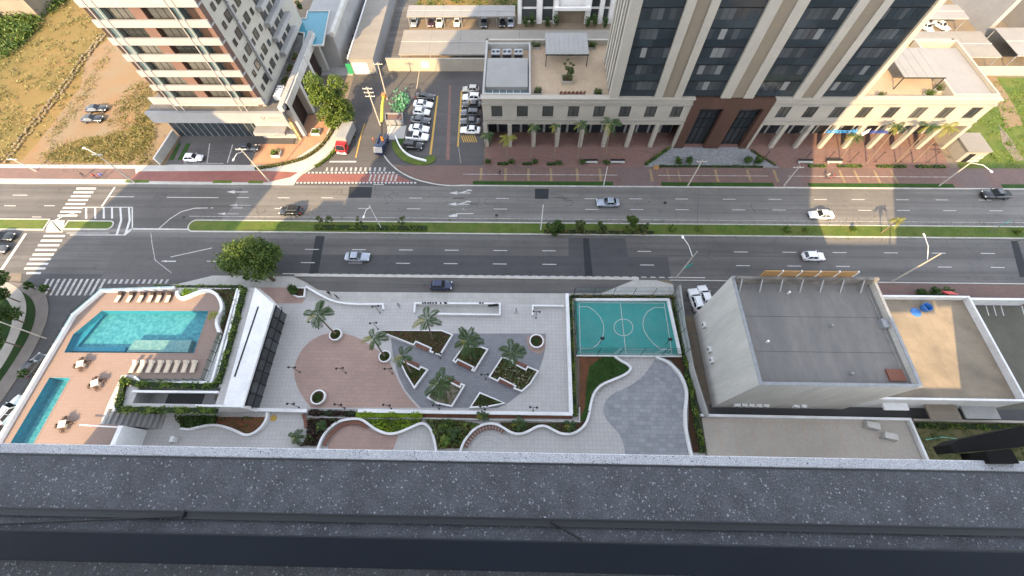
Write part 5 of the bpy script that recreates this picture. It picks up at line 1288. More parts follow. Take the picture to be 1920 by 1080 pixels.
# loungers
def lounger(label, x, y, rz, white_=False):
    t = thing('sun_lounger', label, 'sun lounger', (x, y, ZD+.008), rz, 'sun loungers on the pool deck')
    fr = ceram if white_ else wicker
    MB().box(-.34, .34, -.95, .95, .24, .30).build('frame', fr, t, world=False)
    MB().box(-.31, .31, -.93, .30, .302, .38).build('cushion', cushion if white_ else cushion, t, world=False)
    b = MB().add([(-.31, .30, .38), (.31, .30, .38), (.31, .92, .72), (-.31, .92, .72), (-.31, .30, .30), (.31, .30, .30), (.31, .95, .64), (-.31, .95, .64)], [(0, 1, 2, 3), (4, 7, 6, 5), (0, 4, 5, 1), (1, 5, 6, 2), (2, 6, 7, 3), (3, 7, 4, 0)]); b.build('backrest', fr if not white_ else cushion, t, world=False)
    for sx in (-.28, .28):
        for sy in (-.8, .75): MB().box(sx-.035, sx+.035, sy-.035, sy+.035, 0, .24).build('leg', fr, t, world=False)
    return t
ordn = ('first', 'second', 'third', 'fourth', 'fifth', 'sixth', 'seventh', 'eighth')
L0 = None
for k, ax in enumerate((730, 800, 868, 927, 978, 1035)):
    c = W(A_, [(ax, 122)], ZD+.3)[0]; lb = '%s brown wicker sun lounger from the left above the pool' % ordn[k]
    if L0 is None: L0 = lounger(lb, c[0], c[1], R(-6))
    else: clone(L0, (c[0], c[1], ZD+.008), R(-6+k*1.5), lb)
L1 = None
for k, ax in enumerate((820, 870, 922, 978, 1030, 1082, 1135, 1188)):
    c = W(A_, [(ax, 548)], ZD+.3)[0]; lb = '%s pale sun lounger from the left below the pool' % ordn[k]
    if L1 is None: L1 = lounger(lb, c[0], c[1], R(-4), True)
    else: clone(L1, (c[0], c[1], ZD+.008), R(-4+k), lb)
def tableset(k, ax, ay, rot):
    c = W(A_, [(ax, ay)], ZD+.7)[0]; where = ('nearest the big pool', 'in the middle of the deck', 'beside the lap pool')[k]
    t = thing('cafe_table', 'square cream cafe table %s' % where, 'table', (c[0], c[1], ZD+.008), rot, 'cafe tables on the pool deck')
    MB().box(-.5, .5, -.5, .5, .70, .75).build('tabletop', ceram, t, world=False, bevel=.02); MB().cyl(0, 0, .03, .70, .05, .05, 8).build('pedestal', greym, t, world=False); MB().cyl(0, 0, 0, .03, .3, .3, 12).build('base', greym, t, world=False)
    for j in range(4):
        a = rot+j*math.pi/2+.1; x, y = c[0]+.95*math.cos(a), c[1]+.95*math.sin(a)
        ch = thing('cafe_chair', 'wicker chair %s of the table %s' % (('right', 'on the far side', 'left', 'on the near side')[j], where), 'chair', (x, y, ZD+.008), a+math.pi/2+math.pi, 'cafe chairs on the pool deck')
        MB().box(-.24, .24, -.22, .24, .40, .46).build('seat', wicker, ch, world=False); MB().box(-.24, .24, -.30, -.23, .40, .88).build('backrest', wicker, ch, world=False)
        for sx in (-.21, .21):
            MB().box(sx-.02, sx+.02, -.28, .24, .62, .66).build('armrest', wicker, ch, world=False)
            for sy in (-.26, .2): MB().box(sx-.025, sx+.025, sy-.025, sy+.025, 0, .40).build('leg', wicker, ch, world=False)
for k, (a, b, r_) in enumerate(((490, 530, .3), (580, 648, .45), (380, 900, .2))): tableset(k, a, b, r_)
# stairs and rail from the deck down to the garden path
ST = thing('deck_stairs', 'grey stair flight down from the pool deck to the garden', 'stairs', (-58, 9, 0))
for k in range(10): MB().box(-60.15+k*.56, -59.6+k*.56, 8.7, 10.75, 0, ZD-.38*(k+1)).build('step', gplast, ST)
MB().box(-57.15, -56.5, 2.0, 8.45, 0, ZD+.5).build('side_wall', white, ST)
RA = thing('steel_rail', 'pale steel handrail at the head of the deck stairs', 'railing', (-62, 8.4, ZD))
MB().tube([(*W(A_, [(490, 905)], ZD+1)[0], ZD+1), (*W(A_, [(755, 922)], ZD+1)[0], ZD+1)], .09, 6).build('rail', whitem, RA)
# ------------------------------------------------------------------ plaza
ZP = .15
struct('plaza_paving', MB().prism([(-46, 31.3), (-43.6, 31.0), (-40.5, 30.6), (9.4, 30.4), (9.0, 12.0), (-40.3, 12.0)], 0, ZP+.004), pave_w)
rose = smooth(W(B_, [(470, 800), (420, 740), (378, 660), (362, 590), (375, 510), (420, 430), (490, 370), (580, 338), (680, 345), (760, 370), (860, 430), (930, 490), (965, 545), (1010, 650), (1060, 730), (1125, 800)], ZP), 2)
struct('rose_paving', MB().flat(rose, ZP+.009), pave_r)
slate = W(C_, [(108, 372), (400, 480), (490, 345), (1060, 345), (1056, 420), (1045, 490), (1015, 580), (975, 640), (930, 690), (870, 740), (820, 775), (760, 803), (290, 800), (240, 745), (195, 690), (160, 620), (138, 550), (118, 460)], ZP)
struct('slate_paving', MB().flat(slate, ZP+.012), pave_g)
struct('rose_paving', MB().flat(smooth(W(C_, [(945, 348), (1058, 348), (1050, 470), (985, 465), (940, 420)], ZP), 1, True), ZP+.015), pave_r)
struct('rose_paving', MB().flat(W(B_, [(135, 62), (345, 62), (350, 100), (435, 125), (415, 160), (250, 160)], ZP), ZP+.010), pave_r)
struct('garden_paving', MB().flat([(-66, 1), (28, 1), (27.2, 21.5), (9.9, 21.5), (9.4, 12), (-59, 12)], .05), pave_w)
PW = thing('plaza_wall', 'white parapet wall along the garden edge of the plaza', 'wall', (-15, 12, 0))
MB().wall(W(B_, [(50, 808), (440, 818)], .9), .5, 0, .9).build('wall', white, PW); MB().wall(W(C_, [(-95, 818), (400, 826), (1222, 838)], .9), .5, 0, .9).build('wall', white, PW)
PW = thing('plaza_wall', 'white parapet wall between the plaza and the sports court', 'wall', (9, 21, 0))
MB().wall(W(C_, [(1190, 98), (1215, 838)], .9), .55, 0, .92).build('wall', white, PW)
fw = thing('front_wall', 'white low wall curving along the street front of the plaza', 'wall', (-30, 29, 0))
MB().wall(smooth(W(B_, [(435, 55), (520, 105), (600, 145), (680, 160), (760, 165), (908, 163)], .7), 2)+W(B_, [(911, 195)], .7), .3, 0, .75).build('wall', white, fw)
rp = thing('ramp_enclosure', 'white walled ramp with dark standing letters along its street side', 'ramp', (-9, 29, 0))
for pts in ([(250, 215), (255, 157), (778, 160), (776, 228), (330, 222)],): MB().wall(W(C_, pts, .8), .28, 0, .8).build('wall', white, rp)
MB().prism(W(C_, [(262, 170), (765, 172), (765, 218), (335, 214)], ZP), 0, ZP+.02).build('ramp_floor', conc, rp)
for k, cx in enumerate((303, 318, 335, 350, 366, 385, 413, 440, 447, 655, 672)):
    q = W(C_, [(cx, 157)], 1.1)[0]; m = MB(); m.box(q[0]-.13, q[0]+.13, q[1]-.05, q[1]+.05, .80, 1.25)
    if k % 2: m.box(q[0]-.22, q[0]+.22, q[1]-.045, q[1]+.045, 1.251, 1.34)
    m.build('standing_letter', darkm, rp)
q = W(C_, [(705, 170), (765, 164)], .9); MB().wall(q, .1, .3, 1.0).build('dark_gate', darkm, rp)
rw = thing('front_wall', 'white corner wall by the court end of the plaza', 'wall', (4, 29, 0))
MB().wall(W(C_, [(978, 232), (978, 172), (1170, 174)], .8), .28, 0, .8).build('wall', white, rw)
# half-moon planter by the plaza entrance
hp = W(B_, [(435, 60), (428, 120), (385, 122), (350, 105), (345, 90), (345, 60)], .6)
hm = thing('planter_bed', 'white half-moon planter with a bush at the plaza entrance', 'planter', (*hp[3], 0)); MB().ring(hp, .22, 0, .6).build('wall', white, hm); MB().flat(offset(hp, .22), .45).build('soil', soil, hm)
c = W(B_, [(362, 70)], 1)[0]; shrub('entrance_bush', 'round glossy bush in the half-moon planter', 'shrub', c[0], c[1], .4, 1.7, 1.15, 220, 900, lf_dark, .3)
# plaza planters with benches
def bench_on(pc, ang, k, lab):
    c = W(C_, [pc], .5)[0]; t = thing('wooden_bench', lab, 'bench', (c[0], c[1], ZP), ang, 'wooden benches on the plaza')
    n = 9
    for j in range(n): MB().box(-1.15+2.3*j/n+.02, -1.15+2.3*(j+1)/n-.02, -.24, .24, .40, .46).build('slat', wood, t, world=False)
    for s_ in (-.9, .9): MB().box(s_-.08, s_+.08, -.2, .2, 0, .40).build('leg', darkm, t, world=False)
PL = [
 ('long triangular planter bed with a palm, top left of the slate paving', [(28, 325), (420, 322), (490, 350), (410, 480), (343, 455), (350, 437), (262, 398), (248, 418)], 'soil'),
 ('planter bed with a dense palm in the middle of the slate paving', [(552, 418), (485, 512), (506, 526), (518, 508), (610, 553), (600, 570), (620, 578), (706, 440), (664, 424)], 'dark'),
 ('largest planter bed with pale succulents and a palm at the right of the slate paving', [(790, 483), (706, 612), (765, 640), (777, 622), (868, 668), (858, 682), (912, 702), (965, 655), (1017, 573), (945, 543), (935, 562), (862, 525), (868, 513)], 'succ'),
 ('small curved planter bed at the left tip of the slate paving', [(156, 500), (175, 550), (200, 602), (250, 684), (338, 565), (290, 543), (280, 560), (193, 515)], 'mix'),
 ('planter bed with pale gravel and a palm near the garden wall', [(412, 608), (326, 738), (390, 775), (482, 795), (564, 660), (537, 648), (530, 668), (440, 622)], 'gravel'),
 ('small triangular planter bed of dark ground cover near the garden wall', [(652, 702), (587, 802), (700, 797), (812, 772)], 'dark')]
for i, (lab, pts, kd) in enumerate(PL):
    poly = W(C_, pts, .65); t = thing('planter_bed', lab, 'planter', (sum(p[0] for p in poly)/len(poly), sum(p[1] for p in poly)/len(poly), ZP), 0, 'planter beds on the plaza')
    MB().ring(poly, .22, ZP, .68).build('wall', white, t); ip = offset(poly, .22)
    MB().flat(ip, .52).build('soil', gravel if kd == 'gravel' else soil, t)
    ip2 = offset(poly, .34)
    if kd in ('dark', 'mix', 'soil'): cover('ground_cover', ip2, .53, .22 if kd != 'soil' else .14, 20 if kd != 'soil' else 9, .30, lf_dark if kd != 'soil' else lf_shrub, t, 300+i)
    if kd == 'succ': cover('ground_cover', ip2, .53, .25, 10, .32, lf_dark, t, 310); cover('succulents', ip2, .53, .3, 3, .42, lf_succ, t, 311)
    if kd in ('gravel', 'mix'): cover('ground_cover', ip2, .53, .25, 5, .34, lf_shrub, t, 320+i)
for k, (pc, an, lb) in enumerate((((300, 432), -22, 'wooden slat bench set into the long triangular planter'), ((558, 542), -22, 'wooden slat bench set into the middle planter'), ((815, 652), -22, 'wooden slat bench on the near side of the largest planter'), ((905, 533), -22, 'wooden slat bench on the far side of the largest planter'), ((240, 525), -22, 'wooden slat bench in the small curved planter'), ((490, 637), -22, 'wooden slat bench in the gravel planter'))): bench_on(pc, R(an), k, lb)
def roundpot(k, c_, pc, r, lab, plant=lf_dark):
    c = W(c_, [pc], .6)[0]; t = thing('round_planter', lab, 'planter', (c[0], c[1], ZP), 0, 'round white planters')
    MB().lathe([(r*.86, 0), (r, .15), (r*1.02, .62), (r*.98, .68), (r*.84, .68), (r*.82, .50)], 0, 0, 28).build('pot', white, t, world=False, shade=False)
    MB().cyl(0, 0, .45, .52, r*.83, None, 24).build('soil', soil, t, world=False)
    place(crown_mesh('planting', [(0, 0, .55, r*.72, r*.72, .18)], 260, .24, plant, 400+k, .2), 'planting', t, world=False)
roundpot(0, B_, (620, 352), 1.05, 'round white planter at the top of the rose paving'); roundpot(1, B_, (922, 486), 1.0, 'round white planter at the right of the rose paving'); roundpot(2, B_, (513, 736), 1.15, 'round white planter at the bottom left of the rose paving'); roundpot(3, C_, (1002, 392), 1.2, 'round white planter at the right end of the slate paving')
for k, (c_, b, t_, L, nf, lb) in enumerate(((B_, (620, 350), (508, 238), 2.4, 12, 'leaning palm in the round planter at the top of the rose paving'), (B_, (922, 486), (855, 385), 2.1, 9, 'palm in the round planter at the right of the rose paving'), (C_, (365, 380), (330, 268), 2.3, 9, 'palm in the long triangular planter'), (C_, (600, 500), (575, 385), 2.5, 16, 'bushy palm in the middle planter'), (C_, (875, 555), (850, 468), 2.2, 13, 'palm in the largest planter'), (C_, (232, 585), (180, 485), 1.9, 8, 'palm in the small curved planter'), (C_, (440, 738), (398, 648), 2.3, 14, 'palm in the gravel planter'))):
    bx = W(c_, [b], .55)[0]; px, py = c_[0]+t_[0]/c_[2], c_[1]+t_[1]/c_[2]; h = min(8.2, max(3.0, Z(px, py, bx[1])-.5)); xx = XY(px, py, bx[1])-bx[0]
    palm(lb, bx[0], bx[1], .5, h, L, nf, 230+k, (max(-.9, min(.9, xx)), .1), lf_palm, 'palms on the plaza', .13)
# lamp posts with two round heads
def lamp(lab, x, y, z0, h, rz):
    t = thing('garden_lamp', lab, 'lamp post', (x, y, z0), rz, 'twin garden lamps')
    MB().tube([(0, 0, 0), (0, 0, h)], .04, 6).build('pole', darkm, t, world=False); MB().cyl(0, 0, 0, .06, .14, None, 8).build('base', darkm, t, world=False); MB().box(-.5, .5, -.03, .03, h-.06, h).build('arm', darkm, t, world=False)
    for s_ in (-.5, .5): MB().lathe([(.05, h-.24), (.15, h-.18), (.18, h-.03), (.13, h+.06), (.04, h+.1)], s_, 0, 10).build('lamp_head', darkm, t, world=False)
    return t
LP = None
for k, (c_, b, lb) in enumerate(((B_, (400, 582), 'on the left rim of the rose paving'), (B_, (683, 587), 'in the middle of the rose paving'), (B_, (968, 590), 'on the right rim of the rose paving'), (B_, (395, 798), 'at the garden wall left of the round planter'), (B_, (675, 802), 'at the garden wall below the rose paving'), (B_, (962, 806), 'at the garden wall where rose and slate paving meet'), (B_, (515, 315), 'under the leaning palm'), (B_, (892, 218), 'at the end of the curved front wall'), (B_, (880, 318), 'at the tip of the long triangular planter'), (C_, (690, 625), 'between the gravel planter and the largest planter'), (C_, (405, 808), 'at the garden wall below the gravel planter'), (C_, (980, 820), 'at the garden wall near the court'), (C_, (998, 250), 'by the corner wall near the court'), (C_, (412, 498), 'at the bench end of the long triangular planter'), (C_, (685, 812), 'at the garden wall below the small triangular planter'))):
    c = W(c_, [b], ZP)[0]; lab = 'black twin-headed garden lamp '+lb
    if LP is None: LP = lamp(lab, c[0], c[1], ZP, 2.8, 0)
    else: clone(LP, (c[0], c[1], ZP), R((k*37) % 20-10), lab)
# ------------------------------------------------------------------ garden strip
E_ = (540, 760, 6.0); F6 = (820, 760, 6.0); G6 = (200, 700, 6.0)
def wavy(label, pts, z1=.65, t=.34):
    c = pts[len(pts)//2]; o = thing('wavy_wall', label, 'wall', (c[0], c[1], 0), 0, 'wavy white garden walls'); MB().wall(smooth(pts, 2), t, 0, z1).build('wall', white, o, shade=False); return o
wa = W(G6, [(830, 620), (930, 635), (1050, 600), (1200, 578), (1330, 600), (1440, 640), (1560, 700), (1650, 680), (1740, 610), (1800, 520), (1812, 420)], .5)
wb = W(E_, [(345, 460), (390, 350), (470, 250), (580, 175), (720, 150), (830, 155), (910, 215), (1010, 285), (1130, 325), (1240, 310), (1380, 250), (1500, 195), (1580, 230), (1630, 320), (1665, 480)], .5)
wb += [(wb[-1][0]+.3, wb[-1][1]-2)]; wb = [(wb[0][0]-.2, wb[0][1]-2)]+wb
wc = W(F6, [(265, 480), (320, 370), (420, 260), (540, 205), (650, 205), (740, 250), (830, 310), (930, 328), (1030, 290), (1130, 232), (1220, 230), (1310, 280), (1400, 325), (1530, 322), (1640, 250), (1700, 150), (1715, 60)], .5)
wc2 = W(D_, [(218, 790), (238, 712), (280, 662), (350, 632), (430, 600), (472, 562), (452, 535), (402, 510), (368, 484)], .5)
wd = W(D_, [(622, 490), (700, 520), (760, 580), (800, 650), (815, 720), (800, 820), (805, 940), (835, 1075)], .5)
wavy('wavy white wall round the leafy bed at the foot of the stairs', wa); wavy('wavy white wall round the rose seating bay', wb); wavy('long wavy white wall from the ring seat to the sports court', [(wc[0][0]-.3, wc[0][1]-2)]+wc[:-1]+wc2); wavy('curved white wall on the right of the slate terrace', wd+[(wd[-1][0]+.2, wd[-1][1]-2.5)])
# beds behind the walls
ytop = lambda x: 11.3
def bed(label, poly, mats, seed, h=.5, name='garden_bed', base=None):
    t = thing(name, label, 'garden bed', (sum(p[0] for p in poly)/len(poly), sum(p[1] for p in poly)/len(poly), 0)); MB().prism(poly, 0, .3).build('soil', base or soil, t)
    for j, (mt, dn, sz) in enumerate(mats): cover('planting', poly, .32, h, dn, sz, mt, t, seed+j)
    return t
bed('leafy dark green bed above the left wavy wall', W(G6, [(780, 480), (1240, 480), (1230, 560), (1190, 570), (1050, 590), (930, 622), (830, 605)], .4), [(lf_dark, 24, .42)], 500, 1.0)
bed('bare red earth bed inside the left wavy wall', W(G6, [(1240, 490), (1790, 490), (1780, 540), (1720, 610), (1640, 670), (1560, 685), (1440, 625), (1330, 585), (1235, 565)], .4), [(lf_shrub, 3, .35)], 503, .4, base=redsoil)
bed('dark purple bed left of the rose seating bay', W(E_, [(225, 150), (560, 150), (560, 190), (450, 260), (375, 350), (330, 450), (150, 450), (215, 330)], .4), [(lf_red, 20, .38), (lf_dark, 4, .4)], 506, .6)
bed('bright green grassy bed in the dip of the wavy wall', W(E_, [(860, 160), (1500, 160), (1490, 190), (1370, 240), (1230, 298), (1130, 312), (1015, 270), (915, 200)], .4), [(lf_lime, 16, .3), (lf_hedge, 20, .34)], 509, .5)
bed('palmy green bed between the rose bay and the ring seat', W(E_, [(1530, 160), (1920, 170), (2060, 190), (2160, 210), (2070, 270), (1990, 370), (1940, 480), (1690, 480), (1645, 320), (1600, 220)], .4), [(lf_shrub, 9, .5), (lf_hedge, 4, .45)], 512, .7)
bed('dark bed above the wavy wall right of the ring seat', W(F6, [(700, 190), (1600, 200), (1690, 140), (1690, 60), (1705, 60), (1690, 150), (1630, 235), (1530, 305), (1400, 308), (1310, 262), (1220, 215), (1130, 218), (1030, 275), (930, 312), (830, 295), (750, 240)], .4), [(lf_dark, 8, .4)], 515, .5)
hedge('lime_hedge', 'bright lime clipped hedge under the plaza wall', W(E_, [(765, 101), (1515, 106)], .6), 1.0, .0, .95, lf_lime, 520, 60, .20)
hedge('dark_hedge', 'dark red spiky hedge under the plaza wall', W(E_, [(230, 82), (755, 92)], .6), .8, .0, .9, lf_red, 521, 30, .34)
br = thing('planting_strip', 'narrow brown planting strip under the plaza wall beside the ring seat', 'garden bed', (*W(F6, [(700, 120)], .4)[0], 0)); MB().wall(W(F6, [(-280, 108), (1520, 125)], .4), .55, 0, .35).build('soil', redsoil, br)
KB = thing('garden_edging', 'pale concrete edging below the planting strips', 'edging', (*W(F6, [(700, 160)], .4)[0], 0)); MB().wall(W(F6, [(-420, 140), (1600, 182), (1600, 20)], .4), .2, 0, .42).build('edging', kerbm, KB); MB().wall(W(E_, [(230, 130), (1080, 148)], .4), .14, 0, .42).build('edging', kerbm, KB)
for k, (px, py, h) in enumerate(((848, 812, 1.2), (905, 780, 1.0), (973, 795, 1.3), (1068, 797, 1.0), (835, 826, 1.0), (556, 820, 1.3), (600, 800, 1.0))):
    c = G(px, py, .8); palm('small young palm in the garden beds, %s' % ('left of the ring seat', 'behind the ring seat', 'right of the ring seat', 'in the last hollow of the wavy wall', 'lowest left of the ring seat', 'at the path edge left of the rose bay', 'in the purple bed')[k], c[0], c[1], .3, h*.5, 1.1*h, 11, 530+k, (0, 0), lf_palm if k != 4 else lf_hedge, 'young palms in the garden', .07, 'young_palm')
def curved_bench(label, pts, wdt, nslat, gap=True):
    c = pts[len(pts)//2]; t = thing('curved_bench', label, 'bench', (c[0], c[1], 0), 0, 'curved benches'); sm = smooth(pts, 3)
    seg = [0]
    for a, b in zip(sm[:-1], sm[1:]): seg.append(seg[-1]+math.dist(a, b))
    def at(s):
        for i in range(len(seg)-1):
            if s <= seg[i+1]: q = (s-seg[i])/(seg[i+1]-seg[i]); return Vector(sm[i]).lerp(Vector(sm[i+1]), q)
        return Vector(sm[-1])
    for k in range(nslat):
        s0, s1 = seg[-1]*(k+.08)/nslat, seg[-1]*(k+(.62 if gap else .94))/nslat; MB().wall([at(s0), at(s1)], wdt, .40, .47).build('slat', wood, t)
    MB().wall(sm[::2], wdt*.6, 0, .395).build('plinth', gplast, t)
    return t
curved_bench('curved red wood bench along the rose seating bay', W(E_, [(405, 455), (440, 360), (520, 270), (620, 205), (720, 185), (810, 195), (890, 240)], .5), .55, 22, False)
curved_bench('curved bench of separate red wood blocks at the ring seat', W(F6, [(315, 470), (370, 370), (460, 285), (560, 245), (640, 245), (720, 275), (755, 305)], .5), .62, 15)
curved_bench('curved red wood bench at the path edge left of the purple bed', W(E_, [(165, 95), (195, 170), (195, 250)], .5), .45, 7, False)
struct('rose_bay_paving', MB().flat(smooth(W(E_, [(430, 560), (470, 330), (600, 220), (720, 195), (860, 215), (960, 290), (1110, 335), (1240, 325), (1230, 380), (1160, 560)], .05), 2, True), .058), pave_r)
# cobbled arcs in the ring seat floor
for rr in (300, 210, 130):
    c0 = (570, 500); pts = W(F6, [(c0[0]+rr*math.cos(R(a)), c0[1]-rr*.80*math.sin(R(a))) for a in range(20, 165, 12)], .06); struct('cobble_arc', MB().wall(pts, .09, .05, .062), gplast)
# slate terrace of single slabs
sl_poly = smooth(W(D_, [(620, 492), (600, 530), (540, 610), (460, 670), (360, 710), (305, 765), (295, 830), (330, 890), (390, 950), (420, 1010), (432, 1080)], .06), 1)
sl_poly = sl_poly+[(sl_poly[-1][0], 4.2), (26.2, 4.2)]+[(a-.1, b) for a, b in smooth(wd, 1)][::-1]
sg = struct('slate_terrace', MB().flat(sl_poly, .062), pm('slate_joint', (.16, .165, .175), (.14, .145, .155), 1, .8))
SLB = [slate1, pm('slate_slab_pale', (.31, .315, .33), (.275, .28, .30), .4, .6, dirt=.3, dscale=.6), pm('slate_slab_dark', (.26, .265, .285), (.23, .238, .258), .4, .6, dirt=.3, dscale=.6)]
rng = random.Random(8); y = 4.2; row = 0
while y < 21.6:
    hh = .62; x = 8.0-(row % 2)*.5
    while x < 27.5:
        wdt = rng.choice((.78, 1.05, 1.05)); q = clip_rect(sl_poly, x+.012, x+wdt-.012, y+.012, y+hh-.012)
        if len(q) >= 3 and abs(area(q)) > .04: MB().prism(q, .05, .072+rng.uniform(0, .006), bottom=False).build('slab', rng.choice(SLB), sg)
        x += wdt
    y += hh; row += 1
# lawn by the court
lw = W(D_, [(150, 485), (362, 485), (445, 535), (462, 565), (425, 590), (345, 622), (275, 652), (230, 705), (208, 790), (195, 870), (150, 890)], .05)
struct('garden_lawn', MB().prism(lw, .05, .25), grassd); struct('red_earth_strip', MB().prism(W(D_, [(150, 485), (300, 485), (215, 545), (195, 640), (185, 800), (150, 880)], .05), .05, .262), redsoil)
t_ = tuft_field('lawn_blades', 'lush short grass of the lawn below the court', W(D_, [(300, 490), (362, 490), (440, 540), (450, 565), (345, 612), (275, 642), (225, 700), (205, 790), (200, 640), (230, 545)], .3), 5200, .22, lf_dark, 8, .12); t_.location.z = .25
# hedge right of the slate terrace
hedge('boundary_hedge', 'long hedge between the slate terrace and the neighbouring wall', W(D_, [(800, 480), (830, 650), (855, 780), (885, 930), (915, 1075)], .8), .8, 0, 1.2, lf_hedge, 540, 24, .3)
struct('hedge_soil', MB().prism(W(D_, [(650, 487), (790, 487), (905, 1075), (850, 1075), (820, 930), (822, 740), (815, 650), (770, 570), (710, 510)], .05), .03, .2), soil)
# ------------------------------------------------------------------ sports court
CT = struct('sports_court', MB().prism(W(D_, [(118, 143), (690, 143), (768, 478), (138, 474)], .2), 0, .2), court)
def cl(pts, wd_=.09, nm='court_line'):
    return MB().wall(W(D_, pts, .2), wd_, .200, .206).build(nm, linep, CT)
cl([(150, 155), (672, 158)]); cl([(150, 155), (158, 468)]); cl([(672, 158), (720, 472)]); cl([(158, 466), (718, 470)]); cl([(403, 156), (438, 467)])
cl([(422+58*math.cos(R(a)), 307+51*math.sin(R(a))) for a in range(0, 361, 15)])
cl([(150, 180), (205, 180), (245, 205), (280, 245), (300, 290), (302, 330), (292, 375), (265, 410), (235, 434), (158, 436)]); cl([(672, 185), (610, 185), (570, 210), (548, 245), (541, 285), (550, 330), (575, 370), (610, 410), (650, 440), (715, 444)])
CW = thing('court_kerb', 'white kerb wall on the street and right side of the court', 'wall', (18, 31, 0)); MB().wall(W(D_, [(120, 135), (698, 135), (772, 470)], .6), .45, 0, .6).build('wall', white, CW); MB().wall(W(D_, [(135, 480), (780, 484)], .5), .18, 0, .5).build('wall', white, CW)
hedge('court_hedge', 'narrow dry hedge along the street side of the court', W(D_, [(100, 112), (735, 118)], .7), .6, .1, .8, lf_dry, 550, 26, .26); hedge('court_hedge', 'narrow hedge along the right side of the court', W(D_, [(730, 118), (800, 470)], .7), .7, .1, .8, lf_hedge, 551, 26, .26); hedge('court_hedge', 'narrow hedge between the plaza wall and the court', W(D_, [(98, 112), (128, 850)], .7), .6, .1, .7, lf_hedge, 552, 26, .26)
FE = thing('court_fence', 'tall thin steel mesh fence round the sports court', 'fence', (18, 26, 0))
cr_ = W(D_, [(110, 125), (712, 125), (785, 482), (130, 480)], .2)
for a, b in zip(cr_, cr_[1:]+cr_[:1]):
    n = 5 if math.dist(a, b) > 12 else 3
    for k in range(n):
        p_, q_ = Vector(a).lerp(Vector(b), k/n), Vector(a).lerp(Vector(b), (k+1)/n); MB().tube([(p_.x, p_.y, .1), (p_.x, p_.y, 4.0)], .04, 6).build('post', darkm, FE)
        for zz in (1.4, 2.7, 4.0): MB().tube([(p_.x, p_.y, zz), (q_.x, q_.y, zz)], .018, 4).build('rail', darkm, FE)
        MB().add([(p_.x, p_.y, .7), (q_.x, q_.y, .7), (q_.x, q_.y, 3.98), (p_.x, p_.y, 3.98)], [(0, 1, 2, 3)]).build('mesh_panel', netmat, FE)
for k, (ax, ay) in enumerate(((292, 376), (708, 383))):
    c = W(D_, [(ax, ay)], 2.6)[0]; t = thing('floodlight', 'small black floodlight over the %s goal area of the court' % ('left', 'right')[k], 'floodlight', (c[0], c[1], .2), 0, 'court floodlights'); MB().box(-.3, .3, -.2, .2, 2.4, 2.7).build('lamp_head', darkm, t, world=False); MB().tube([(0, 0, 0), (0, 0, 2.4)], .04, 6).build('pole', darkm, t, world=False)
# neighbour's boundary wall right of the court
NW = thing('boundary_wall', 'grey boundary wall between the court and the beige building', 'wall', (28, 20, 0))
MB().wall(W(D_, [(768, 50), (800, 300), (850, 560), (940, 850)], 2.2), .25, 0, 2.4).build('wall', gplast, NW)
# ------------------------------------------------------------------ beige building and neighbours
FSC = pm('stained_screen', (.24, .215, .185), (.13, .12, .11), .6, .9, dirt=.6, dscale=.5, dcol=(.07, .065, .06))
BB = thing('beige_building', 'plain beige block with a grey flat roof and orange hoarding on its parapet', 'building', (40, 21, 0))
zr = 14.0; bx0, bx1, by0, by1 = 30.0, 49.85, 13.25, 28.6
MB().box(bx0, bx1, by0, by1, 0, zr-.9).build('wall', bplast, BB)
MB().box(bx0+.3, bx1-.3, by0+.3, by1-.3, zr-.9, zr-.85).build('roof_deck', roofg, BB)
MB().ring([(bx0, by0), (bx1, by0), (bx1, by1), (bx0, by1)], .3, zr-.9, zr).build('parapet', bplast, BB); MB().ring([(bx0-.06, by0-.06), (bx1+.06, by0-.06), (bx1+.06, by1+.06), (bx0-.06, by1+.06)], .42, zr, zr+.08).build('coping', greym, BB)
MB().box(bx1-3.0, bx1-1.0, by0+.9, by0+2.4, zr-.85, zr-.6).build('roof_hatch', wood, BB)
MB().box(bx0+.3, bx1, by1-.7, by1-.3, zr-.85, zr+.7).build('front_screen', FSC, BB)
for k in range(5):
    a = bx0+3.6+k*2.55; MB().box(a, a+2.35, by1-.25, by1-.1, zr+.3, zr+2.0).build('hoarding_panel', orange_m, BB); MB().box(a+2.36, a+2.5, by1-.3, by1-.05, zr+.3, zr+2.05).build('hoarding_strut', whitem, BB)
for k in range(7): MB().add([(bx0+1+k*2.8, by1-.7, zr+.6), (bx0+1.15+k*2.8, by1-.7, zr+.6), (bx0+1.15+k*2.8, by1-2.0, zr-.85), (bx0+1+k*2.8, by1-2.0, zr-.85), (bx0+1+k*2.8, by1-.75, zr+.45), (bx0+1.15+k*2.8, by1-.75, zr+.45), (bx0+1.15+k*2.8, by1-1.85, zr-.85), (bx0+1+k*2.8, by1-1.85, zr-.85)], [(0, 1, 2, 3), (4, 7, 6, 5), (0, 3, 7, 4), (1, 5, 6, 2)]).build('brace', gplast, BB)
for k in range(2): MB().box(bx0+.5, bx1-.5, by0+4.6+k*5, by0+4.66+k*5, zr-.85, zr-.83).build('roof_seam', asph_s, BB)
for k, (px, py) in enumerate(((1480, 548), (1598, 700), (1440, 640), (1560, 610))):
    c = G(px, py, zr-.5); MB().cyl(c[0], c[1], zr-.85, zr-.35, .16, None, 10).build('roof_vent', (whitem, greym)[k % 2], BB)
MB().tube([(bx1-.9, by0+2.6, zr-.78), (bx1-.9, by1-1.2, zr-.78)], .06, 6).build('roof_pipe', greym, BB); MB().box(bx1-1.3, bx1-.5, by0+8, by0+9.2, zr-.85, zr-.2).build('roof_unit', greym, BB)
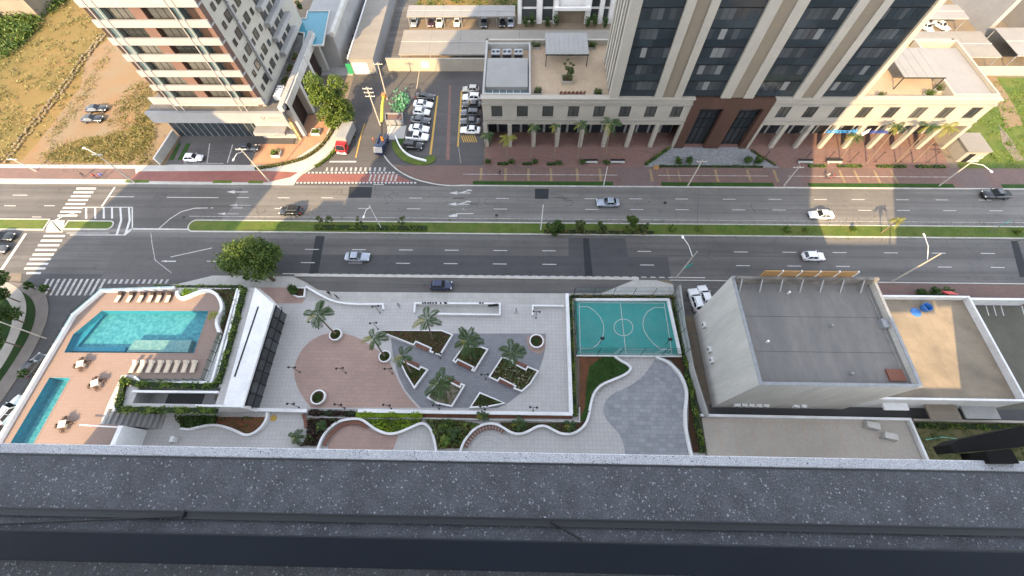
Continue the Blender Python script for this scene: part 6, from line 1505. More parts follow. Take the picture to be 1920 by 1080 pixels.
for k, (px, py) in enumerate(((1308, 609), (1322, 655), (1324, 675))):
    c = G(px, py, 3.5); t = thing('air_conditioner', 'wall air conditioner on the left flank of the beige building, %s' % ('upper', 'middle', 'lower')[k], 'air conditioner', (bx0-.02, max(14, min(28, c[1])), 3.2), 0, 'wall condensers'); MB().box(-.42, 0, -.45, .45, 0, .65).build('casing', whitem, t, world=False, bevel=.02); MB().tube([(-.43, 0, .32), (-.40, 0, .32)], .25, 12).build('fan_grille', darkm, t, world=False); MB().box(-.4, .02, -.5, -.44, -.12, 0).build('bracket', greym, t, world=False)
for k in range(7):
    x = 32.6+k*1.05+(3.4 if k > 4 else 0)
    t = thing('air_conditioner', 'wall air conditioner low on the near side of the beige building, %s from the left' % ordn[k], 'air conditioner', (x, by0+.02, 2.2), 0, 'wall condensers'); MB().box(-.42, .42, -.4, 0, 0, .6).build('casing', whitem, t, world=False, bevel=.02); MB().tube([(-.1, -.41, .3), (-.1, -.39, .3)], .22, 12).build('fan_grille', darkm, t, world=False)
LR = thing('flat_roof_shop', 'low shop with a cracked beige roof terrace and white parapets', 'building', (62, 22, 0))
lx0, lx1, ly0, ly1, lz = 51.2, 71.9, 13.6, 30.2, 4.6
MB().box(lx0, lx1, ly0, ly1, 0, lz).build('wall', white, LR); MB().flat([(lx0+.2, ly0+.2), (lx1-.2, ly0+.2), (lx1-.2, ly1-.2), (lx0+.2, ly1-.2)], lz+.004).build('roof_surface', roofc, LR)
MB().ring([(lx0, ly0), (lx1, ly0), (lx1, ly1), (lx0, ly1)], .3, lz, lz+1.0).build('parapet', white, LR)
MB().box(60, 64.5, ly0-2.2, ly0-.002, 2.6, 2.8).build('rear_canopy', taupe, LR); MB().box(66, 71, ly0-1.8, ly0-.002, 1.8, 2.0).build('rear_canopy', gplast, LR); MB().box(53.5, 57, ly0-1.0, ly0-.003, 3.0, 3.3).build('rear_canopy', white, LR)
for k, (px, py) in enumerate(((1723, 583), (1738, 576))):
    c = G(px, py, 5.2); t = thing('water_tank', ('blue round tank lid lying on the beige roof', 'blue plastic water tank standing on the beige roof')[k], 'water tank', (c[0], c[1], lz+.01), 0)
    if k: MB().lathe([(.60, 0), (.70, .75), (.70, .83), (.66, .85), (.64, .75), (.55, .05)], 0, 0, 20).build('tank', blue_plastic, t, world=False); MB().cyl(0, 0, .4, .45, .60, None, 18).build('water', water, t, world=False)
    else: MB().lathe([(.78, 0), (.78, .06), (.62, .13), (.2, .2)], 0, 0, 20).build('lid', blue_plastic, t, world=False)
EP = struct('east_car_park', MB().flat([(72, 8), (140, 8), (140, 31), (72, 31)], .018), pm('olive_asphalt', (.115, .11, .085), (.095, .09, .072), .3, .9, .2, dirt=.3))
for px in (1846, 1860, 1874, 1913): MB().flat([G(px, 568), G(px+2, 568), G(px+9, 592), G(px+7, 592)], .024).build('bay_line', linep, EP)
FW = thing('front_wall', 'white front wall of the car park at the right edge', 'wall', (90, 31.4, 0)); MB().box(73, 86, 31.2, 31.6, 0, 2.2).build('wall', white, FW); MB().box(88, 140, 31.2, 31.6, 0, 1.2).build('wall', white, FW)
AWN = thing('red_awning', 'small red awning at the front of the low shop', 'awning', (73.5, 31.8, 2)); MB().add([(71.6, 31.7, 3.2), (73.2, 31.7, 3.2), (73.2, 32.7, 2.4), (71.6, 32.7, 2.4), (71.6, 31.7, 3.0), (73.2, 31.7, 3.0), (73.2, 32.7, 2.2), (71.6, 32.7, 2.2)], [(0, 3, 2, 1), (4, 5, 6, 7), (0, 1, 5, 4), (1, 2, 6, 5), (2, 3, 7, 6), (3, 0, 4, 7)]).build('canopy', redm, AWN)
for s_ in (71.7, 73.1): MB().tube([(s_, 32.6, .1), (s_, 32.6, 2.4)], .04, 6).build('post', greym, AWN)
c = G(1745, 537, .8)
for k in range(3): shrub('roadside_shrub', 'dark roadside shrub before the low shop, %s from the left' % ordn[k], 'shrub', c[0]-2+k*2.2, 33.3, .1, 1.4, 1.2, 560+k, 380, lf_dark, .32, 'shrubs before the low shop')
# rear yards
bl = [(27.9, 11.7), (58.3, 11.6), (58.5, 3.5), (27.6, 3.5)]
YB = struct('rear_car_park', MB().prism(bl, 0, .5), pm('beige_concrete', (.40, .36, .31), (.36, .33, .285), .25, .85, .1, dirt=.3))
for k in range(10):
    x = 29.8+k*2.55; MB().flat([(x, 4), (x+.08, 4), (x+.28, 11), (x+.2, 11)], .506).build('bay_line', pm('faded_orange_paint', (.44, .28, .19), (.40, .31, .25), 2, .8) if k == 0 else MAT['faded_orange_paint'], YB)
MB().flat([(28.4, 11.05), (54, 11.0), (54, 11.08), (28.4, 11.13)], .506).build('bay_line', MAT['faded_orange_paint'], YB)
YW = thing('yard_wall', 'white wall round the beige rear car park', 'wall', (45, 11.8, 0)); MB().wall([(27.6, 11.85), (58.6, 11.75), (58.8, 3.5)], .35, 0, 1.1).build('wall', white, YW)
for k, (px, py) in enumerate(((1635, 798), (1668, 818))):
    c = G(px, py, .8); t = thing('concrete_block', 'pale concrete plinth block in the rear car park, %s' % ('upper', 'lower')[k], 'block', (c[0], c[1], .5), R(-12), 'plinth blocks'); MB().box(-.9, .9, -.45, .45, 0, .7).build('block', bplast, t, world=False, bevel=.04); MB().box(-1.3, .9, -.55, -.46, 0, .3).build('step', gplast, t, world=False)
struct('service_alley', MB().flat([(29.5, 11.9), (140, 11.9), (140, 13.6), (29.5, 13.6)], .02), asph_d)
struct('weedy_plot', MB().flat([(59, 2), (140, 2), (140, 11.4), (59, 11.4)], .03), pm('weedy_earth', (.14, .12, .06), (.08, .085, .03), .4, .95, .5, dirt=.4))
YW2 = thing('yard_wall', 'cream wall above the weedy plot at the lower right', 'wall', (80, 11.7, 0)); MB().wall([(59.2, 11.7), (140, 11.4)], .3, 0, 1.0).build('wall', cream, YW2)
hedge('plot_hedge', 'green strip along the top of the weedy plot', [(60, 11.0), (120, 10.7)], .9, .03, .5, lf_hedge, 570, 14, .3)
tuft_field('weeds', 'dark weeds in the plot at the lower right', [(60, 3), (90, 3), (90, 10.5), (60, 10.5)], 4200, .45, lf_shrub, 571, .4)
HO = thing('hose', 'pale green hose lying in the weedy plot', 'hose', (66, 8.6, 0)); MB().tube([(60.5, 9.0, .1), (63, 9.4, .12), (66, 9.1, .1), (69, 9.5, .12), (72, 9.0, .1)], .09, 6).build('pipe', pm('green_hose', (.15, .38, .28), (.12, .32, .24), 2, .5), HO)
# ================================================================== vehicles
car('suv', 'black', 545, 395, 180, 'black sport utility car on the sunlit far lanes')
car('sedan', 'silver', 670, 481, 0, 'blue-silver sedan on the near lanes right of the big tree')
car('sedan', 'silver', 1140, 379, 180, 'silver sedan on the far lanes above the median shrubs')
car('sedan', 'white', 1540, 402, 180, 'white sedan half in the sun on the far lanes')
car('hatch', 'white', 1526, 480, 0, 'white hatchback on the near lanes')
car('pickup', 'black', 1868, 364, 180, 'black pickup on the far lanes at the right edge')
car('hatch', 'navy', 827, 534, 0, 'dark blue hatchback in the service bay')
car('sedan', 'black', 2, 443, 0, 'black sedan waiting at the stop line, cut by the left edge')
car('hatch', 'grey', -8, 466, 0, 'dark grey hatchback behind the stop line at the left edge')
car('sedan', 'black', 180, 203, 6, 'black sedan parked in the dirt lot, upper of the pair', 'cars in the dirt lot', .02)
car('sedan', 'black', 172, 222, 3, 'black sedan parked in the dirt lot, lower of the pair', 'cars in the dirt lot', .02)
car('hatch', 'white', 363, 296, 2, 'white hatchback in the tower forecourt', 'cars in the forecourt', .14)
car('sedan', 'grey', 466, 276, 0, 'dark grey sedan in the tower forecourt', 'cars in the forecourt', .14)
car('hatch', 'grey', 62, 683, 75, 'dark hatchback parked beside the pool podium wall', 'cars in the west street')
car('suv', 'white', 20, 768, 72, 'white car parked beside the pool podium wall', 'cars in the west street')
H7 = lambda x, y: (740+x/6.355, 150+y/6.355)
for k, (kd, cl_, x, y) in enumerate((('sedan', 'black', 365, 192), ('sedan', 'white', 340, 285), ('hatch', 'white', 320, 375), ('sedan', 'grey', 305, 475), ('sedan', 'white', 292, 575), ('pickup', 'white', 268, 672), ('suv', 'black', 215, 778))):
    car(kd, cl_, *H7(x, y), -6, '%s in the left car park row, %s from the back' % (('black sedan', 'white sedan with dark roof', 'white hatchback', 'dark grey sedan', 'white sedan', 'white pickup', 'black sport utility car')[k], ordn[k]), 'cars in the car park', .035)
for k, (kd, cl_, x, y) in enumerate((('hatch', 'beige', 905, 105), ('suv', 'white', 918, 205), ('sedan', 'black', 920, 290), ('suv', 'grey', 903, 392), ('sedan', 'grey', 898, 488), ('sedan', 'white', 900, 592))):
    car(kd, cl_, *H7(x, y), 178, '%s in the right car park row, %s from the back' % (('beige hatchback', 'white sport utility car', 'black sedan', 'dark grey sport utility car', 'dark grey sedan', 'white sedan')[k], ordn[k]), 'cars in the car park', .035)
for k, (kd, cl_, x) in enumerate((('hatch', 'silver', 820), ('hatch', 'plum', 1012), ('suv', 'white', 1105), ('hatch', 'white', 1302), ('sedan', 'grey', 1605), ('hatch', 'black', 1812), ('hatch', 'silver', 1905))):
    car(kd, cl_, 640+x/6, 40.5, 270, '%s under the narrow carport, %s from the left' % (('silver hatchback', 'plum hatchback', 'white sport utility car', 'white hatchback', 'grey sedan', 'black hatchback', 'silver hatchback')[k], ordn[k]), 'cars under the carport')
car('hatch', 'white', 1738, 50, 285, 'white hatchback at the small carport, left one', 'cars at the upper right'); car('sedan', 'white', 1766, 47, 300, 'white sedan at the small carport, right one', 'cars at the upper right')
car('suv', 'white', 1305, 562, 97, 'white sport utility car beside the beige building, nearest the court', 'cars by the beige building'); car('hatch', 'white', 1322, 553, 97, 'white hatchback tucked beside the beige building', 'cars by the beige building')
def wheelset(t, xs, hw, r=.42):
    for x in xs:
        for s_ in (-1, 1):
            wh = MB().tube([(x, s_*hw-.13, r), (x, s_*hw+.13, r)], r, 14).build('wheel', tyrem, t, world=False); MB().tube([(x, s_*(hw+.12), r), (x, s_*(hw+.15), r)], r*.55, 10).build('rim', rimm, wh, world=False)
# red box truck, nose towards the avenue
c = G(650, 262, 1.2); TK = thing('box_truck', 'red-cabbed box truck with a grey cargo body at the side street mouth', 'truck', (c[0]-.2, c[1], .03), R(-97))
MB().box(-3.6, 1.5, -1.15, 1.15, .95, 3.1).build('cargo_box', pm('grey_box_panel', (.27, .275, .27), (.235, .24, .24), .8, .5, dirt=.2), TK, world=False, bevel=.04); MB().box(-3.6, 2.9, -.45, .45, .55, .94).build('chassis', darkm, TK, world=False)
mb = MB(); loft(mb, [[(1.7, -1.08, .5), (1.7, 1.08, .5), (1.7, 1.08, 2.35), (1.7, -1.08, 2.35)][::-1], [(2.9, -1.08, .5), (2.9, 1.08, .5), (2.9, 1.0, 2.3), (2.9, -1.0, 2.3)][::-1], [(3.45, -1.05, .5), (3.45, 1.05, .5), (3.45, 1.02, 1.35), (3.45, -1.02, 1.35)][::-1]]); mb.build('cab', redm, TK, world=False)
MB().add([(2.95, -.92, 2.24), (2.95, .92, 2.24), (3.46, .96, 1.42), (3.46, -.96, 1.42)], [(0, 3, 2, 1)]).build('windscreen', g_car, TK, world=False)
for s_ in (-1, 1):
    MB().box(2.0, 2.85, s_*1.085-.01, s_*1.085+.01, 1.5, 2.15).build('side_window', g_car, TK, world=False); MB().box(3.44, 3.48, s_*.75-.16, s_*.75+.16, .75, .95).build('headlight', lampw, TK, world=False); MB().box(3.0, 3.1, s_*1.25-.12, s_*1.25+.12, 1.5, 1.95).build('mirror', darkm, TK, world=False)
MB().box(3.40, 3.56, -1.05, 1.05, .45, .72).build('bumper', whitem, TK, world=False); wheelset(TK, (2.5, -2.3), .95)
# dark blue aerial platform truck with a raised yellow-green boom
c = G(716, 272, .8); UT = thing('boom_truck', 'dark blue utility truck with a raised yellow-green boom lift', 'truck', (c[0], c[1], .03), R(-95))
bpaint = CP['navy']
MB().box(-2.6, 1.0, -1.0, 1.0, .7, 1.15).build('flat_bed', bpaint, UT, world=False, bevel=.03)
for s_ in (-1, 1): MB().box(-2.5, .8, s_*.85-.12, s_*.85+.12, 1.15, 1.6).build('tool_locker', bpaint, UT, world=False)
mb = MB(); loft(mb, [[(1.1, -.98, .5), (1.1, .98, .5), (1.1, .95, 2.1), (1.1, -.95, 2.1)][::-1], [(2.0, -.98, .5), (2.0, .98, .5), (2.0, .9, 2.05), (2.0, -.9, 2.05)][::-1], [(2.7, -.95, .5), (2.7, .95, .5), (2.7, .92, 1.2), (2.7, -.92, 1.2)][::-1]]); mb.build('cab', bpaint, UT, world=False)
MB().add([(2.06, -.82, 2.0), (2.06, .82, 2.0), (2.71, .86, 1.26), (2.71, -.86, 1.26)], [(0, 3, 2, 1)]).build('windscreen', g_car, UT, world=False)
wheelset(UT, (1.8, -1.7), .88)
ylw = paint('boom_yellow', (.26, .28, .04), .5, .1); org = paint('boom_orange', (.36, .14, .03), .5, .1)
MB().cyl(-1.2, 0, 1.15, 2.0, .35, .3, 12).build('turret', org, UT, world=False)
# the boom runs away from the truck (its local -X), up and back to the pole
MB().tube([(-1.2, 0, 1.9), (-3.4, .2, 4.4)], .16, 8).build('lower_boom', darkm, UT, world=False); MB().tube([(-3.4, .2, 4.4), (-5.2, .5, 6.6), (-6.8, .7, 7.6)], [.34, .32, .26], 8).build('upper_boom', ylw, UT, world=False)
MB().tube([(-3.25, .1, 4.2), (-3.6, .3, 4.7)], .34, 10).build('knuckle', ylw, UT, world=False); MB().box(-7.5, -6.7, .25, 1.05, 7.1, 8.0).build('bucket', org, UT, world=False)
person('lineman in an orange vest beside the blue utility truck', 700, 262, 2.0, (.55, .12, .03), (.12, .06, .05), .5, .03)
# ================================================================== poles and street lamps
def at_h(px, py, bx, by):              # point above the line through the base that the head is seen at
    d = ray(px, py); z = HCAM+d.z*by/d.y; return d.x*by/d.y, z
def pole(label, b, t_, arm=None, r=.16, mat=polem, cross=0, wires=False, name='utility_pole', head=True):
    bx, by = G(*b, .15); tx_, tz = at_h(*t_, bx, by); o = thing(name, label, 'street lamp' if arm else 'pole', (bx, by, .1), 0, 'poles along the avenue')
    MB().tube([(0, 0, -.1), ((tx_-bx)*.5, 0, tz*.5), (tx_-bx, 0, tz)], [r, r*.85, r*.6], 8).build('pole', mat, o, world=False)
    if arm:
        az = tz*arm[2]; ax_, ay_ = G(arm[0], arm[1], az+.6); rx = (tx_-bx)*arm[2]
        MB().tube([(rx, 0, az), (rx*.5+(ax_-bx)*.5, (ay_-by)*.5, az+.75), (ax_-bx, ay_-by, az+.6)], .055, 6).build('arm', whitem, o, world=False)
        if head:
            dv = Vector((ax_-bx-rx, ay_-by, 0)).normalized(); MB().blob(ax_-bx, ay_-by, az+.58, .14+.24*abs(dv.x), .14+.24*abs(dv.y), .09).build('lamp_head', lampw, o, world=False)
    for k in range(cross):
        z_ = tz-.4-k*.9; MB().box(tx_-bx-1.0, tx_-bx+1.0, -.06, .06, z_-.06, z_+.06).build('crossarm', mat, o, world=False)
        for s_ in (-.9, -.3, .3, .9): MB().cyl(tx_-bx+s_, 0, z_+.06, z_+.24, .05, .04, 6).build('insulator', whitem, o, world=False)
    return o, (tx_, by, tz)
PT = {}
PT['e1'] = pole('leaning-looking concrete pole with a white lamp arm before the low shop', (1672, 528), (1763, 476), (1732, 441, .75))[1]
PT['c1'] = pole('concrete pole with a lamp arm by the corner of the sports court', (1268, 521), (1307, 472), (1280, 445, .8), .14)[1]
PT['n1'] = pole('grey concrete pole on the brick pavement before the cobbled driveway', (1290, 348), (1317, 301), None, .16, polem, 1)[1]
PT['n2'] = pole('concrete pole on the shaded pavement left of the sunlit brick court', (1470, 348), (1499, 312), None, .16, polem, 1)[1]
PT['n3'] = pole('sunlit pole with crossarms and a lamp near the gatehouse', (1761, 348), (1835, 294), (1858, 322, .8), .15, polem, 2)[1]
PT['n4'] = pole('slim white post on the brick pavement left of the driveway apron', (1132, 347), (1139, 313), None, .09, whitem, 0)[1]
PT['m1'] = pole('white median post with a black camera box left of the shrubs', (1014, 431), (1018.5, 385), None, .12, whitem, 0)[1]
c = PT['m1']; bxm = bpy.data.objects.new('tmp', None); bpy.data.objects.remove(bxm)
PT['m2'] = pole('white median lamp with an arm over the far lanes', (715, 428), (693, 386), (682, 407, .95), .09, whitem, 0, False, 'street_lamp')[1]
PT['w1'] = pole('sunlit concrete pole at the red cycle path', (506, 341), (450, 278), (438, 300, .9), .15, polem, 1)[1]
PT['w2'] = pole('concrete pole beside the weeds of the vacant lot', (253, 343), (180, 288), (158, 278, .9), .15, polem, 1)[1]
PT['w3'] = pole('concrete pole at the far left of the brick footway', (69, 321), (20, 297), None, .15, polem, 1)[1]
PT['s1'] = pole('tall concrete pole with crossarms in the side street beside the boom', (713, 234), (688, 164), None, .17, polem, 3)[1]
PT['s2'] = pole('concrete pole at the gate end of the side street', (726, 186), (708, 118), None, .17, polem, 1)[1]
PT['l1'] = pole('pale pole in the curved corner bed at the left edge', (85, 634), (-10, 600), None, .12, polem, 0)[1]
PT['k1'] = pole('traffic light pole at the crosswalk on the median', (112, 432), (98, 415), (150, 398, .9), .10, darkm, 0, False, 'traffic_light_pole')[1]
for k, (px, py) in enumerate(((843, 322), (884, 180))):
    pole('short post in the car park entrance' if k == 0 else 'slim post by the car park wall', (864, 305) if k == 0 else (781, 165), (px+17, py-45) if k == 0 else (790, 112), None, .08, polem, 0)
def wire(label, a, b, sag=.6, n=8):
    o = thing('power_line', label, 'cable', a, 0, 'power lines'); A, Bv = Vector(a), Vector(b)
    MB().tube([tuple(A.lerp(Bv, i/n)-Vector((0, 0, sag*4*(i/n)*(1-i/n)))) for i in range(n+1)], .018, 4).build('wire', darkm, o)
wire('overhead cable from the side street pole to the gate end pole', PT['s1'], PT['s2'], .5); wire('overhead cable from the cycle path pole to the side street pole', PT['w1'], (PT['s1'][0], PT['s1'][1], PT['s1'][2]-.9), .9); wire('overhead cable from the weed lot pole to the cycle path pole', PT['w2'], PT['w1'], .9); wire('overhead cable along the brick footway at the left', PT['w3'], PT['w2'], .7); wire('overhead cable from the side street pole past the arcade', (PT['s1'][0], PT['s1'][1], PT['s1'][2]-1.5), PT['n1'], 1.2); wire('overhead cable between the two poles at the cobbled driveway', PT['n1'], PT['n2'], .6); wire('overhead cable to the pole near the gatehouse', PT['n2'], PT['n3'], .8); wire('overhead cable crossing the avenue to the court corner', PT['c1'], PT['n1'], .9)
# teal direction signs
for k, (px, py, lb) in enumerate(((1291, 499, 'small teal road sign on the lamp pole by the court'), (1886, 418, 'teal road sign on the median at the right edge'))):
    c = G(px, py, 3.0); t = thing('road_sign', lb, 'sign', (c[0], c[1], .1), R(25), 'teal road signs'); MB().box(-.8, .8, -.03, .03, 2.4, 3.3).build('sign_board', tealm, t, world=False); MB().tube([(0, .06, 0), (0, .06, 3.2)], .05, 6).build('post', greym, t, world=False)
c = G(1107, 315, .6)
# ================================================================== median and street planting
for k, (px, py, h, rd, mt, lb) in enumerate(((1042, 432, 3.6, 1.9, lf_dark, 'largest round dark shrub on the median'), (1085, 433, 3.2, 1.15, lf_shrub, 'narrow pale shrub second from the median post'), (1125, 433, 2.9, 1.1, lf_shrub, 'narrow shrub third from the median post'), (1176, 432, 4.6, 1.5, lf_tree, 'tallest shrub on the median with an upright crown'), (1204, 432, 2.0, 1.0, lf_shrub, 'low shrub at the right end of the median group'))):
    c = G(px, py, .2); tree('median_shrub', lb, 'shrub', c[0], c[1], .12, h, rd, 600+k, 1500, mt, .30, 'shrubs on the median', .06, tall=.92, nb=11)
hedge('median_hedge', 'ragged grey-green hedge on the median left of the lamp', [(G(590, 432)[0], 46.3), (G(800, 432)[0], 46.3)], 1.3, .12, .45, lf_hedge, 610, 14, .30)
hedge('median_hedge', 'low dry planting on the median below the shrubs', [(G(1020, 436)[0], 45.7), (G(1225, 436)[0], 45.7)], .9, .12, .4, lf_dry, 611, 14, .3)
for k, px in enumerate((602, 625, 677, 757)):
    c = G(px, 428, .3); tree('young_street_tree', 'thin young tree on the median hedge, %s from the left' % ordn[k], 'tree', c[0], 46.6, .12, 3.0, .9, 620+k, 170, lf_shrub, .30, 'young trees on the median', .04, tall=.6, nb=6)
c = G(1657, 446, .15); palm('small palm on the median in the sunlit gap', c[0], 46.2, .12, 3.6, 1.3, 11, 640, (0, 0), lf_palmy, None, .09)
for k, (px, lb) in enumerate(((1475, 'first bushy tuft on the median before the sunlit gap'), (1510, 'second bushy tuft on the median at the shade edge'), (1600, 'small bush on the median in the sunlit gap'), (1905, 'bush on the median at the right edge'), (1260, 'low tuft on the median right of the shrub group'), (1310, 'low tuft on the median near the overhead cable'))):
    c = G(px, 434, .3); shrub('median_tuft', lb, 'shrub', c[0], 46.5, .12, 1.1, .8, 650+k, 260, lf_hedge, .3, 'tufts on the median')
tuft_field('weeds', 'patchy grass and weeds along the median', [(-53, 45.5), (110, 45.5), (110, 47.7), (-53, 47.7)], 15000, .3, lf_hedge, 660, .18)
c = G(516, 524); tree('street_tree', 'big spreading dark tree leaning over the near lanes', 'tree', c[0], 34.6, .1, 7.4, 6.2, 44, 11500, lf_tree, .40, None, .26, (-2.4, .6), .58, (.2, 1.0), 46, .55)
for k, (px, py) in enumerate(((463, 522), (488, 522))):
    c = G(px, py, .5); shrub('pavement_shrub', 'small dark shrub on the pavement under the big tree, %s' % ('left', 'right')[k], 'shrub', c[0], c[1], .15, 1.1, .6, 670+k, 220, lf_dark, .25, 'shrubs under the big tree')
for k, (px, py) in enumerate(((32, 600), (22, 645), (45, 700), (22, 560), (80, 540), (50, 535))):
    c = G(px, py, 1.5); tree('corner_tree', 'dark tree at the curved corner walk, %s' % ('nearest the walk', 'lower one', 'by the parked cars', 'at the left edge', 'over the pavement corner', 'beside the pavement corner')[k], 'tree', c[0], c[1], .12, (6.5, 6.0, 2.0, 7, 1.6, 1.6)[k], (3.0, 3.2, .8, 3.4, .9, .8)[k], 680+k, (4200, 4200, 300, 4200, 300, 300)[k], lf_dark, .36, 'trees at the west corner', .1)
# ================================================================== people
person('person in dark clothes walking on the brick pavement before the arcade', 937, 323, 1.2, (.02, .02, .025), (.03, .03, .035))
person('person in black standing by the curved front wall, left of the two', 617, 550, .4, (.015, .015, .018), (.02, .02, .02), .1); person('person in black standing by the curved front wall, right of the two', 631, 556, -.5, (.015, .015, .018), (.02, .02, .02), .1)
person('person in grey on the plaza pavement left of the ramp', 748, 573, .8, (.30, .30, .32), (.22, .22, .24), .5); person('person in grey on the plaza right of the ramp', 968, 583, 2.2, (.34, .34, .33), (.25, .25, .26), .5)
person('person in a blue shirt on the brick footway at the crosswalk', 190, 329, 1.0, (.10, .14, .45), (.10, .10, .12), .6); person('person in red at the crosswalk kerb', 176, 330, -1.0, (.45, .08, .06), (.06, .06, .08), .5); person('person in dark clothes at the crosswalk kerb', 153, 327, .3, (.05, .05, .06), (.04, .04, .05), .4)
person('person in white beside a bicycle on the sunlit pavement', 1552, 329, .6, (.5, .48, .45), (.05, .05, .06), .5)
def bike(lab, px, py, rz):
    c = G(px, py, .5); t = thing('bicycle', lab, 'bicycle', (c[0], c[1], .15), rz)
    for x in (-.52, .52):
        w_ = MB().add([], []); n = 16; pts = [(x+.33*math.cos(2*math.pi*i/n), 0, .34+.33*math.sin(2*math.pi*i/n)) for i in range(n+1)]; w_.tube(pts, .022, 5); w_.build('wheel', tyrem, t, world=False)
    f = MB(); f.tube([(-.52, 0, .34), (-.12, 0, .30), (.36, 0, .78), (-.22, 0, .82), (-.12, 0, .30)], .025, 5); f.tube([(.52, 0, .34), (.34, 0, .98)], .025, 5); f.build('frame', redm, t, world=False); MB().tube([(.34, -.28, 1.0), (.34, .28, 1.0)], .02, 5).build('handlebar', darkm, t, world=False); MB().obox(-.25, 0, .84, .9, .26, .14).build('saddle', darkm, t, world=False)
bike('bicycle held by the person on the sunlit pavement', 1560, 332, .3); bike('red bicycle at the crosswalk kerb', 183, 332, .2)
# small things on the ground
for k, (px, py, z_, lb) in enumerate(((505, 784, .06, 'yellow round floor marker on the garden path'),)):
    c = G(px+8, py, z_); t = thing('floor_marker', lb, 'marker', (c[0], c[1], z_)); MB().cyl(0, 0, 0, .03, .5, None, 10).build('disc', liney, t, world=False)
c = G(322, 824, .5); t = thing('pet_waste_bin', 'white and green angular bin beside the garden path', 'bin', (c[0], c[1], .06)); MB().add([(-.6, -.4, 0), (.6, -.4, 0), (.6, .4, 0), (-.6, .4, 0), (.1, -.4, 1.0), (.6, -.4, 1.0), (.6, .4, 1.0), (.1, .4, 1.0)], [(0, 3, 2, 1), (4, 5, 6, 7), (0, 1, 5, 4), (1, 2, 6, 5), (2, 3, 7, 6), (3, 0, 4, 7)]).build('body', whitem, t, world=False); MB().box(-.3, .1, -.42, -.401, .1, .45).build('opening', g_blue, t, world=False)
for k, (px, py, lb) in enumerate(((1186, 310, 'orange and white sandwich board by the driveway apron'), (1216, 345, 'white signboard post on the verge'))):
    if k == 0:
        c = G(1230, 314, .4); t = thing('sandwich_board', lb, 'sign', (c[0], c[1], .15)); MB().add([(-.5, -.3, 0), (.5, -.3, 0), (.5, 0, .9), (-.5, 0, .9), (-.5, .3, 0), (.5, .3, 0)], [(0, 1, 2, 3), (5, 4, 3, 2), (0, 3, 4), (1, 5, 2)]).build('board', orange_m, t, world=False)
# ================================================================== the towers this view is taken from (behind and beside the camera)
OT = thing('viewpoint_tower', 'tall pale residential tower carrying the balcony in the foreground', 'building', (-10, -12, 0), 0, 'residential towers behind the viewpoint')
MB().box(-55.2, 29.3, -24, -2.4, 0, 112).build('shaft', bplast, OT)
MB().box(-63.8, -55.3, -14, -.6, 0, 29.5).build('lower_wing', bplast, OT)
MB().box(29.4, 36.4, -24, -2.4, 0, 38).build('east_wing', bplast, OT)
MB().box(-59.5, -55.25, -10, -1.0, 29.6, 36).build('setback_wing', bplast, OT)
for k in range(34):
    if abs(k*3.1+2.6-63.4) > 3: MB().box(-55.2, 29.3, -2.39, -1.4, k*3.1+2.5, k*3.1+3.5).build('balcony_band', white, OT)
T2 = thing('left_tower', 'stepped residential tower outside the picture to the left', 'building', (-95, -11, 0), 0, 'residential towers behind the viewpoint')
MB().box(-105.5, -91, -14, -8, 0, 60).build('tall_block', bplast, T2); MB().box(-90.9, -85.5, -14, -8, 0, 54).build('middle_block', bplast, T2); MB().box(-85.4, -77, -14, -8, 33.3, 47).build('shadow_block', bplast, T2); MB().box(-76.9, -55.3, -10.5, -9.5, 31, 36.8).build('shadow_bridge', bplast, T2)  # hanging block and bridge are unseen, added to block bands of sun
T3 = thing('right_tower', 'mid-rise residential tower outside the picture to the right', 'building', (85, -11, 0), 0, 'residential towers behind the viewpoint')
MB().box(51.5, 130, -14, -8, 33, 48).build('tall_block', bplast, T3); MB().box(55.9, 130, -14, -8, 0, 32.9).build('lower_block', bplast, T3); MB().box(36.5, 51.4, -13, -9.5, 31.6, 35.4).build('shadow_bridge', bplast, T3); MB().box(36.5, 55.8, -14, -8, 0, 20.3).build('low_block', bplast, T3)  # bridge added out of view to shade a band of the road
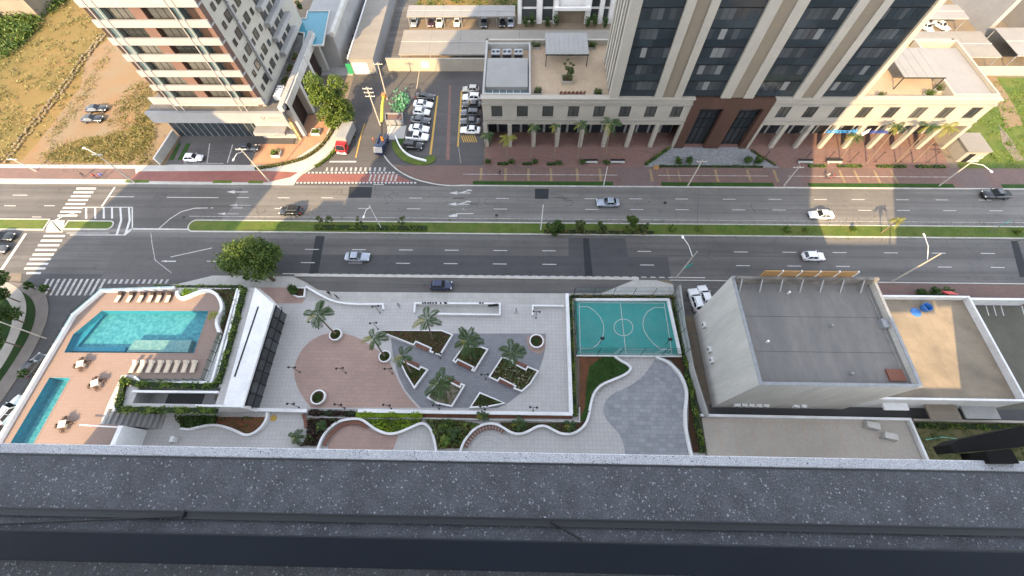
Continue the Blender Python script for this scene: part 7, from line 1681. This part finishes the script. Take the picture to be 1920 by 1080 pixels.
# ================================================================== the balcony ledge under the camera
LZ = HCAM-1.35
BL = thing('balcony_ledge', 'dark pebble-aggregate ledge with a pale granite lip across the foreground', 'ledge', (0, 0, LZ))
MB().box(-6, 6, -1.35, .0945, LZ-.12, LZ).build('aggregate_slab', agg, BL)
mb = MB(); mb.box(-6, 6, .1005, .130, LZ-.14, LZ+.004); mb.build('granite_lip', lipm, BL, bevel=.003)
MB().box(-6, 6, .0946, .1004, LZ-.02, LZ-.001).build('joint', railm, BL)
TR = thing('window_track', 'thin dark aluminium window track lying across the ledge', 'track', (0, -.05, LZ))
MB().box(-6, 6, -.065, -.045, LZ+.0005, LZ+.003).build('base', railm, TR); MB().box(-6, 6, -.048, -.0446, LZ+.0031, LZ+.008).build('front_lip', railm, TR); MB().box(-6, 6, -.0655, -.062, LZ+.0031, LZ+.008).build('rear_lip', railm, TR)
jx = G(347, 967, LZ)[0]; MB().box(jx-.0012, jx+.0012, -.067, -.043, LZ+.0035, LZ+.010).build('joint_clip', darkm, TR)
a, b = G(1032, 978, LZ), G(1090, 1012, LZ); CB = thing('loose_cable', 'short black cable crossing from the track to the navy rail', 'cable', (a[0], a[1], LZ)); MB().tube([(a[0], a[1], LZ+.02), ((a[0]+b[0])/2, (a[1]+b[1])/2, LZ+.012), (b[0], b[1], LZ+.02)], .0028, 6).build('cable', darkm, CB)
a, b = G(-20, 984, LZ), G(345, 968, LZ); CB = thing('loose_cable', 'long thin black cable lying along the left end of the track', 'cable', (a[0], a[1], LZ)); MB().tube([(a[0]-.4, a[1]-.004, LZ+.004), (a[0], a[1], LZ+.005), (b[0], b[1], LZ+.021)], .0022, 6).build('cable', darkm, CB)
NZ = LZ+.09
def yb(px, py, z): return G(px, py, z)[1]
y1_, y0_ = yb(960, 1015, NZ), yb(960, 1072, NZ)
NB = thing('guard_rail', 'broad navy powder-coated rail across the bottom of the view', 'railing', (0, y0_, NZ))
MB().box(-5, 5, y0_, y1_, NZ-.05, NZ).build('rail', navym, NB, bevel=.0015, loc=None)
NB.rotation_euler = (0, 0, 0)
MB().box(-5, 5, y1_+.0002, y1_+.0016, NZ-.03, NZ-.001).build('rail_highlight', railm, NB)  # paler strip painted as the highlight along the rail's front edge
# black bracket at the lower right
bz = LZ-.03
def bq(pts, z): return [G(*p, z) for p in pts]
BK = thing('black_bracket', 'matt black steel bracket jutting beyond the ledge at the lower right', 'bracket', (*G(1850, 840, bz), bz))
MB().prism(bq([(1781, 834), (1800, 824), (1925, 797), (1960, 800), (1960, 833), (1890, 841), (1790, 849)], bz), bz-.06, bz).build('beam', mattb, BK)
MB().prism(bq([(1848, 846), (1896, 841), (1912, 869), (1858, 869)], LZ+.02), LZ-.06, LZ+.02).build('foot', mattb, BK)
